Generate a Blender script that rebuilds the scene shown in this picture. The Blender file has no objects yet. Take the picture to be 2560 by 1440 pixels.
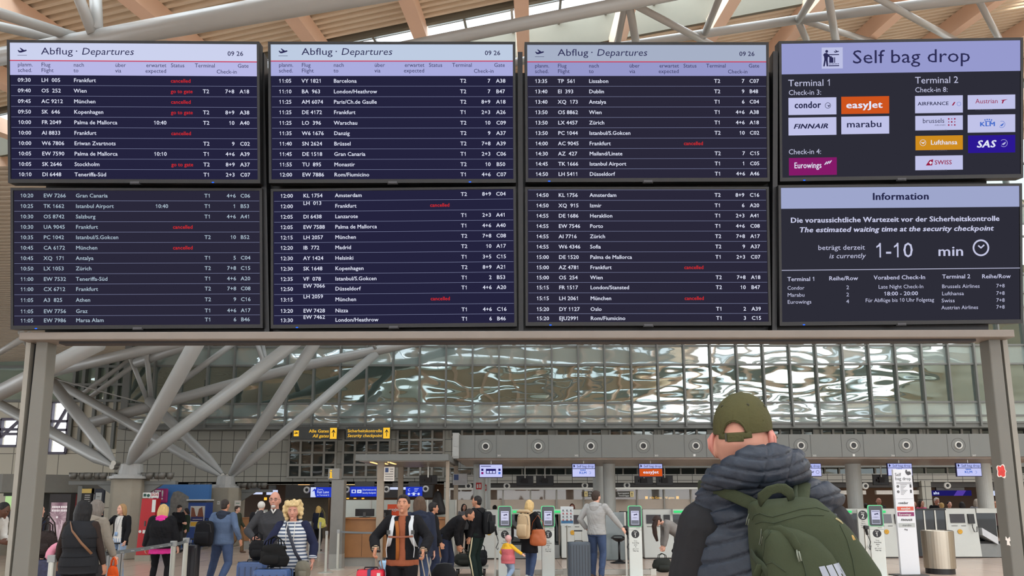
import bpy, bmesh, math, random
import numpy as np
from mathutils import Vector, Matrix, Euler
random.seed(7)
SC = bpy.context.scene
COL = SC.collection
PI = math.pi
# ------------------------------------------------------------------ camera
FPX, CX, CY = 1850.0, 1280.0, 960.0          # focal length and principal point in pixels of the 2560x1440 frame
TH, RO, CAMH = math.radians(8.9), math.radians(0.15), 1.62
_X = Vector((1, 0, 0)); _U0 = Vector((0, -math.sin(TH), math.cos(TH))); FWD = Vector((0, math.cos(TH), math.sin(TH)))
UPV = _U0 * math.cos(RO) + _X * math.sin(RO); RGT = _X * math.cos(RO) - _U0 * math.sin(RO)
CAM = Vector((0, 0, CAMH))
cd = bpy.data.cameras.new('camera'); co = bpy.data.objects.new('camera', cd); COL.objects.link(co)
cd.sensor_fit = 'HORIZONTAL'; cd.sensor_width = 36.0; cd.lens = FPX / 2560 * 36.0
cd.shift_x = 0.0; cd.shift_y = (CY - 720) / 2560.0
cd.clip_start = 0.05; cd.clip_end = 400
co.matrix_world = Matrix(((RGT.x, UPV.x, -FWD.x, 0), (RGT.y, UPV.y, -FWD.y, 0), (RGT.z, UPV.z, -FWD.z, CAMH), (0, 0, 0, 1)))
SC.camera = co
# ------------------------------------------------------------------ light
SC.view_settings.view_transform = 'Standard'; SC.view_settings.look = 'None'
SC.view_settings.exposure = 0.0; SC.view_settings.gamma = 1.0; SC.view_settings.use_curve_mapping = False
W = bpy.data.worlds.new('sky'); SC.world = W; W.use_nodes = True
_nt = W.node_tree; _bg = _nt.nodes['Background']
_bg.inputs[0].default_value = (0.90, 0.95, 1.0, 1); _bg.inputs[1].default_value = 3.1
def area_light(name, loc, rot, sx, sy, power, color=(1, 1, 1), portal=False):
    l = bpy.data.lights.new(name, 'AREA'); l.shape = 'RECTANGLE'; l.size = sx; l.size_y = sy
    l.energy = power; l.color = color
    if portal: l.cycles.is_portal = True
    o = bpy.data.objects.new(name, l); COL.objects.link(o); o.location = loc; o.rotation_euler = rot
    return o
def point_light(name, loc, power, color=(1, 1, 1), r=0.1):
    l = bpy.data.lights.new(name, 'POINT'); l.energy = power; l.color = color; l.shadow_soft_size = r
    o = bpy.data.objects.new(name, l); COL.objects.link(o); o.location = loc
    return o
# added fill light behind the viewer, for an assumed glass front that is not built
area_light('added_front_fill', (0, -15, 5.5), (math.radians(92), 0, 0), 44, 9, 2000, (0.95, 0.97, 1.0))
# ------------------------------------------------------------------ pixel helpers
def ray(px, py): return FWD + RGT * ((px - CX) / FPX) - UPV * ((py - CY) / FPX)
def at(px, py, Y):
    d = ray(px, py); return CAM + d * (Y / d.y)
def ground(px, Y): return at(px, 1250, Y)
def ztop(py, Y): return at(1280, py, Y).z
def mpp(Y): return Y / FPX          # metres per pixel at depth Y (near the middle of the frame)
# ------------------------------------------------------------------ materials
def lin(c):
    out = []
    for v in c[:3]:
        v = v / 255.0
        out.append(v / 12.92 if v <= 0.04045 else ((v + 0.055) / 1.055) ** 2.4)
    return (out[0], out[1], out[2], 1.0)
MATS = {}
def mat(name, c, rough=0.6, metal=0.0, var=0.10, scale=8.0, bump=0.0, bscale=60.0, emit=None, spec=0.5, coat=0.0, wave=None, trans=0.0):
    if name in MATS: return MATS[name]
    m = bpy.data.materials.new(name); m.use_nodes = True
    nt = m.node_tree; b = nt.nodes['Principled BSDF']; L = nt.links.new
    col = lin(c)
    b.inputs['Roughness'].default_value = rough; b.inputs['Metallic'].default_value = metal
    b.inputs['Specular IOR Level'].default_value = spec
    if coat: b.inputs['Coat Weight'].default_value = coat; b.inputs['Coat Roughness'].default_value = 0.1
    if trans: b.inputs['Transmission Weight'].default_value = trans
    if emit:
        e = nt.nodes.new('ShaderNodeEmission'); e.inputs[0].default_value = col; e.inputs[1].default_value = emit
        L(e.outputs[0], nt.nodes['Material Output'].inputs[0]); MATS[name] = m; return m
    tc = nt.nodes.new('ShaderNodeTexCoord')
    if var > 0:
        n = nt.nodes.new('ShaderNodeTexNoise'); n.inputs['Scale'].default_value = scale; n.inputs['Detail'].default_value = 4
        L(tc.outputs['Object'], n.inputs['Vector'])
        mx = nt.nodes.new('ShaderNodeMix'); mx.data_type = 'RGBA'
        mx.inputs[6].default_value = [v * (1 - var) for v in col[:3]] + [1]; mx.inputs[7].default_value = [min(1, v * (1 + var)) for v in col[:3]] + [1]
        L(n.outputs['Fac'], mx.inputs[0]); L(mx.outputs[2], b.inputs['Base Color'])
    else: b.inputs['Base Color'].default_value = col
    if bump > 0:
        n2 = nt.nodes.new('ShaderNodeTexNoise'); n2.inputs['Scale'].default_value = bscale; n2.inputs['Detail'].default_value = 5
        L(tc.outputs['Object'], n2.inputs['Vector'])
        bp = nt.nodes.new('ShaderNodeBump'); bp.inputs['Strength'].default_value = bump; bp.inputs['Distance'].default_value = 0.02
        L(n2.outputs['Fac'], bp.inputs['Height']); L(bp.outputs[0], b.inputs['Normal'])
    MATS[name] = m; return m
def glow(name, c, s=1.0): return mat(name, c, emit=s)
def glass(name, c=(200, 215, 210), rough=0.02, alpha=0.25, spec=0.5):
    if name in MATS: return MATS[name]
    m = bpy.data.materials.new(name); m.use_nodes = True; nt = m.node_tree; L = nt.links.new
    nt.nodes.remove(nt.nodes['Principled BSDF'])
    g = nt.nodes.new('ShaderNodeBsdfGlossy'); g.inputs['Roughness'].default_value = rough
    t = nt.nodes.new('ShaderNodeBsdfTransparent'); t.inputs[0].default_value = lin(c)
    d = nt.nodes.new('ShaderNodeBsdfDiffuse'); d.inputs[0].default_value = lin(c)
    f = nt.nodes.new('ShaderNodeFresnel'); ge = nt.nodes.new('ShaderNodeNewGeometry'); mr = nt.nodes.new('ShaderNodeMapRange'); mr.inputs[3].default_value = 1.5; mr.inputs[4].default_value = 1 / 1.5; L(ge.outputs['Backfacing'], mr.inputs[0]); L(mr.outputs[0], f.inputs[0])
    m1 = nt.nodes.new('ShaderNodeMixShader'); m1.inputs[0].default_value = alpha
    L(t.outputs[0], m1.inputs[1]); L(d.outputs[0], m1.inputs[2])
    m2 = nt.nodes.new('ShaderNodeMixShader'); L(f.outputs[0], m2.inputs[0]); L(m1.outputs[0], m2.inputs[1]); L(g.outputs[0], m2.inputs[2])
    L(m2.outputs[0], nt.nodes['Material Output'].inputs[0]); MATS[name] = m; return m
# ------------------------------------------------------------------ mesh builder
class MB:
    def __init__(s): s.v = []; s.f = []; s.m = []; s.cur = 0
    def add(s, vs, fs, mi=None):
        o = len(s.v); s.v.extend([tuple(q) for q in vs]); s.f.extend([tuple(i + o for i in f) for f in fs])
        s.m.extend([s.cur if mi is None else mi] * len(fs)); return s
    def box(s, x0, x1, y0, y1, z0, z1, mi=None):
        v = [(x0, y0, z0), (x1, y0, z0), (x1, y1, z0), (x0, y1, z0), (x0, y0, z1), (x1, y0, z1), (x1, y1, z1), (x0, y1, z1)]
        return s.add(v, [(0, 3, 2, 1), (4, 5, 6, 7), (0, 1, 5, 4), (1, 2, 6, 5), (2, 3, 7, 6), (3, 0, 4, 7)], mi)
    def hexa(s, v, mi=None):
        return s.add(v, [(0, 3, 2, 1), (4, 5, 6, 7), (0, 1, 5, 4), (1, 2, 6, 5), (2, 3, 7, 6), (3, 0, 4, 7)], mi)
    def bar(s, a, b, w, h, up=(0, 0, 1), mi=None):          # square bar from a to b
        a = Vector(a); b = Vector(b); d = (b - a).normalized(); u = Vector(up)
        r = d.cross(u)
        if r.length < 1e-4: r = d.cross(Vector((0, 1, 0)))
        r.normalize(); u = r.cross(d)
        q = [-r * w / 2 - u * h / 2, r * w / 2 - u * h / 2, r * w / 2 + u * h / 2, -r * w / 2 + u * h / 2]
        v = [a + k for k in q] + [b + k for k in q]
        return s.add(v, [(0, 3, 2, 1), (4, 5, 6, 7), (0, 1, 5, 4), (1, 2, 6, 5), (2, 3, 7, 6), (3, 0, 4, 7)], mi)
    def loft(s, pts, rad, n=12, side=None, caps=True, mi=None):   # rad: list of r or (rx, ry); side: fixed side vector
        pts = [Vector(p) for p in pts]; rings = []; prev = None
        for i, p in enumerate(pts):
            d = (pts[min(i + 1, len(pts) - 1)] - pts[max(i - 1, 0)])
            d = d.normalized() if d.length > 1e-9 else Vector((0, 0, 1))
            if side is not None: r = Vector(side)
            elif prev is not None: r = prev
            else: r = Vector((1, 0, 0)) if abs(d.x) < 0.9 else Vector((0, 1, 0))
            r = r - d * r.dot(d); r.normalize(); prev = r; u = d.cross(r)
            q = rad[i]; rx, ry = q if isinstance(q, (tuple, list)) else (q, q)
            rings.append([p + r * (rx * math.cos(2 * PI * k / n)) + u * (ry * math.sin(2 * PI * k / n)) for k in range(n)])
        v = [q for R_ in rings for q in R_]; f = []
        for i in range(len(rings) - 1):
            for k in range(n):
                f.append((i * n + k, i * n + (k + 1) % n, (i + 1) * n + (k + 1) % n, (i + 1) * n + k))
        if caps:
            f.append(tuple(reversed(range(n)))); f.append(tuple(range((len(rings) - 1) * n, len(rings) * n)))
        return s.add(v, f, mi)
    def tube(s, pts, r, n=8, mi=None):
        return s.loft(pts, [r] * len(pts) if not isinstance(r, (list, tuple)) else r, n, mi=mi)
    def lathe(s, prof, n=24, c=(0, 0, 0), axis='z', mi=None):      # prof: (radius, height)
        v = []; f = []
        for r, h in prof:
            for k in range(n):
                a = 2 * PI * k / n; x, y, z = r * math.cos(a), r * math.sin(a), h
                if axis == 'y': x, y, z = x, h, y
                elif axis == 'x': x, y, z = h, x, y
                v.append((c[0] + x, c[1] + y, c[2] + z))
        for i in range(len(prof) - 1):
            for k in range(n): f.append((i * n + k, i * n + (k + 1) % n, (i + 1) * n + (k + 1) % n, (i + 1) * n + k))
        return s.add(v, f, mi)
    def ball(s, c, r, nu=14, nv=9, M=None, mi=None):
        rx, ry, rz = r if isinstance(r, (tuple, list)) else (r, r, r); v = []; f = []; c = Vector(c)
        for i in range(nv + 1):
            t = PI * i / nv
            for k in range(nu):
                a = 2 * PI * k / nu
                p = Vector((rx * math.sin(t) * math.cos(a), ry * math.sin(t) * math.sin(a), rz * math.cos(t)))
                v.append(c + (M @ p if M else p))
        for i in range(nv):
            for k in range(nu): f.append((i * nu + k, (i + 1) * nu + k, (i + 1) * nu + (k + 1) % nu, i * nu + (k + 1) % nu))
        return s.add(v, f, mi)
    def prism(s, poly, y0, y1, mi=None):                           # poly in (x, z)
        n = len(poly); v = [(x, y0, z) for x, z in poly] + [(x, y1, z) for x, z in poly]
        f = [tuple(range(n)), tuple(reversed(range(n, 2 * n)))] + [(k, n + k, n + (k + 1) % n, (k + 1) % n) for k in range(n)]
        return s.add(v, f, mi)
    def tf(s, M, i0=0):
        for i in range(i0, len(s.v)): s.v[i] = tuple(M @ Vector(s.v[i]))
        return s
LAZY = []
def obj(name, mb, mats, parent=None, loc=None, smooth=False, bevel=0.0, remesh=0.0, sm=0, subs=0):
    me = bpy.data.meshes.new(name); me.from_pydata([tuple(q) for q in mb.v], [], mb.f)
    for m in (mats if isinstance(mats, (list, tuple)) else [mats]): me.materials.append(m)
    if any(mb.m): me.polygons.foreach_set('material_index', mb.m)
    if smooth: me.polygons.foreach_set('use_smooth', [True] * len(me.polygons))
    o = bpy.data.objects.new(name, me); COL.objects.link(o)
    if parent: o.parent = parent
    if loc is not None: o.location = loc
    if bevel: 
        b = o.modifiers.new('b', 'BEVEL'); b.width = bevel; b.segments = 2; b.limit_method = 'ANGLE'; LAZY.append(o)
    if remesh:
        r = o.modifiers.new('r', 'REMESH'); r.mode = 'VOXEL'; r.voxel_size = remesh; r.use_smooth_shade = True
        if sm: q = o.modifiers.new('s', 'SMOOTH'); q.iterations = sm; q.factor = 0.5
        LAZY.append(o)
    if subs:
        q = o.modifiers.new('u', 'SUBSURF'); q.levels = subs; q.render_levels = subs; LAZY.append(o)
    return o
def bake_lazy():
    dg = bpy.context.evaluated_depsgraph_get(); new = []
    for o in dict.fromkeys(LAZY):
        new.append((o, bpy.data.meshes.new_from_object(o.evaluated_get(dg))))
    for o, me in new:
        old = o.data; o.modifiers.clear(); me.name = o.name; o.data = me
        if old.users == 0: bpy.data.meshes.remove(old)
    LAZY.clear()
def thing(name, label, cat, loc=(0, 0, 0), rz=0.0, group=None):
    o = bpy.data.objects.new(name, None); COL.objects.link(o); o.location = loc; o.rotation_euler = (0, 0, rz)
    o.empty_display_size = 0.1
    return tag(o, label, cat, group)
def tag(o, label, cat, group=None):
    o['label'] = label; o['category'] = cat; o['kind'] = 'thing'
    if group: o['group'] = group
    return o
def struct(o): o['kind'] = 'structure'; return o
def dup(root, loc, rz=None, label=None, group=None):
    r = root.copy(); COL.objects.link(r); r.location = loc
    if rz is not None: r.rotation_euler = (0, 0, rz)
    if label: r['label'] = label
    if group: r['group'] = group
    for ch in list(root.children):
        c = ch.copy(); COL.objects.link(c); c.parent = r
        for g in list(ch.children):
            d = g.copy(); COL.objects.link(d); d.parent = c
    return r
# ------------------------------------------------------------------ lettering: glyph outlines of the built-in font
GL = {}
def load_glyphs(chars):
    tmp = []
    for st, off in (('r', 0.0),):
        for ch in chars:
            c = bpy.data.curves.new('g', 'FONT'); c.body = ch; c.fill_mode = 'FRONT'; c.resolution_u = 2; c.offset = off
            o = bpy.data.objects.new('g', c); COL.objects.link(o); tmp.append((st, ch, o))
            c2 = bpy.data.curves.new('g', 'FONT'); c2.body = 'I' + ch + 'I'; c2.fill_mode = 'NONE'
            o2 = bpy.data.objects.new('g', c2); COL.objects.link(o2); tmp.append((None, ch, o2))
    c2 = bpy.data.curves.new('g', 'FONT'); c2.body = 'II'
    oI = bpy.data.objects.new('g', c2); COL.objects.link(oI)
    dg = bpy.context.evaluated_depsgraph_get()
    wI = max(q[0] for q in oI.evaluated_get(dg).bound_box) - min(q[0] for q in oI.evaluated_get(dg).bound_box)
    adv = {}
    for st, ch, o in tmp:
        e = o.evaluated_get(dg)
        if st is None:
            adv[ch] = max(q[0] for q in e.bound_box) - min(q[0] for q in e.bound_box) - wI
        else:
            me = bpy.data.meshes.new_from_object(e)
            GL[st + ch] = ([tuple(v.co) for v in me.vertices], [tuple(p.vertices) for p in me.polygons]); bpy.data.meshes.remove(me)
    a = adv['2']; h = max(q[1] for q in GL['rH'][0])
    GL['r1'] = ([(a * .60, 0, 0), (a * .60, h, 0), (a * .47, h, 0), (a * .47, h * .78, 0), (a * .18, h * .66, 0), (a * .18, h * .78, 0), (a * .38, h * .88, 0), (a * .47, 0, 0)], [(0, 1, 2, 3, 7), (2, 6, 5, 4, 3)]); adv['1'] = a
    for ch in chars:
        v, f = GL['r' + ch]; GL['r' + ch] = (v, f, adv[ch])
        for st, sh in (('b', ((-.014, 0), (.014, 0), (0, .008), (0, -.008))), ('x', ((-.032, 0), (.032, 0), (-.012, .014), (.012, -.014), (.012, .014), (-.012, -.014)))):
            V = [(q[0] + dx, q[1] + dy, .008 * k) for k, (dx, dy) in enumerate(sh) for q in v]; F = [tuple(i + k * len(v) for i in t) for k in range(len(sh)) for t in f]
            GL[st + ch] = (V, F, adv[ch] * (1.03 if st == 'b' else 1.07))
    for st in 'rbx': GL[st + ' '] = ([], [], 0.27)
    for _, _, o in tmp + [(0, 0, oI)]:
        c = o.data; bpy.data.objects.remove(o); bpy.data.curves.remove(c)
CAPH = 0.7
def twidth(t, st='r'): return sum(GL[st + c][2] for c in t)
class Sign(MB):
    """flat marks on a plane: local x right, z up, facing -y, eps in front"""
    def __init__(s, eps=0.0015): super().__init__(); s.eps = eps; s.k = 0
    def y(s): return -s.eps
    def text(s, t, x, z, cap, mi=0, st='r', al='l', wid=None, it=0.0, xs=1.0):
        """baseline-left at (x, z); cap = capital height; wid = fitted width"""
        sc = cap / CAPH; w = twidth(t, st)
        sx = wid / w if wid else sc * xs
        tw = w * sx; x0 = x - (tw if al == 'r' else tw / 2 if al == 'c' else 0)
        for c in t:
            v, f, a = GL[st + c]
            s.add([(x0 + q[0] * sx + it * q[1] * sc, s.y() - q[2] * sc, z + q[1] * sc) for q in v], f, mi); x0 += a * sx
        return s
    def rect(s, x0, x1, z0, z1, mi=0, e=None):
        y = -(s.eps if e is None else e)
        return s.add([(x0, y, z0), (x1, y, z0), (x1, y, z1), (x0, y, z1)], [(0, 1, 2, 3)], mi)
    def poly(s, pts, mi=0, e=None):
        y = -(s.eps if e is None else e)
        return s.add([(p[0], y, p[1]) for p in pts], [tuple(range(len(pts)))], mi)
    def ring(s, x, z, r0, r1, mi=0, n=24, a0=0, a1=2 * PI, e=None):
        y = -(s.eps if e is None else e); v = []; f = []
        for k in range(n + 1):
            a = a0 + (a1 - a0) * k / n
            v += [(x + r0 * math.cos(a), y, z + r0 * math.sin(a)), (x + r1 * math.cos(a), y, z + r1 * math.sin(a))]
        for k in range(n): f.append((2 * k, 2 * k + 1, 2 * k + 3, 2 * k + 2))
        return s.add(v, f, mi)
    def disc(s, x, z, r, mi=0, n=20, e=None):
        return s.poly([(x + r * math.cos(2 * PI * k / n), z + r * math.sin(2 * PI * k / n)) for k in range(n)], mi, e)
load_glyphs('ABCDEFGHIJKLMNOPQRSTUVWXYZabcdefghijklmnopqrstuvwxyz0123456789äöüß.:+-/·,&!')
CAPH = max(q[1] for q in GL['rH'][0])
# ================================================================== SETTING
def tile_mat(name, c, mort, bw, bh, ms=0.012, rough=0.5, spec=0.5, var=0.08, plane='xz', off=0.0):
    m = bpy.data.materials.new(name); m.use_nodes = True; nt = m.node_tree; L = nt.links.new; b = nt.nodes['Principled BSDF']
    tc = nt.nodes.new('ShaderNodeTexCoord'); sp = nt.nodes.new('ShaderNodeSeparateXYZ'); cb = nt.nodes.new('ShaderNodeCombineXYZ')
    L(tc.outputs['Object'], sp.inputs[0])
    a = {'xz': (0, 2), 'xy': (0, 1), 'yz': (1, 2)}[plane]
    L(sp.outputs[a[0]], cb.inputs[0]); L(sp.outputs[a[1]], cb.inputs[1])
    br = nt.nodes.new('ShaderNodeTexBrick'); br.offset = off; br.squash = 1.0; br.inputs['Scale'].default_value = 1.0
    br.inputs['Brick Width'].default_value = bw; br.inputs['Row Height'].default_value = bh; br.inputs['Mortar Size'].default_value = ms
    br.inputs['Mortar Smooth'].default_value = 0.0; br.inputs['Bias'].default_value = 0
    k = lin(c); br.inputs['Color1'].default_value = [v * (1 - var) for v in k[:3]] + [1]; br.inputs['Color2'].default_value = [v * (1 + var) for v in k[:3]] + [1]
    br.inputs['Mortar'].default_value = lin(mort); L(cb.outputs[0], br.inputs['Vector']); L(br.outputs['Color'], b.inputs['Base Color'])
    b.inputs['Roughness'].default_value = rough; b.inputs['Specular IOR Level'].default_value = spec
    MATS[name] = m; return m
def mirror_glass(name, base, gl, tint=(0.8, 0.92, 0.88), wav=0.35, sc=0.55, trans=0.0):
    m = bpy.data.materials.new(name); m.use_nodes = True; nt = m.node_tree; L = nt.links.new; nt.nodes.remove(nt.nodes['Principled BSDF'])
    g = nt.nodes.new('ShaderNodeBsdfGlossy'); g.inputs[0].default_value = (*tint, 1); g.inputs['Roughness'].default_value = 0.03
    d = nt.nodes.new('ShaderNodeBsdfDiffuse'); d.inputs[0].default_value = lin(base)
    mx = nt.nodes.new('ShaderNodeMixShader'); mx.inputs[0].default_value = gl; L(d.outputs[0], mx.inputs[1]); L(g.outputs[0], mx.inputs[2])
    tc = nt.nodes.new('ShaderNodeTexCoord'); n = nt.nodes.new('ShaderNodeTexNoise'); n.inputs['Scale'].default_value = sc; n.inputs['Detail'].default_value = 1.6
    mp = nt.nodes.new('ShaderNodeMapping'); mp.inputs['Scale'].default_value = (0.7, 1, 2.0); L(tc.outputs['Object'], mp.inputs[0]); L(mp.outputs[0], n.inputs['Vector'])
    bp = nt.nodes.new('ShaderNodeBump'); bp.inputs['Strength'].default_value = wav; bp.inputs['Distance'].default_value = 0.25
    L(n.outputs['Fac'], bp.inputs['Height']); L(bp.outputs[0], g.inputs['Normal']); L(mx.outputs[0], nt.nodes['Material Output'].inputs[0])
    MATS[name] = m; return m
M_steel = mat('painted_tube_steel', (152, 153, 150), rough=0.38, var=0.05, scale=2.0, spec=0.6)
M_grey = mat('grey_panel', (103, 105, 101), rough=0.5, var=0.05, scale=3)
M_dgrey = mat('dark_grey', (70, 70, 68), rough=0.55, var=0.08)
M_black = mat('black_plastic', (13, 13, 16), rough=0.45, var=0.05)
M_frame = mat('window_frame_grey', (104, 106, 102), rough=0.45, var=0.05)
M_white = mat('white_enamel', (205, 207, 202), rough=0.4, var=0.03)
M_alu = mat('brushed_aluminium', (170, 168, 160), rough=0.32, metal=0.7, var=0.08, scale=4)
M_conc = mat('cast_concrete', (142, 136, 122), rough=0.8, var=0.12, scale=3, bump=0.15, bscale=14)
M_cream = mat('cream_paint', (206, 201, 183), rough=0.7, var=0.04)
M_peach = mat('peach_beam_paint', (240, 204, 178), rough=0.6, var=0.05, scale=1.5)
M_deck = mat('ribbed_deck_paint', (230, 214, 190), rough=0.55, var=0.05, scale=1.5)
M_wood = mat('oak_veneer', (150, 104, 62), rough=0.45, var=0.22, scale=3.0)
# --- floor: pale polished tiles
o = obj('floor', MB().box(-45, 45, -18, 46, -0.2, 0), tile_mat('floor_tiles', (188, 168, 152), (150, 132, 120), 1.2, 1.2, 0.008, rough=0.24, spec=0.4, var=0.03, plane='xy')); struct(o)
# --- ribbed roof deck: P(a, b) = RO_ + a * RE + b * RV
RO_ = Vector((0, 0, 8.0)); RV = Vector((0.0306, 1, 0.2276)); RE = Vector((1, -0.25, 0.043)); RN = RE.cross(RV).normalized()
def RP(a, b, h=0.0): return RO_ + RE * a + RV * b + RN * h
def roof_hit(px, py):
    d = ray(px, py); t = (RO_ - CAM).dot(RN) / d.dot(RN); p = CAM + d * t - RO_
    A = np.array([[RE.x, RV.x], [RE.y, RV.y]]); a, b = np.linalg.solve(A, [p.x, p.y]); return float(a), float(b), t
SB0 = (roof_hit(870, 98)[1] + roof_hit(1290, 3)[1]) / 2; SB1 = (roof_hit(1557, 93)[1] + roof_hit(1743, 57)[1]) / 2
STRIPS = [(SB0 - 6.5 * k, SB1 - 6.5 * k) for k in (4, 3, 2, 1, 0)] + [(SB0 + 12, SB1 + 12)]  # unseen strips besides the visible one are added for roof light and reflections
AL, AR = -34.0, 44.0
segs = []; b0 = -18.0
for s0, s1 in STRIPS: segs.append((b0, s0)); b0 = s1
segs.append((b0, 33.0))
mb = MB(); PITCH = 0.21
for s0, s1 in segs:
    n = max(1, round((s1 - s0) / PITCH)); p = (s1 - s0) / n; prof = []
    for k in range(n):
        q = s0 + k * p; prof += [(q, 0), (q + p * 0.40, 0), (q + p * 0.47, 0.15), (q + p * 0.93, 0.15)]
    prof.append((s1, 0)); v = []
    for q, h in prof: v += [RP(AL, q, h), RP(AR, q, h)]
    mb.add(v, [(2 * i, 2 * i + 1, 2 * i + 3, 2 * i + 2) for i in range(len(prof) - 1)])
struct(obj('ceiling', mb, M_deck))
# skylight strips (one in view, the rest added): upstand reveals, glazing bars and panes
beam_px = [490, 800, 1065, 1305, 1535, 1750, 1940, 2130, 2310, 2490]
beam_a = [roof_hit(x, 100)[0] for x in beam_px]
step = (beam_a[-1] - beam_a[0]) / (len(beam_a) - 1)
beams = [beam_a[0] - step * k for k in range(9, 0, -1)] + beam_a + [beam_a[-1] + step * k for k in range(1, 8)]
wn = 0
for s0, s1 in STRIPS:
    wn += 1
    fr = MB(); UP = 0.2 * (s1 - s0)
    for q, t in ((s0 - 0.02, 0.12), (s1 - 0.1, 0.12)):
        fr.hexa([RP(AL, q, -0.05), RP(AR, q, -0.05), RP(AR, q + t, -0.05), RP(AL, q + t, -0.05), RP(AL, q, UP), RP(AR, q, UP), RP(AR, q + t, UP), RP(AL, q + t, UP)])
    w = struct(obj('window_%d' % wn, fr, mat('reveal_paint', (112, 110, 97), rough=.7, var=.04)))
    gb = MB(); mid = (s0 + s1) / 2
    for k in range(len(beams) * 2): 
        a = beams[0] + step * k / 2; gb.bar(RP(a, s0, UP), RP(a, s1, UP), 0.05, 0.07, RN)
    for q in (mid - 0.12, mid + 0.12): gb.bar(RP(AL, q, UP), RP(AR, q, UP), 0.04, 0.06, RN)
    struct(obj('window_frame', gb, M_frame, w))
    gp = MB(); gp.add([RP(AL, s0, UP + .04), RP(AR, s0, UP + .04), RP(AR, s1, UP + .04), RP(AL, s1, UP + .04)], [(0, 1, 2, 3)])
    struct(obj('glass', gp, glass('skylight_glass', (238, 244, 248), 0.1, 0.05), w))
    c = RP(0, mid, 1.2)
    area_light('added_skylight_fill', c, (math.radians(12.8), 0, 0), 60, 3.2, 4200, (0.92, 0.96, 1.0))  # area light added above every strip to strengthen the sky
# peach beams under the deck
tn = 0
for a in beams:
    tn += 1; mb = MB()
    q = [RP(a, -18), RP(a, 33)]; w = 0.13; h = 0.36
    sx = RE.normalized()
    vs = []
    for p in q: vs += [p - sx * w - RN * h, p + sx * w - RN * h, p + sx * w, p - sx * w]
    mb.add(vs, [(0, 1, 2, 3), (7, 6, 5, 4), (0, 4, 5, 1), (1, 5, 6, 2), (2, 6, 7, 3), (3, 7, 4, 0)])
    struct(obj('trim_%d' % tn, mb, M_peach))
# --- tall glass front of the inner gallery
YF = 31.6
def zf(py): return at(1280, py, YF).z
ZS, ZTOP = zf(1059), 15.5
def xf(px, Y=YF): return at(px, 1000, Y).x
XL, XR = xf(323), 32.0
M_fg = mirror_glass('gallery_glass', (58, 70, 64), 0.40, wav=0.38, sc=0.36)
M_fs = mirror_glass('gallery_spandrel_glass', (138, 152, 148), 0.30, (0.85, 0.92, 0.92), wav=0.38, sc=0.36)
rows = [(1059, 1042, 1), (1042, 1008, 1), (1008, 913, 0), (913, 866, 1), (866, 852, 0)]
mb = MB(); zz = [zf(1059), zf(1042), zf(1008), zf(913), zf(866)]; kind = [1, 1, 0, 1]
z = zf(866)
for k, hh in ((0, 1.75), (1, 0.6), (1, 0.85), (0, 1.75), (1, 0.6), (1, 0.85), (0, 2.0)): zz.append(z + hh); kind.append(k); z += hh
for i, k in enumerate(kind): mb.add([(XL, YF, zz[i]), (XR, YF, zz[i]), (XR, YF, zz[i + 1]), (XL, YF, zz[i + 1])], [(0, 1, 2, 3)], k)
wn += 1; w = struct(obj('window_%d' % wn, mb, [M_fg, M_fs]))
mb = MB(); dx = mpp(YF) * 67.0; x = xf(1181)
k = math.floor((x - XL) / dx); x -= k * dx
while x < XR: mb.box(x - 0.035, x + 0.035, YF - 0.16, YF, zf(1068), zz[-1]); x += dx
for z in zz: mb.box(XL, XR, YF - 0.06, YF, z - 0.04, z + 0.04)
struct(obj('window_frame', mb, M_frame, w))
mb = MB(); mb.box(XL, XR, YF - 0.02, 33.0, ZS - 0.22, ZS - 0.04); mb.box(XL - 0.3, XL, YF - 0.1, 33.5, ZS - 0.2, 15); tn += 1
struct(obj('trim_%d' % tn, mb, M_frame))
# --- tiled wall under it
YW = 32.4
def zw(py): return at(1280, py, YW).z
M_tile = tile_mat('wall_tiles', (148, 147, 137), (52, 52, 50), 0.53, 0.53, 0.012, rough=0.5, var=0.05)
mb = MB(); xa, xb = xf(300, YW), xf(1128, YW)
mb.box(xa, xb, YW, YW + 0.3, zw(1210), ZS)
mb.box(xb, 36, YW, YW + 0.3, zw(1160), ZS)
struct(obj('wall_back', mb, M_tile))
M_dglass = mirror_glass('dark_window_glass', (44, 47, 45), 0.10, (0.6, 0.66, 0.64), wav=0.06, sc=.8)
def pane_window(x0, x1, y0, y1, nx, ny, Y=YW):
    global wn; wn += 1
    X0, X1, Z0, Z1 = xf(x0, Y), xf(x1, Y), at(1280, y1, Y).z, at(1280, y0, Y).z
    w = struct(obj('window_%d' % wn, MB().box(X0, X1, Y - 0.03, Y + 0.02, Z0, Z1), M_dglass))
    mb = MB(); t = 0.045
    for i in range(nx + 1): x = X0 + (X1 - X0) * i / nx; mb.box(x - t, x + t, Y - 0.1, Y, Z0 - t, Z1 + t)
    for i in range(ny + 1): z = Z0 + (Z1 - Z0) * i / ny; mb.box(X0, X1, Y - 0.09, Y, z - t, z + t)
    struct(obj('window_frame', mb, mat('pale_window_bars', (140, 138, 130), var=0.04), w))
pane_window(729, 845, 1070, 1192, 4, 4); pane_window(863, 978, 1070, 1192, 4, 4); pane_window(997, 1111, 1069, 1192, 4, 4)
for x0 in [1128 + 131.3 * k for k in range(11)]: pane_window(x0, x0 + 112, 1065, 1092, 4, 1)
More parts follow.
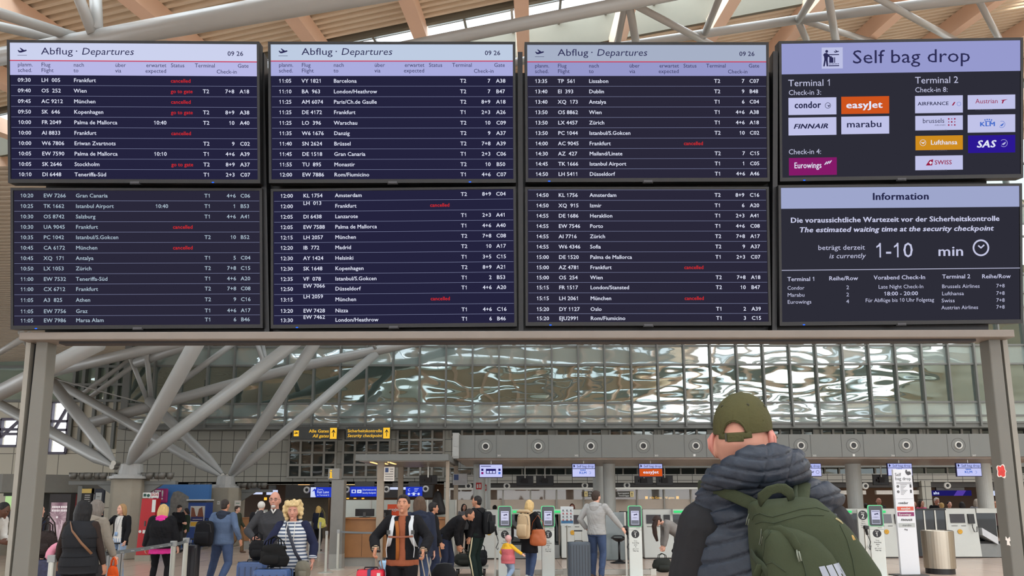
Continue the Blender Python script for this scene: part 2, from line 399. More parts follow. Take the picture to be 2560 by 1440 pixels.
# --- far left: cream wall, glazed bay with daylight, side wall
YL = 36.0
def xl(px): return at(px, 1100, YL).x
def zl(py): return at(1280, py, YL).z
mb = MB()
wins = [(0, 47, 1045, 1112), (124, 168, 1002, 1130)]
xs = [-40.0]
for a0, a1, t0, t1 in wins:
    mb.box(xs[-1], xl(a0), YL, YL + 0.3, 0, zl(1000)); xs.append(xl(a1))
    mb.box(xl(a0), xl(a1), YL, YL + 0.3, 0, zl(t1)); mb.box(xl(a0), xl(a1), YL, YL + 0.3, zl(t0), zl(1000))
mb.box(xs[-1], XL + 0.3, YL, YL + 0.3, 0, zl(1000))
struct(obj('wall_left', mb, tile_mat('cream_panels', (196, 191, 174), (120, 116, 104), 2.2, 1.3, 0.02, rough=0.6, var=0.03)))
for a0, a1, t0, t1 in wins:
    wn += 1; mb = MB(); X0, X1, Z0, Z1 = xl(a0), xl(a1), zl(t1), zl(t0)
    for z in (Z0, Z0 + (Z1 - Z0) * .45, Z0 + (Z1 - Z0) * .62, Z1): mb.box(X0, X1, YL - 0.1, YL + 0.1, z - 0.06, z + 0.06)
    for x in (X0, X1): mb.box(x - 0.06, x + 0.06, YL - 0.1, YL + 0.1, Z0, Z1)
    mb.bar((X0, YL, Z0 + (Z1 - Z0) * .3), (X1, YL, Z1), 0.12, 0.12)
    struct(obj('window_%d' % wn, mb, mat('violet_grey_frame', (96, 92, 110))))
wn += 1; mb = MB(); mb.add([(-40, YL + 0.1, zl(1000)), (XL, YL + 0.1, zl(1000)), (XL, YL + 0.1, 12), (-40, YL + 0.1, 12)], [(0, 1, 2, 3)])
w = struct(obj('window_%d' % wn, mb, mirror_glass('left_bay_glass', (124, 140, 126), 0.3, wav=0.4)))
mb = MB()
for px in (176, 200, 232, 258, 284, 306): mb.box(xl(px) - 0.07, xl(px) + 0.07, YL - 0.16, YL + 0.1, zl(1120), 12)
for py in (1000, 960, 915): mb.box(-40, XL, YL - 0.2, YL + 0.1, zl(py) - 0.06, zl(py) + 0.06)
struct(obj('window_frame', mb, M_frame, w))
# low ribbed ceiling of the left bay
mb = MB(); prof = []; 
for k in range(90):
    q = 14 + k * 0.26; prof += [(q, 0), (q + 0.12, 0), (q + 0.15, 0.07), (q + 0.23, 0.07)]
v = []
for q, h in prof: v += [(-42, q, 7.3 + 0.02 * q + h), (-9.5 - (q - 14) * 0.25, q, 8.0 + 0.02 * q + h)]
mb.add(v, [(2 * i, 2 * i + 1, 2 * i + 3, 2 * i + 2) for i in range(len(prof) - 1)])
struct(obj('ceiling_bay', mb, mat('bay_deck_paint', (176, 164, 146), rough=0.55, var=0.05)))
# --- lower back zone to the right: gallery parapet, dark band, warm shop glazing, beige wall
YB = 31.0
def zb(py): return at(1280, py, YB).z
def xb_(px): return at(px, 1200, YB).x
x0, x1 = xb_(1125), 36
tn += 1; struct(obj('trim_%d' % tn, MB().box(x0, x1, YB - 0.6, YW, zb(1172), zb(1153)), M_grey))
tn += 1; struct(obj('trim_%d' % tn, MB().box(x0, x1, YB - 0.2, YB, zb(1208), zb(1187)), tile_mat('parapet_panels', (150, 149, 141), (62, 62, 60), 0.62, 0.2, 0.012, var=0.04)))
wn += 1; w = struct(obj('window_%d' % wn, MB().box(x0, x1, YB + 0.05, YB + 0.15, zb(1188), zb(1172)), M_dglass)); mb = MB()
x = x0
while x < x1: mb.box(x - 0.03, x + 0.03, YB - 0.02, YB + 0.06, zb(1188), zb(1172)); x += 0.6 if (int(x * 7) % 3) else 0.9
struct(obj('window_frame', mb, mat('pale_window_bars', (140, 138, 130)), w))
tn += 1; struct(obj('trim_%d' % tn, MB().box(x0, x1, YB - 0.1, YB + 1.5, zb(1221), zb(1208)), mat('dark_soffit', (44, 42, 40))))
tn += 1; struct(obj('trim_%d' % tn, MB().box(x0, xb_(1770), YB - 0.7, YB - 0.5, zb(1225), zb(1220)), M_alu))
M_brown = mat('brown_shop_wall', (92, 72, 58), rough=0.6, var=0.12, scale=1.2)
struct(obj('wall_shop', MB().box(xf(380, 36), x1, 36, 36.2, 0, zb(1195)), M_brown))
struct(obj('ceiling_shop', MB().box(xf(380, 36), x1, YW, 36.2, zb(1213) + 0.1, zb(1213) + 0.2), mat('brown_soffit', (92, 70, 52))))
struct(obj('wall_low', MB().box(x0, xb_(1770), YB - 0.55, YB - 0.5, 0, zb(1249)), mat('beige_low_wall', (168, 156, 142), var=0.04)))
wn += 1; w = struct(obj('window_%d' % wn, MB().box(x0, xb_(1770), YB - 0.54, YB - 0.51, zb(1249), zb(1224)), glass('shop_glass', (246, 242, 236), 0.03, 0.04))); mb = MB()
for px in (1258, 1325, 1389, 1455, 1520, 1586, 1652, 1718): mb.box(xb_(px) - 0.03, xb_(px) + 0.03, YB - 0.62, YB - 0.5, 0, zb(1224))
struct(obj('window_frame', mb, mat('pale_window_bars', (140, 138, 130)), w))
# warm strip lamps inside the shops (real luminaires)
M_warm = glow('warm_lamp', (255, 190, 110), 3.0)
for i, (px, wd, Y, z) in enumerate([(1290, 2.2, 33, 0), (1355, 1.6, 34, 0), (1420, 2.2, 33, 0), (1480, 1.0, 34.5, 0), (1620, 2.4, 33, 0), (1700, 2.0, 34, 0), (1560, 1.0, 34.6, 0),
                                     (760, 0.5, 33, 0), (880, 0.5, 33.5, 0), (915, 0.4, 34, 0), (1180, 0.5, 33, 0), (2200, 1.2, 33.5, 0), (2320, 1.2, 33.2, 0)]):
    p = at(px, 1218, Y); zc = zb(1213) + 0.1
    t = tag(obj('strip_lamp', MB().box(p.x - wd / 2, p.x + wd / 2, Y - 0.06, Y + 0.06, zc - 0.05, zc), M_warm), 'warm strip lamp on the shop ceiling behind the check-in hall', 'lamp', 'warm shop ceiling lamps')
for px in (880, 1300, 1650, 2250): point_light('shop_lamp_light', (at(px, 1218, 34).x, 33.6, zb(1213) - 0.15), 30, (1.0, 0.72, 0.45), 0.4)
# right side: white light strips drawn as pale paint, tiled piers
for a0, a1 in ((2085, 2160), (2186, 2292)):
    tn += 1; struct(obj('trim_%d' % tn, MB().box(xb_(a0), xb_(a1), YB - 0.1, YB + 0.05, zb(1238.5), zb(1228.5)), mat('pale_light_strip', (190, 186, 178))))
for a0, a1 in ((2293, 2316), (1112, 1126)):
    tn += 1; struct(obj('trim_%d' % tn, MB().box(xb_(a0), xb_(a1), YB - 0.3, YB + 0.1, 0, zb(1205)), M_tile))
# left side: brown dark portal under the tiled wall, soffit
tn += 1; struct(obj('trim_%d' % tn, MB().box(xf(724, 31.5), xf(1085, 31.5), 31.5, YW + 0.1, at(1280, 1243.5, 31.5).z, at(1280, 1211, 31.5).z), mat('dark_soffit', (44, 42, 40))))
mb = MB().box(xf(724, 33), xf(830, 33), 33, 33.2, 0, at(1280, 1210, 33).z); 
struct(obj('wall_portal', mb, mat('brown_slats', (88, 80, 66), var=0.25, scale=4)))
# unseen right side wall, extended to darken the gallery glass reflection
struct(obj('wall_right', MB().box(36, 36.3, -6, 36, 0, 15), M_cream))
# ================================================================== STEEL TREES AND TRUSSES
def strut_mesh(a, b, r0, r1, tip0=0.0, tip1=0.0, n=16):
    """round tube from a to b; tip0 / tip1 = length of the tapered end"""
    a, b = Vector(a), Vector(b); d = (b - a); L = d.length; d.normalize(); pts = []; rad = []
    if tip0: pts += [a, a + d * 0.02, a + d * tip0]; rad += [r0 * 0.28, r0 * 0.34, r0]
    else: pts += [a]; rad += [r0]
    if tip1: pts += [b - d * tip1, b - d * 0.02, b]; rad += [r1, r1 * 0.34, r1 * 0.28]
    else: pts += [b]; rad += [r1]
    return MB().loft(pts, rad, n)
def tube_px(p0, p1, Y0, Y1, d0, d1=None, tip=0, tip1=0):
    a, b = at(*p0, Y0), at(*p1, Y1); d1 = d1 or d0
    return strut_mesh(a, b, d0 / 2 * (a - CAM).dot(FWD) / FPX, d1 / 2 * (b - CAM).dot(FWD) / FPX, tip, tip1)
def rk(p, k): return roof_hit(max(-100, min(2700, p[0])), p[1])[2] * ray(*p).y * k
def truss_tube(name, parent, p0, p1, k0, k1, d0, d1=None):
    a, b = at(*p0, rk(p0, k0)), at(*p1, rk(p1, k1)); d1 = d1 or d0; f = lambda q, d: d / 2 * (q - CAM).dot(FWD) / FPX
    u = (b - a).normalized(); e = 2.5 if name == 'chord' else 0; out = lambda q: q[1] < -5 or q[1] > 110 or q[0] < -5
    ra, rb = f(a, d0), f(b, d1)
    obj(name, strut_mesh(a - u * (e if out(p0) else 0), b + u * (e if out(p1) else 0), ra, rb), M_steel, parent, smooth=True)
t = thing('roof_truss', 'thick grey tube truss crossing above the leftmost display, tubes meeting in one knot', 'truss')
truss_tube('chord', t, (100, 124), (900, -18), .74, .66, 40, 66)
truss_tube('chord', t, (-160, -18), (222, 104), .80, .74, 27, 26); truss_tube('chord', t, (-160, 30), (185, 108), .86, .76, 20, 24)
truss_tube('strut', t, (176, -60), (232, 84), .84, .73, 28, 26); truss_tube('strut', t, (236, -60), (243, 78), .90, .735, 30, 28)
t = thing('roof_truss', 'grey tube truss in front of the skylight with many diagonal struts', 'truss')
truss_tube('chord', t, (900, 141), (1800, -39), .80, .80, 30, 34); truss_tube('chord', t, (1560, 114), (2000, 48), .86, .86, 19, 22)
truss_tube('chord', t, (2000, 48), (2640, -30), .86, .84, 22, 32)
for p0, p1, k0, k1, d in (((1573, 14), (1600, 160), .80, .88, 20), ((1586, 12), (1850, 150), .80, .90, 17), ((1563, 10), (1535, 150), .80, .90, 16),
                          ((1995, 52), (2040, -20), .86, .80, 18), ((1995, 52), (2034, 140), .86, .92, 16), ((2010, 52), (2230, 120), .86, .95, 14),
                          ((2069, -20), (2096, 140), .74, .80, 19), ((2180, -12), (2440, 130), .80, .92, 16), ((2436, -20), (2530, 160), .84, .92, 15), ((1805, -20), (1757, 95), .80, .87, 17)):
    truss_tube('strut', t, p0, p1, k0, k1, d)
t = thing('roof_truss', 'grey tube truss over the right of the hall, mirrored in the right gallery panes', 'truss')
ch = [RP(8, -6, -1.2), RP(30, 4, -1.2)], [RP(8, -4.6, -2.6), RP(30, 5.4, -2.6)], [RP(14, 9, -1.4), RP(33, 16, -1.4)]
for a, b in ch: obj('chord', strut_mesh(a, b, .22, .22), M_steel, t, smooth=True)
for k in range(9):
    u, w = k / 9, (k + .5) / 9; f = lambda c, q: c[0].lerp(c[1], q)
    obj('strut', strut_mesh(f(ch[0], u), f(ch[1], w), .11, .11), M_steel, t, smooth=True); obj('strut', strut_mesh(f(ch[1], u), f(ch[2], w), .13, .13), M_steel, t, smooth=True)
# far truss near the gallery glass, seen under the displays
t = thing('roof_truss', 'long bowed grey tube truss in front of the gallery glass at left', 'truss')
def far(name, p0, p1, Y0, Y1, d0, d1=None, par=t): obj(name, tube_px(p0, p1, Y0, Y1, d0, d1), M_steel, par, smooth=True)
pts = [(205, 1063, 28.5), (375, 1017, 28.8), (570, 963, 29.2), (750, 917, 29.5), (935, 878, 29.8), (1120, 838, 30)]
a = [at(*q[:2], q[2]) for q in pts]; obj('chord', MB().loft(a, [.21, .21, .21, .2, .2, .18], 16), M_steel, t, smooth=True)
far('chord', (134, 928), (470, 850), 25, 23, 27); far('chord', (340, 908), (520, 848), 28, 27, 22)
far('strut', (375, 1017), (322, 885), 28.8, 28, 11); far('strut', (379, 1010), (366, 880), 28.8, 27.5, 12)
far('strut', (440, 965), (600, 846), 28.8, 29.5, 15); far('strut', (196, 992), (345, 885), 30, 31, 11); far('strut', (226, 992), (392, 872), 30, 31, 12)
far('strut', (640, 850), (668, 935), 29.6, 29.4, 12); far('strut', (655, 850), (672, 935), 30.2, 29.4, 9); far('strut', (925, 850), (942, 876), 29, 29.8, 8)
far('tie_rod', (130, 945), (378, 1013), 27, 28.8, 3.5)
t = thing('roof_truss', 'broad grey tube passing behind the left post under the displays', 'truss')
far('chord', (-60, 1012), (245, 858), 17, 15, 38, 42, t); far('strut', (-40, 905), (75, 835), 20, 19, 14, 16, t); far('strut', (52, 830), (74, 870), 20, 21, 14, 14, t)
def pier(px, Y, half, ytop, struts, label, lamps):
    g = ground(px, Y); zt = ztop(ytop, Y); r = thing('support_pier', label, 'pier', (g.x, Y, 0))
    mb = MB(); c = half * 0.42
    poly = [(-half, -half + c), (-half + c, -half), (half - c, -half), (half, -half + c), (half, half - c), (half - c, half), (-half + c, half), (-half, half - c)]
    v = [(x, y, 0) for x, y in poly] + [(x, y, zt) for x, y in poly]
    mb.add(v, [tuple(reversed(range(8))), tuple(range(8, 16))] + [(k, (k + 1) % 8, 8 + (k + 1) % 8, 8 + k) for k in range(8)])
    obj('concrete_shaft', mb, M_conc, r, bevel=0.03)
    obj('bracket', MB().lathe([(0, zt), (.62, zt), (.62, zt + .07), (.5, zt + .07), (.5, zt + .12), (.34, zt + .12), (.30, zt + .42), (.2, zt + .46), (0, zt + .46)], 20), M_steel, r, smooth=False)
    top = Vector((g.x, Y, zt + .38))
    for (p0, p1, Y0, Y1, d) in struts:
        a, b = at(*p0, Y0), at(*p1, Y1); rr = d / 2 * (b - CAM).dot(FWD) / FPX
        s = obj('strut', strut_mesh(a - Vector((g.x, Y, 0)), b - Vector((g.x, Y, 0)), rr, rr, .9), M_steel, r, smooth=True)
        dd = (b - a).normalized(); q = a - Vector((g.x, Y, 0)) - dd * 0.1
        obj('pin', MB().lathe([(0, -.13), (.075, -.13), (.075, .13), (0, .13)], 12, (q.x, q.y, q.z), 'y'), M_alu, s)
    for sx, n, ln in lamps:
        za = zt + 0.0
        arm = obj('lamp_arm', MB().box(*sorted((sx * half * .9, sx * (half + ln))), -.09, .09, za - .16, za - .06).prism([(sx * half * .95, za - .5), (sx * (half + .5), za - .16), (sx * half * .95, za - .16)][::1 if sx > 0 else -1], -.05, .05), M_grey, r)
        for k in range(n):
            x = sx * (half * .6 + .2 + ln * k / n)
            obj('floodlight', MB().lathe([(0, -.12), (.07, -.11), (.105, -.03), (.115, .08), (.10, .08), (.08, 0)], 14, (x, -.12 - .1 * (k % 2), za + .1)), mat('lamp_housing', (96, 94, 88), rough=0.4, metal=0.3), arm, smooth=True)
    return r
pier(323, 21.6, .44, 1195, [((318, 1166), (495, 850), 21.5, 17.5, 39), ((330, 1166), (748, 848), 21.6, 22.5, 31), ((286, 1154), (132, 958), 21.6, 24, 27), ((281, 1165), (-30, 996), 21.6, 26, 25)],
     'concrete pier with four grey steel struts, red defibrillator column at its foot', [(-1, 6, 1.3), (1, 5, 0.9)])
pier(562, 27.5, .62, 1218, [((551, 1190), (136, 952), 27.4, 29, 21), ((556, 1184), (372, 1000), 27.5, 28.6, 24), ((574, 1186), (793, 848), 27.4, 25, 29), ((581, 1192), (940, 884), 27.5, 29.8, 22)],
     'farther concrete pier with four grey steel struts behind the denim-jacket man', [(-1, 6, .7), (1, 6, 1.1)])
# ================================================================== DISPLAY WALL
st = thing('display_stand', 'grey steel portal frame carrying the eight flight displays', 'frame')
def post(p_top, p_bot, sgn):
    """tapered hollow-section post; p = (x0, x1) pixels of the front face at the top / foot of the picture"""
    Yp = 3.66
    def X(px, py): return at(px, py, Yp).x
    zt, zb0 = 2.455, 0.0
    zr0, zr1 = ztop(1440, Yp), ztop(835, Yp)
    def ex(a, b, z): return a + (b - a) * (z - zr0) / (zr1 - zr0)
    xs = lambda i, z: ex(X(p_bot[i], 1440), X(p_top[i], 835), z)
    def col(i, j, y0, y1, z0=0.02, z1=zt):
        return MB().hexa([(xs(i, z0), y0, z0), (xs(j, z0), y0, z0), (xs(j, z0), y1, z0), (xs(i, z0), y1, z0), (xs(i, z1), y0, z1), (xs(j, z1), y0, z1), (xs(j, z1), y1, z1), (xs(i, z1), y1, z1)])
    return col, xs
M_post = mat('taupe_post_paint', (103, 101, 93), rough=0.5, var=0.05, scale=5)
M_rub = mat('black_rubber', (22, 22, 22), rough=0.7)
col, xs = post((64, 76, 92, 121), (8, 19, 27, 69), -1)
p = obj('post', col(2, 3, 3.66, 3.74), M_post, st, bevel=0.006)
obj('cover_strip', col(0, 1, 3.67, 3.74), mat('pale_cover_strip', (138, 134, 124)), p); obj('cable_slot', col(1, 2, 3.70, 3.74), M_rub, p)
obj('foot_plate', MB().box(xs(0, 0) - .1, xs(3, 0) + .1, 3.5, 4.05, 0, .02), M_post, p)
col, xs = post((2470, 2500, 2508, 2520), (2534, 2566, 2574, 2588), 1)
p = obj('post', col(0, 1, 3.66, 3.74), M_post, st, bevel=0.006)
obj('cover_strip', col(2, 3, 3.67, 3.74), mat('pale_cover_strip', (138, 134, 124)), p); obj('cable_slot', col(1, 2, 3.70, 3.74), M_rub, p)
obj('foot_plate', MB().box(xs(0, 0) - .1, xs(3, 0) + .1, 3.5, 4.05, 0, .02), M_post, p)
xa, xz = at(68, 832, 3.66).x, at(2516, 832, 3.66).x
obj('cross_beam', MB().box(xa, xz, 3.60, 3.74, ztop(846, 3.6), ztop(827, 3.6)), mat('beam_cream_paint', (122, 113, 104), rough=0.5), st, bevel=0.004)
obj('cable_tray', MB().box(at(148, 850, 3.64).x, at(2440, 850, 3.64).x, 3.64, 3.70, ztop(856, 3.64), ztop(846, 3.64)), mat('tray_black', (30, 24, 24)), st)
for pt, px in ((658.5, 668.5), (1300, 1302.5), (1934, 1935.5)):
    obj('mounting_rail', MB().hexa([(at(px - 6, 820, 3.66).x, 3.66, 2.44), (at(px + 6, 820, 3.66).x, 3.66, 2.44), (at(px + 6, 820, 3.66).x, 3.72, 2.44), (at(px - 6, 820, 3.66).x, 3.72, 2.44),
        (at(pt - 6, 110, 3.46).x, 3.44, 3.86), (at(pt + 6, 110, 3.46).x, 3.44, 3.86), (at(pt + 6, 110, 3.46).x, 3.50, 3.86), (at(pt - 6, 110, 3.46).x, 3.50, 3.86)]), M_black, st)
    q = at((pt + px) / 2, 470, 3.555); obj('bolt', MB().ball((q.x, 3.553, q.z), .006), M_alu, st)
obj('mounting_plate', MB().hexa([(-2.4, 3.72, 2.45), (2.45, 3.72, 2.45), (2.45, 3.76, 2.45), (-2.4, 3.76, 2.45), (-2.4, 3.53, 3.80), (2.45, 3.53, 3.80), (2.45, 3.57, 3.80), (-2.4, 3.57, 3.80)]), M_black, st)
# stickers on the right post
q = at(2505, 1178, 3.655); mb = Sign(0); pts = []
for k in range(22):
    an = 2 * PI * k / 22; rr = 0.030 * (1 + .18 * math.sin(5 * k)); pts.append((q.x + rr * .82 * math.cos(an), q.z + rr * 1.1 * math.sin(an)))
mb.poly(pts, 0, -3.6585); mb.poly([(q.x + (x - q.x) * .8, q.z + (z - q.z) * (.72 + .1 * (i % 3))) for i, (x, z) in enumerate(pts)], 1, -3.6575)
tag(obj('sticker', mb, [mat('sticker_white', (214, 206, 196)), mat('sticker_red', (196, 44, 34), var=0.4, scale=60)]), 'torn red and white sticker on the right post', 'sticker')
q = at(2522, 1352, 3.655); mb = Sign(0)
mb.poly([(q.x + a * .0022, q.z + b * .0022) for a, b in ((-5, 10), (-1, 4), (4, 9), (5, 0), (2, -2), (4, -11), (-2, -9), (-4, -10), (-3, 0), (-6, 2))], 0, -3.6585)
tag(obj('sticker', mb, mat('sticker_white', (214, 206, 196))), 'small torn white sticker scrap low on the right post', 'sticker')

TVP = [(-1.871, 3.421, 3.527, 9.23, -0.41, 1.52), (-0.596, 3.453, 3.539, 9.37, -0.22, 0.61), (0.687, 3.479, 3.552, 8.74, -0.38, 0.86), (1.975, 3.491, 3.568, 10.13, -0.74, -0.06),
       (-1.871, 3.559, 2.818, 8.15, -0.69, 2.15), (-0.594, 3.577, 2.825, 7.49, -0.25, -0.42), (0.686, 3.589, 2.833, 6.54, -0.03, 0.33), (1.96, 3.583, 2.836, 9.3, -0.67, 0.72)]
M_bez = mat('display_bezel', (10, 10, 12), rough=0.5, var=0.0)
E_bg = [glow('screen_navy', (36, 35, 62)), glow('screen_plum', (42, 40, 58)), glow('screen_slate', (45, 45, 56))]
E_w = glow('screen_white', (226, 230, 248)); E_wd = glow('screen_dim_white', (172, 190, 205)); E_red = glow('screen_red', (214, 42, 44)); E_line = glow('screen_row_line', (132, 138, 172))
E_ink = glow('screen_ink', (44, 44, 84)); E_rl = glow('screen_red_line', (206, 62, 92))
class TV:
    def __init__(s, i, label, bg):
        x, y, z, a, b, c = TVP[i]
        s.M = Matrix.Translation((x, y, z)) @ Euler((math.radians(a), math.radians(b), math.radians(c)), 'XYZ').to_matrix().to_4x4(); s.I = s.M.inverted()
        s.r = thing('information_display', label, 'display', (x, y, z), 0, 'hall information displays'); s.r.rotation_euler = (math.radians(a), math.radians(b), math.radians(c))
        w, h = 1.235 / 2, .705 / 2; s.w, s.h = w, h; bz, bb = .0125, .019
        mb = MB().box(-w, w, .003, .055, -h, h)
        for q in ((-w, w, h - bz, h), (-w, w, -h, -h + bb), (-w, -w + bz, -h + bb, h - bz), (w - bz, w, -h + bb, h - bz)): mb.box(q[0], q[1], -.004, .003, q[2], q[3])
        obj('housing', mb, M_bez, s.r); s.x0, s.x1, s.z0, s.z1 = -w + bz, w - bz, -h + bb, h - bz
        obj('screen', MB().add([(s.x0, .002, s.z0), (s.x1, .002, s.z0), (s.x1, .002, s.z1), (s.x0, .002, s.z1)], [(0, 1, 2, 3)]), bg, s.r)
        obj('maker_badge', MB().box(-.022, .022, -.006, .0, -h - .002, -h + .008), mat('badge_grey', (70, 70, 74)), s.r)
        obj('receiver_bump', MB().box(-.026, .026, 0, .02, -h - .006, -h), M_bez, s.r)
        s.S = Sign(0.0); s.mats = []; s.u = mpp(3.55)
    def m(s, material):
        if material not in s.mats: s.mats.append(material)
        return s.mats.index(material)
    def uv(s, px, py):
        d = s.I.to_3x3() @ ray(px, py); o = s.I @ CAM; t = -o.y / d.y; q = o + d * t; return q.x, q.z
    def led(s, px, py):
        x, z = s.uv(px, py); obj('power_light', MB().ball((x, -.003, max(z, -s.h + .004)), (.007, .003, .003)), glow('blue_led', (30, 90, 255), 2.0), s.r)
    def box(s, a, b, material, e): return s.S.rect(a[0], b[0], b[1], a[1], s.m(material), e)
    def done(s): obj('lettering', s.S, s.mats, s.r)
    def T(s, t, px, py, cap, material, st='r', al='l', pw=None, it=0.0, xs=1.0, dz=None):
        x, z = s.uv(px, py)
        if dz is not None: z = dz
        s.S.eps = .0012; s.S.text(t, x, z, cap * s.u, s.m(material), st, al, pw * s.u if pw else None, it, xs)
def plane_icon(x, z, k, S, mi, e):
    P = [(-11, 3), (-9, 4), (-6, 1.6), (-1, 2.4), (-6, 9), (-3.6, 9), (4.5, 3.6), (9, 4.6), (11, 3.4), (10.6, 2), (8, .6), (-3, -2.6), (-7.5, -2.2)]
    S.poly([(x + a * k, z + b * k) for a, b in P], mi, e)
XS = 56.5 / 9.7 * CAPH / twidth('Frankfurt', 'b')
XH = 54.0 / 10 * CAPH / twidth('expected')
def table(tv, rows, ys, xref, cols, wm, sep0):
    """rows: 'time|flight|dest|exp|status|term|chk|gate'"""
    zs = [tv.uv(xref, y)[1] for y in ys]
    U = [tv.uv(x, ys[0])[0] for x in cols]
    cap = 9.7 * tv.u
    for i, r in enumerate(rows):
        f = r.split('|'); z = zs[i] - cap / 2; tv.S.eps = .0012
        for k, t in enumerate(f):
            if not t: continue
            al = 'r' if k in (3, 6) else 'l'; zz = z
            mt = wm
            if k == 4: mt = E_red
            if t[0] == '^': t = t[1:]; zz = z + 8 * tv.u
            if k == 4: tv.S.text(t, U[k], zz, cap * .95, tv.m(mt), 'b', al, None, 0, XS * .97)
            else: tv.S.text(t, U[k], zz, cap, tv.m(mt), 'b', al, None, 0, XS)
    for i in range(len(rows) + (1 if sep0 else 0)):
        zc = zs[i] - (zs[0] - zs[1]) * .5 if i < len(rows) else zs[0] + (zs[0] - zs[1]) * .5
        if i < len(rows) - 1: zc = (zs[i] + zs[i + 1]) / 2
        tv.S.rect(tv.x0 + .004, tv.x1 - .002, zc - .0008, zc + .0008, tv.m(E_line), .0006)
def departures(tv, o, ys, xr, hc, lc):
    """header of a departures page; ys = y of (top, red line, lavender end); o = dict of pixel x"""
    x0, x1 = tv.x0, tv.x1; zr = tv.uv(xr, ys[1])[1]; ze = tv.uv(xr, ys[2])[1]
    tv.S.rect(x0, x1, zr, tv.z1, tv.m(hc), .0002); tv.S.rect(x0, x1, zr - .004, zr + .001, tv.m(E_rl), .0008); tv.S.rect(x0, x1, ze, zr - .004, tv.m(lc), .0002)
    u = tv.u; S = tv.S; S.eps = .0012; ink = tv.m(E_ink)
    X = lambda k: tv.uv(o[k], ys[1])[0]
    zt = zr + 15 * u
    plane_icon(X('icon'), zr + 22 * u, 1.06 * u, S, ink, .0012); S.rect(X('icon') - 12 * u, X('icon') + 12 * u, zr + 12 * u, zr + 13 * u, ink, .0012)
    S.text('Abflug', X('ab'), zt, 17.5 * u, ink, 'r', 'l', 81 * u); S.text('·', X('ab') + 87 * u, zt, 17.5 * u, ink, 'b')
    S.text('Departures', X('ab') + 102 * u, zt, 17.5 * u, ink, 'r', 'l', 134 * u, .2)
    S.text('09 26', X('clock'), zr + 14.5 * u, 11.5 * u, ink, 'b', 'l', 41 * u)
    z1, z2 = zr - 16 * u, zr - 30.5 * u; c = 10 * u
    for k, t1, t2, al in (('time', 'planm.', 'sched.', 'l'), ('fl', 'Flug', 'Flight', 'l'), ('to', 'nach', 'to', 'l'), ('via', 'über', 'via', 'l'), ('exp', 'erwartet', 'expected', 'r')):
        S.text(t1, X(k), z1, c, ink, 'r', al, None, 0, XH); S.text(t2, X(k), z2, c, ink, 'r', al, None, 0, XH)
    S.text('Status', X('st'), z1, c, ink, 'r', 'l', None, 0, XH); S.text('Terminal', X('te'), z1, c, ink, 'r', 'l', None, 0, XH)
    S.text('Gate', X('ga'), z1, c, ink, 'r', 'l', None, 0, XH); S.text('Check-in', X('ch'), z2 - 1 * u, c, ink, 'r', 'l', None, 0, XH)
E_h1, E_l1 = glow('header_pale_one', (204, 210, 238)), glow('header_lavender_one', (184, 184, 230))
E_h2, E_l2 = glow('header_pale_two', (190, 204, 226)), glow('header_lavender_two', (170, 172, 222))
E_h3, E_l3 = glow('header_pale_three', (166, 176, 198)), glow('header_lavender_three', (150, 152, 202))
tv = TV(0, 'upper departures display, leftmost, flights from 09:30 to 10:10', E_bg[0]); tv.led(533, 460)
departures(tv, dict(icon=56, ab=103, clock=569, time=44.5, fl=103, to=184, via=288, exp=416, st=427, te=487, ga=594, ch=541), (106, 150.5, 187.5), 45, E_h1, E_l1)
table(tv, ['09:30|LH  005|Frankfurt||cancelled|||', '09:40|OS  252|Wien||go to gate|T2|7+8|A18', '09:45|AC 9212|München||cancelled|||', '09:50|SK  646|Kopenhagen||go to gate|T2|8+9|A38',
           '10:00|FR 2049|Palma de Mallorca|10:40||T2|10|A40', '10:00|AI 8833|Frankfurt||cancelled|||', '10:00|W6 7806|Eriwan Zvartnots|||T2|9|C02', '10:05|EW 7590|Palma de Mallorca|10:10||T1|4+6|A39',
           '10:05|SK 2646|Stockholm||go to gate|T2|8+9|A37', '10:10|DI 6448|Teneriffa-Süd|||T1|2+3|C07'], [200, 226.3, 253, 279.3, 305.5, 332, 358, 384, 410.3, 436], 45, (44.5, 103.5, 184.5, 416, 427, 507, 586, 599), E_w, 0); tv.done()
tv = TV(1, 'upper departures display, second from left, flights from 11:05 to 12:00', E_bg[0]); tv.led(1175, 459.5)
departures(tv, dict(icon=708, ab=754, clock=1212, time=697, fl=754, to=834, via=936, exp=1061, st=1072, te=1130, ga=1235, ch=1184), (111, 152, 190), 697, E_h2, E_l2)
table(tv, ['11:05|VY 1821|Barcelona|||T2|7|A38', '11:10|BA  963|London/Heathrow|||T2|7|B47', '11:25|AM 6074|Paris/Ch.de Gaulle|||T2|8+9|A18', '11:25|DE 4172|Frankfurt|||T1|2+3|A26', '11:25|LO  396|Warschau|||T2|10|C09',
           '11:35|W6 1676|Danzig|||T2|9|A37', '11:40|SN 2624|Brüssel|||T2|7+8|A39', '11:45|DE 1518|Gran Canaria|||T1|2+3|C06', '11:55|TU  895|Monastir|||T2|10|B50', '12:00|EW 7886|Rom/Fiumicino|||T1|4+6|C07'],
      [202.5, 229, 255, 281, 307.5, 333.5, 359.5, 385.5, 411.5, 437], 697, (697, 754, 834, 1061, 1072, 1150, 1226, 1240), E_w, 0); tv.done()
tv = TV(2, 'upper departures display, third from left, flights from 13:35 to 14:50', E_bg[1]); tv.led(1373, 457)
departures(tv, dict(icon=1349, ab=1394, clock=1848, time=1337, fl=1394, to=1472, via=1573, exp=1697, st=1708, te=1765, ga=1871, ch=1819), (111, 154, 190), 1337, E_h3, E_l3)
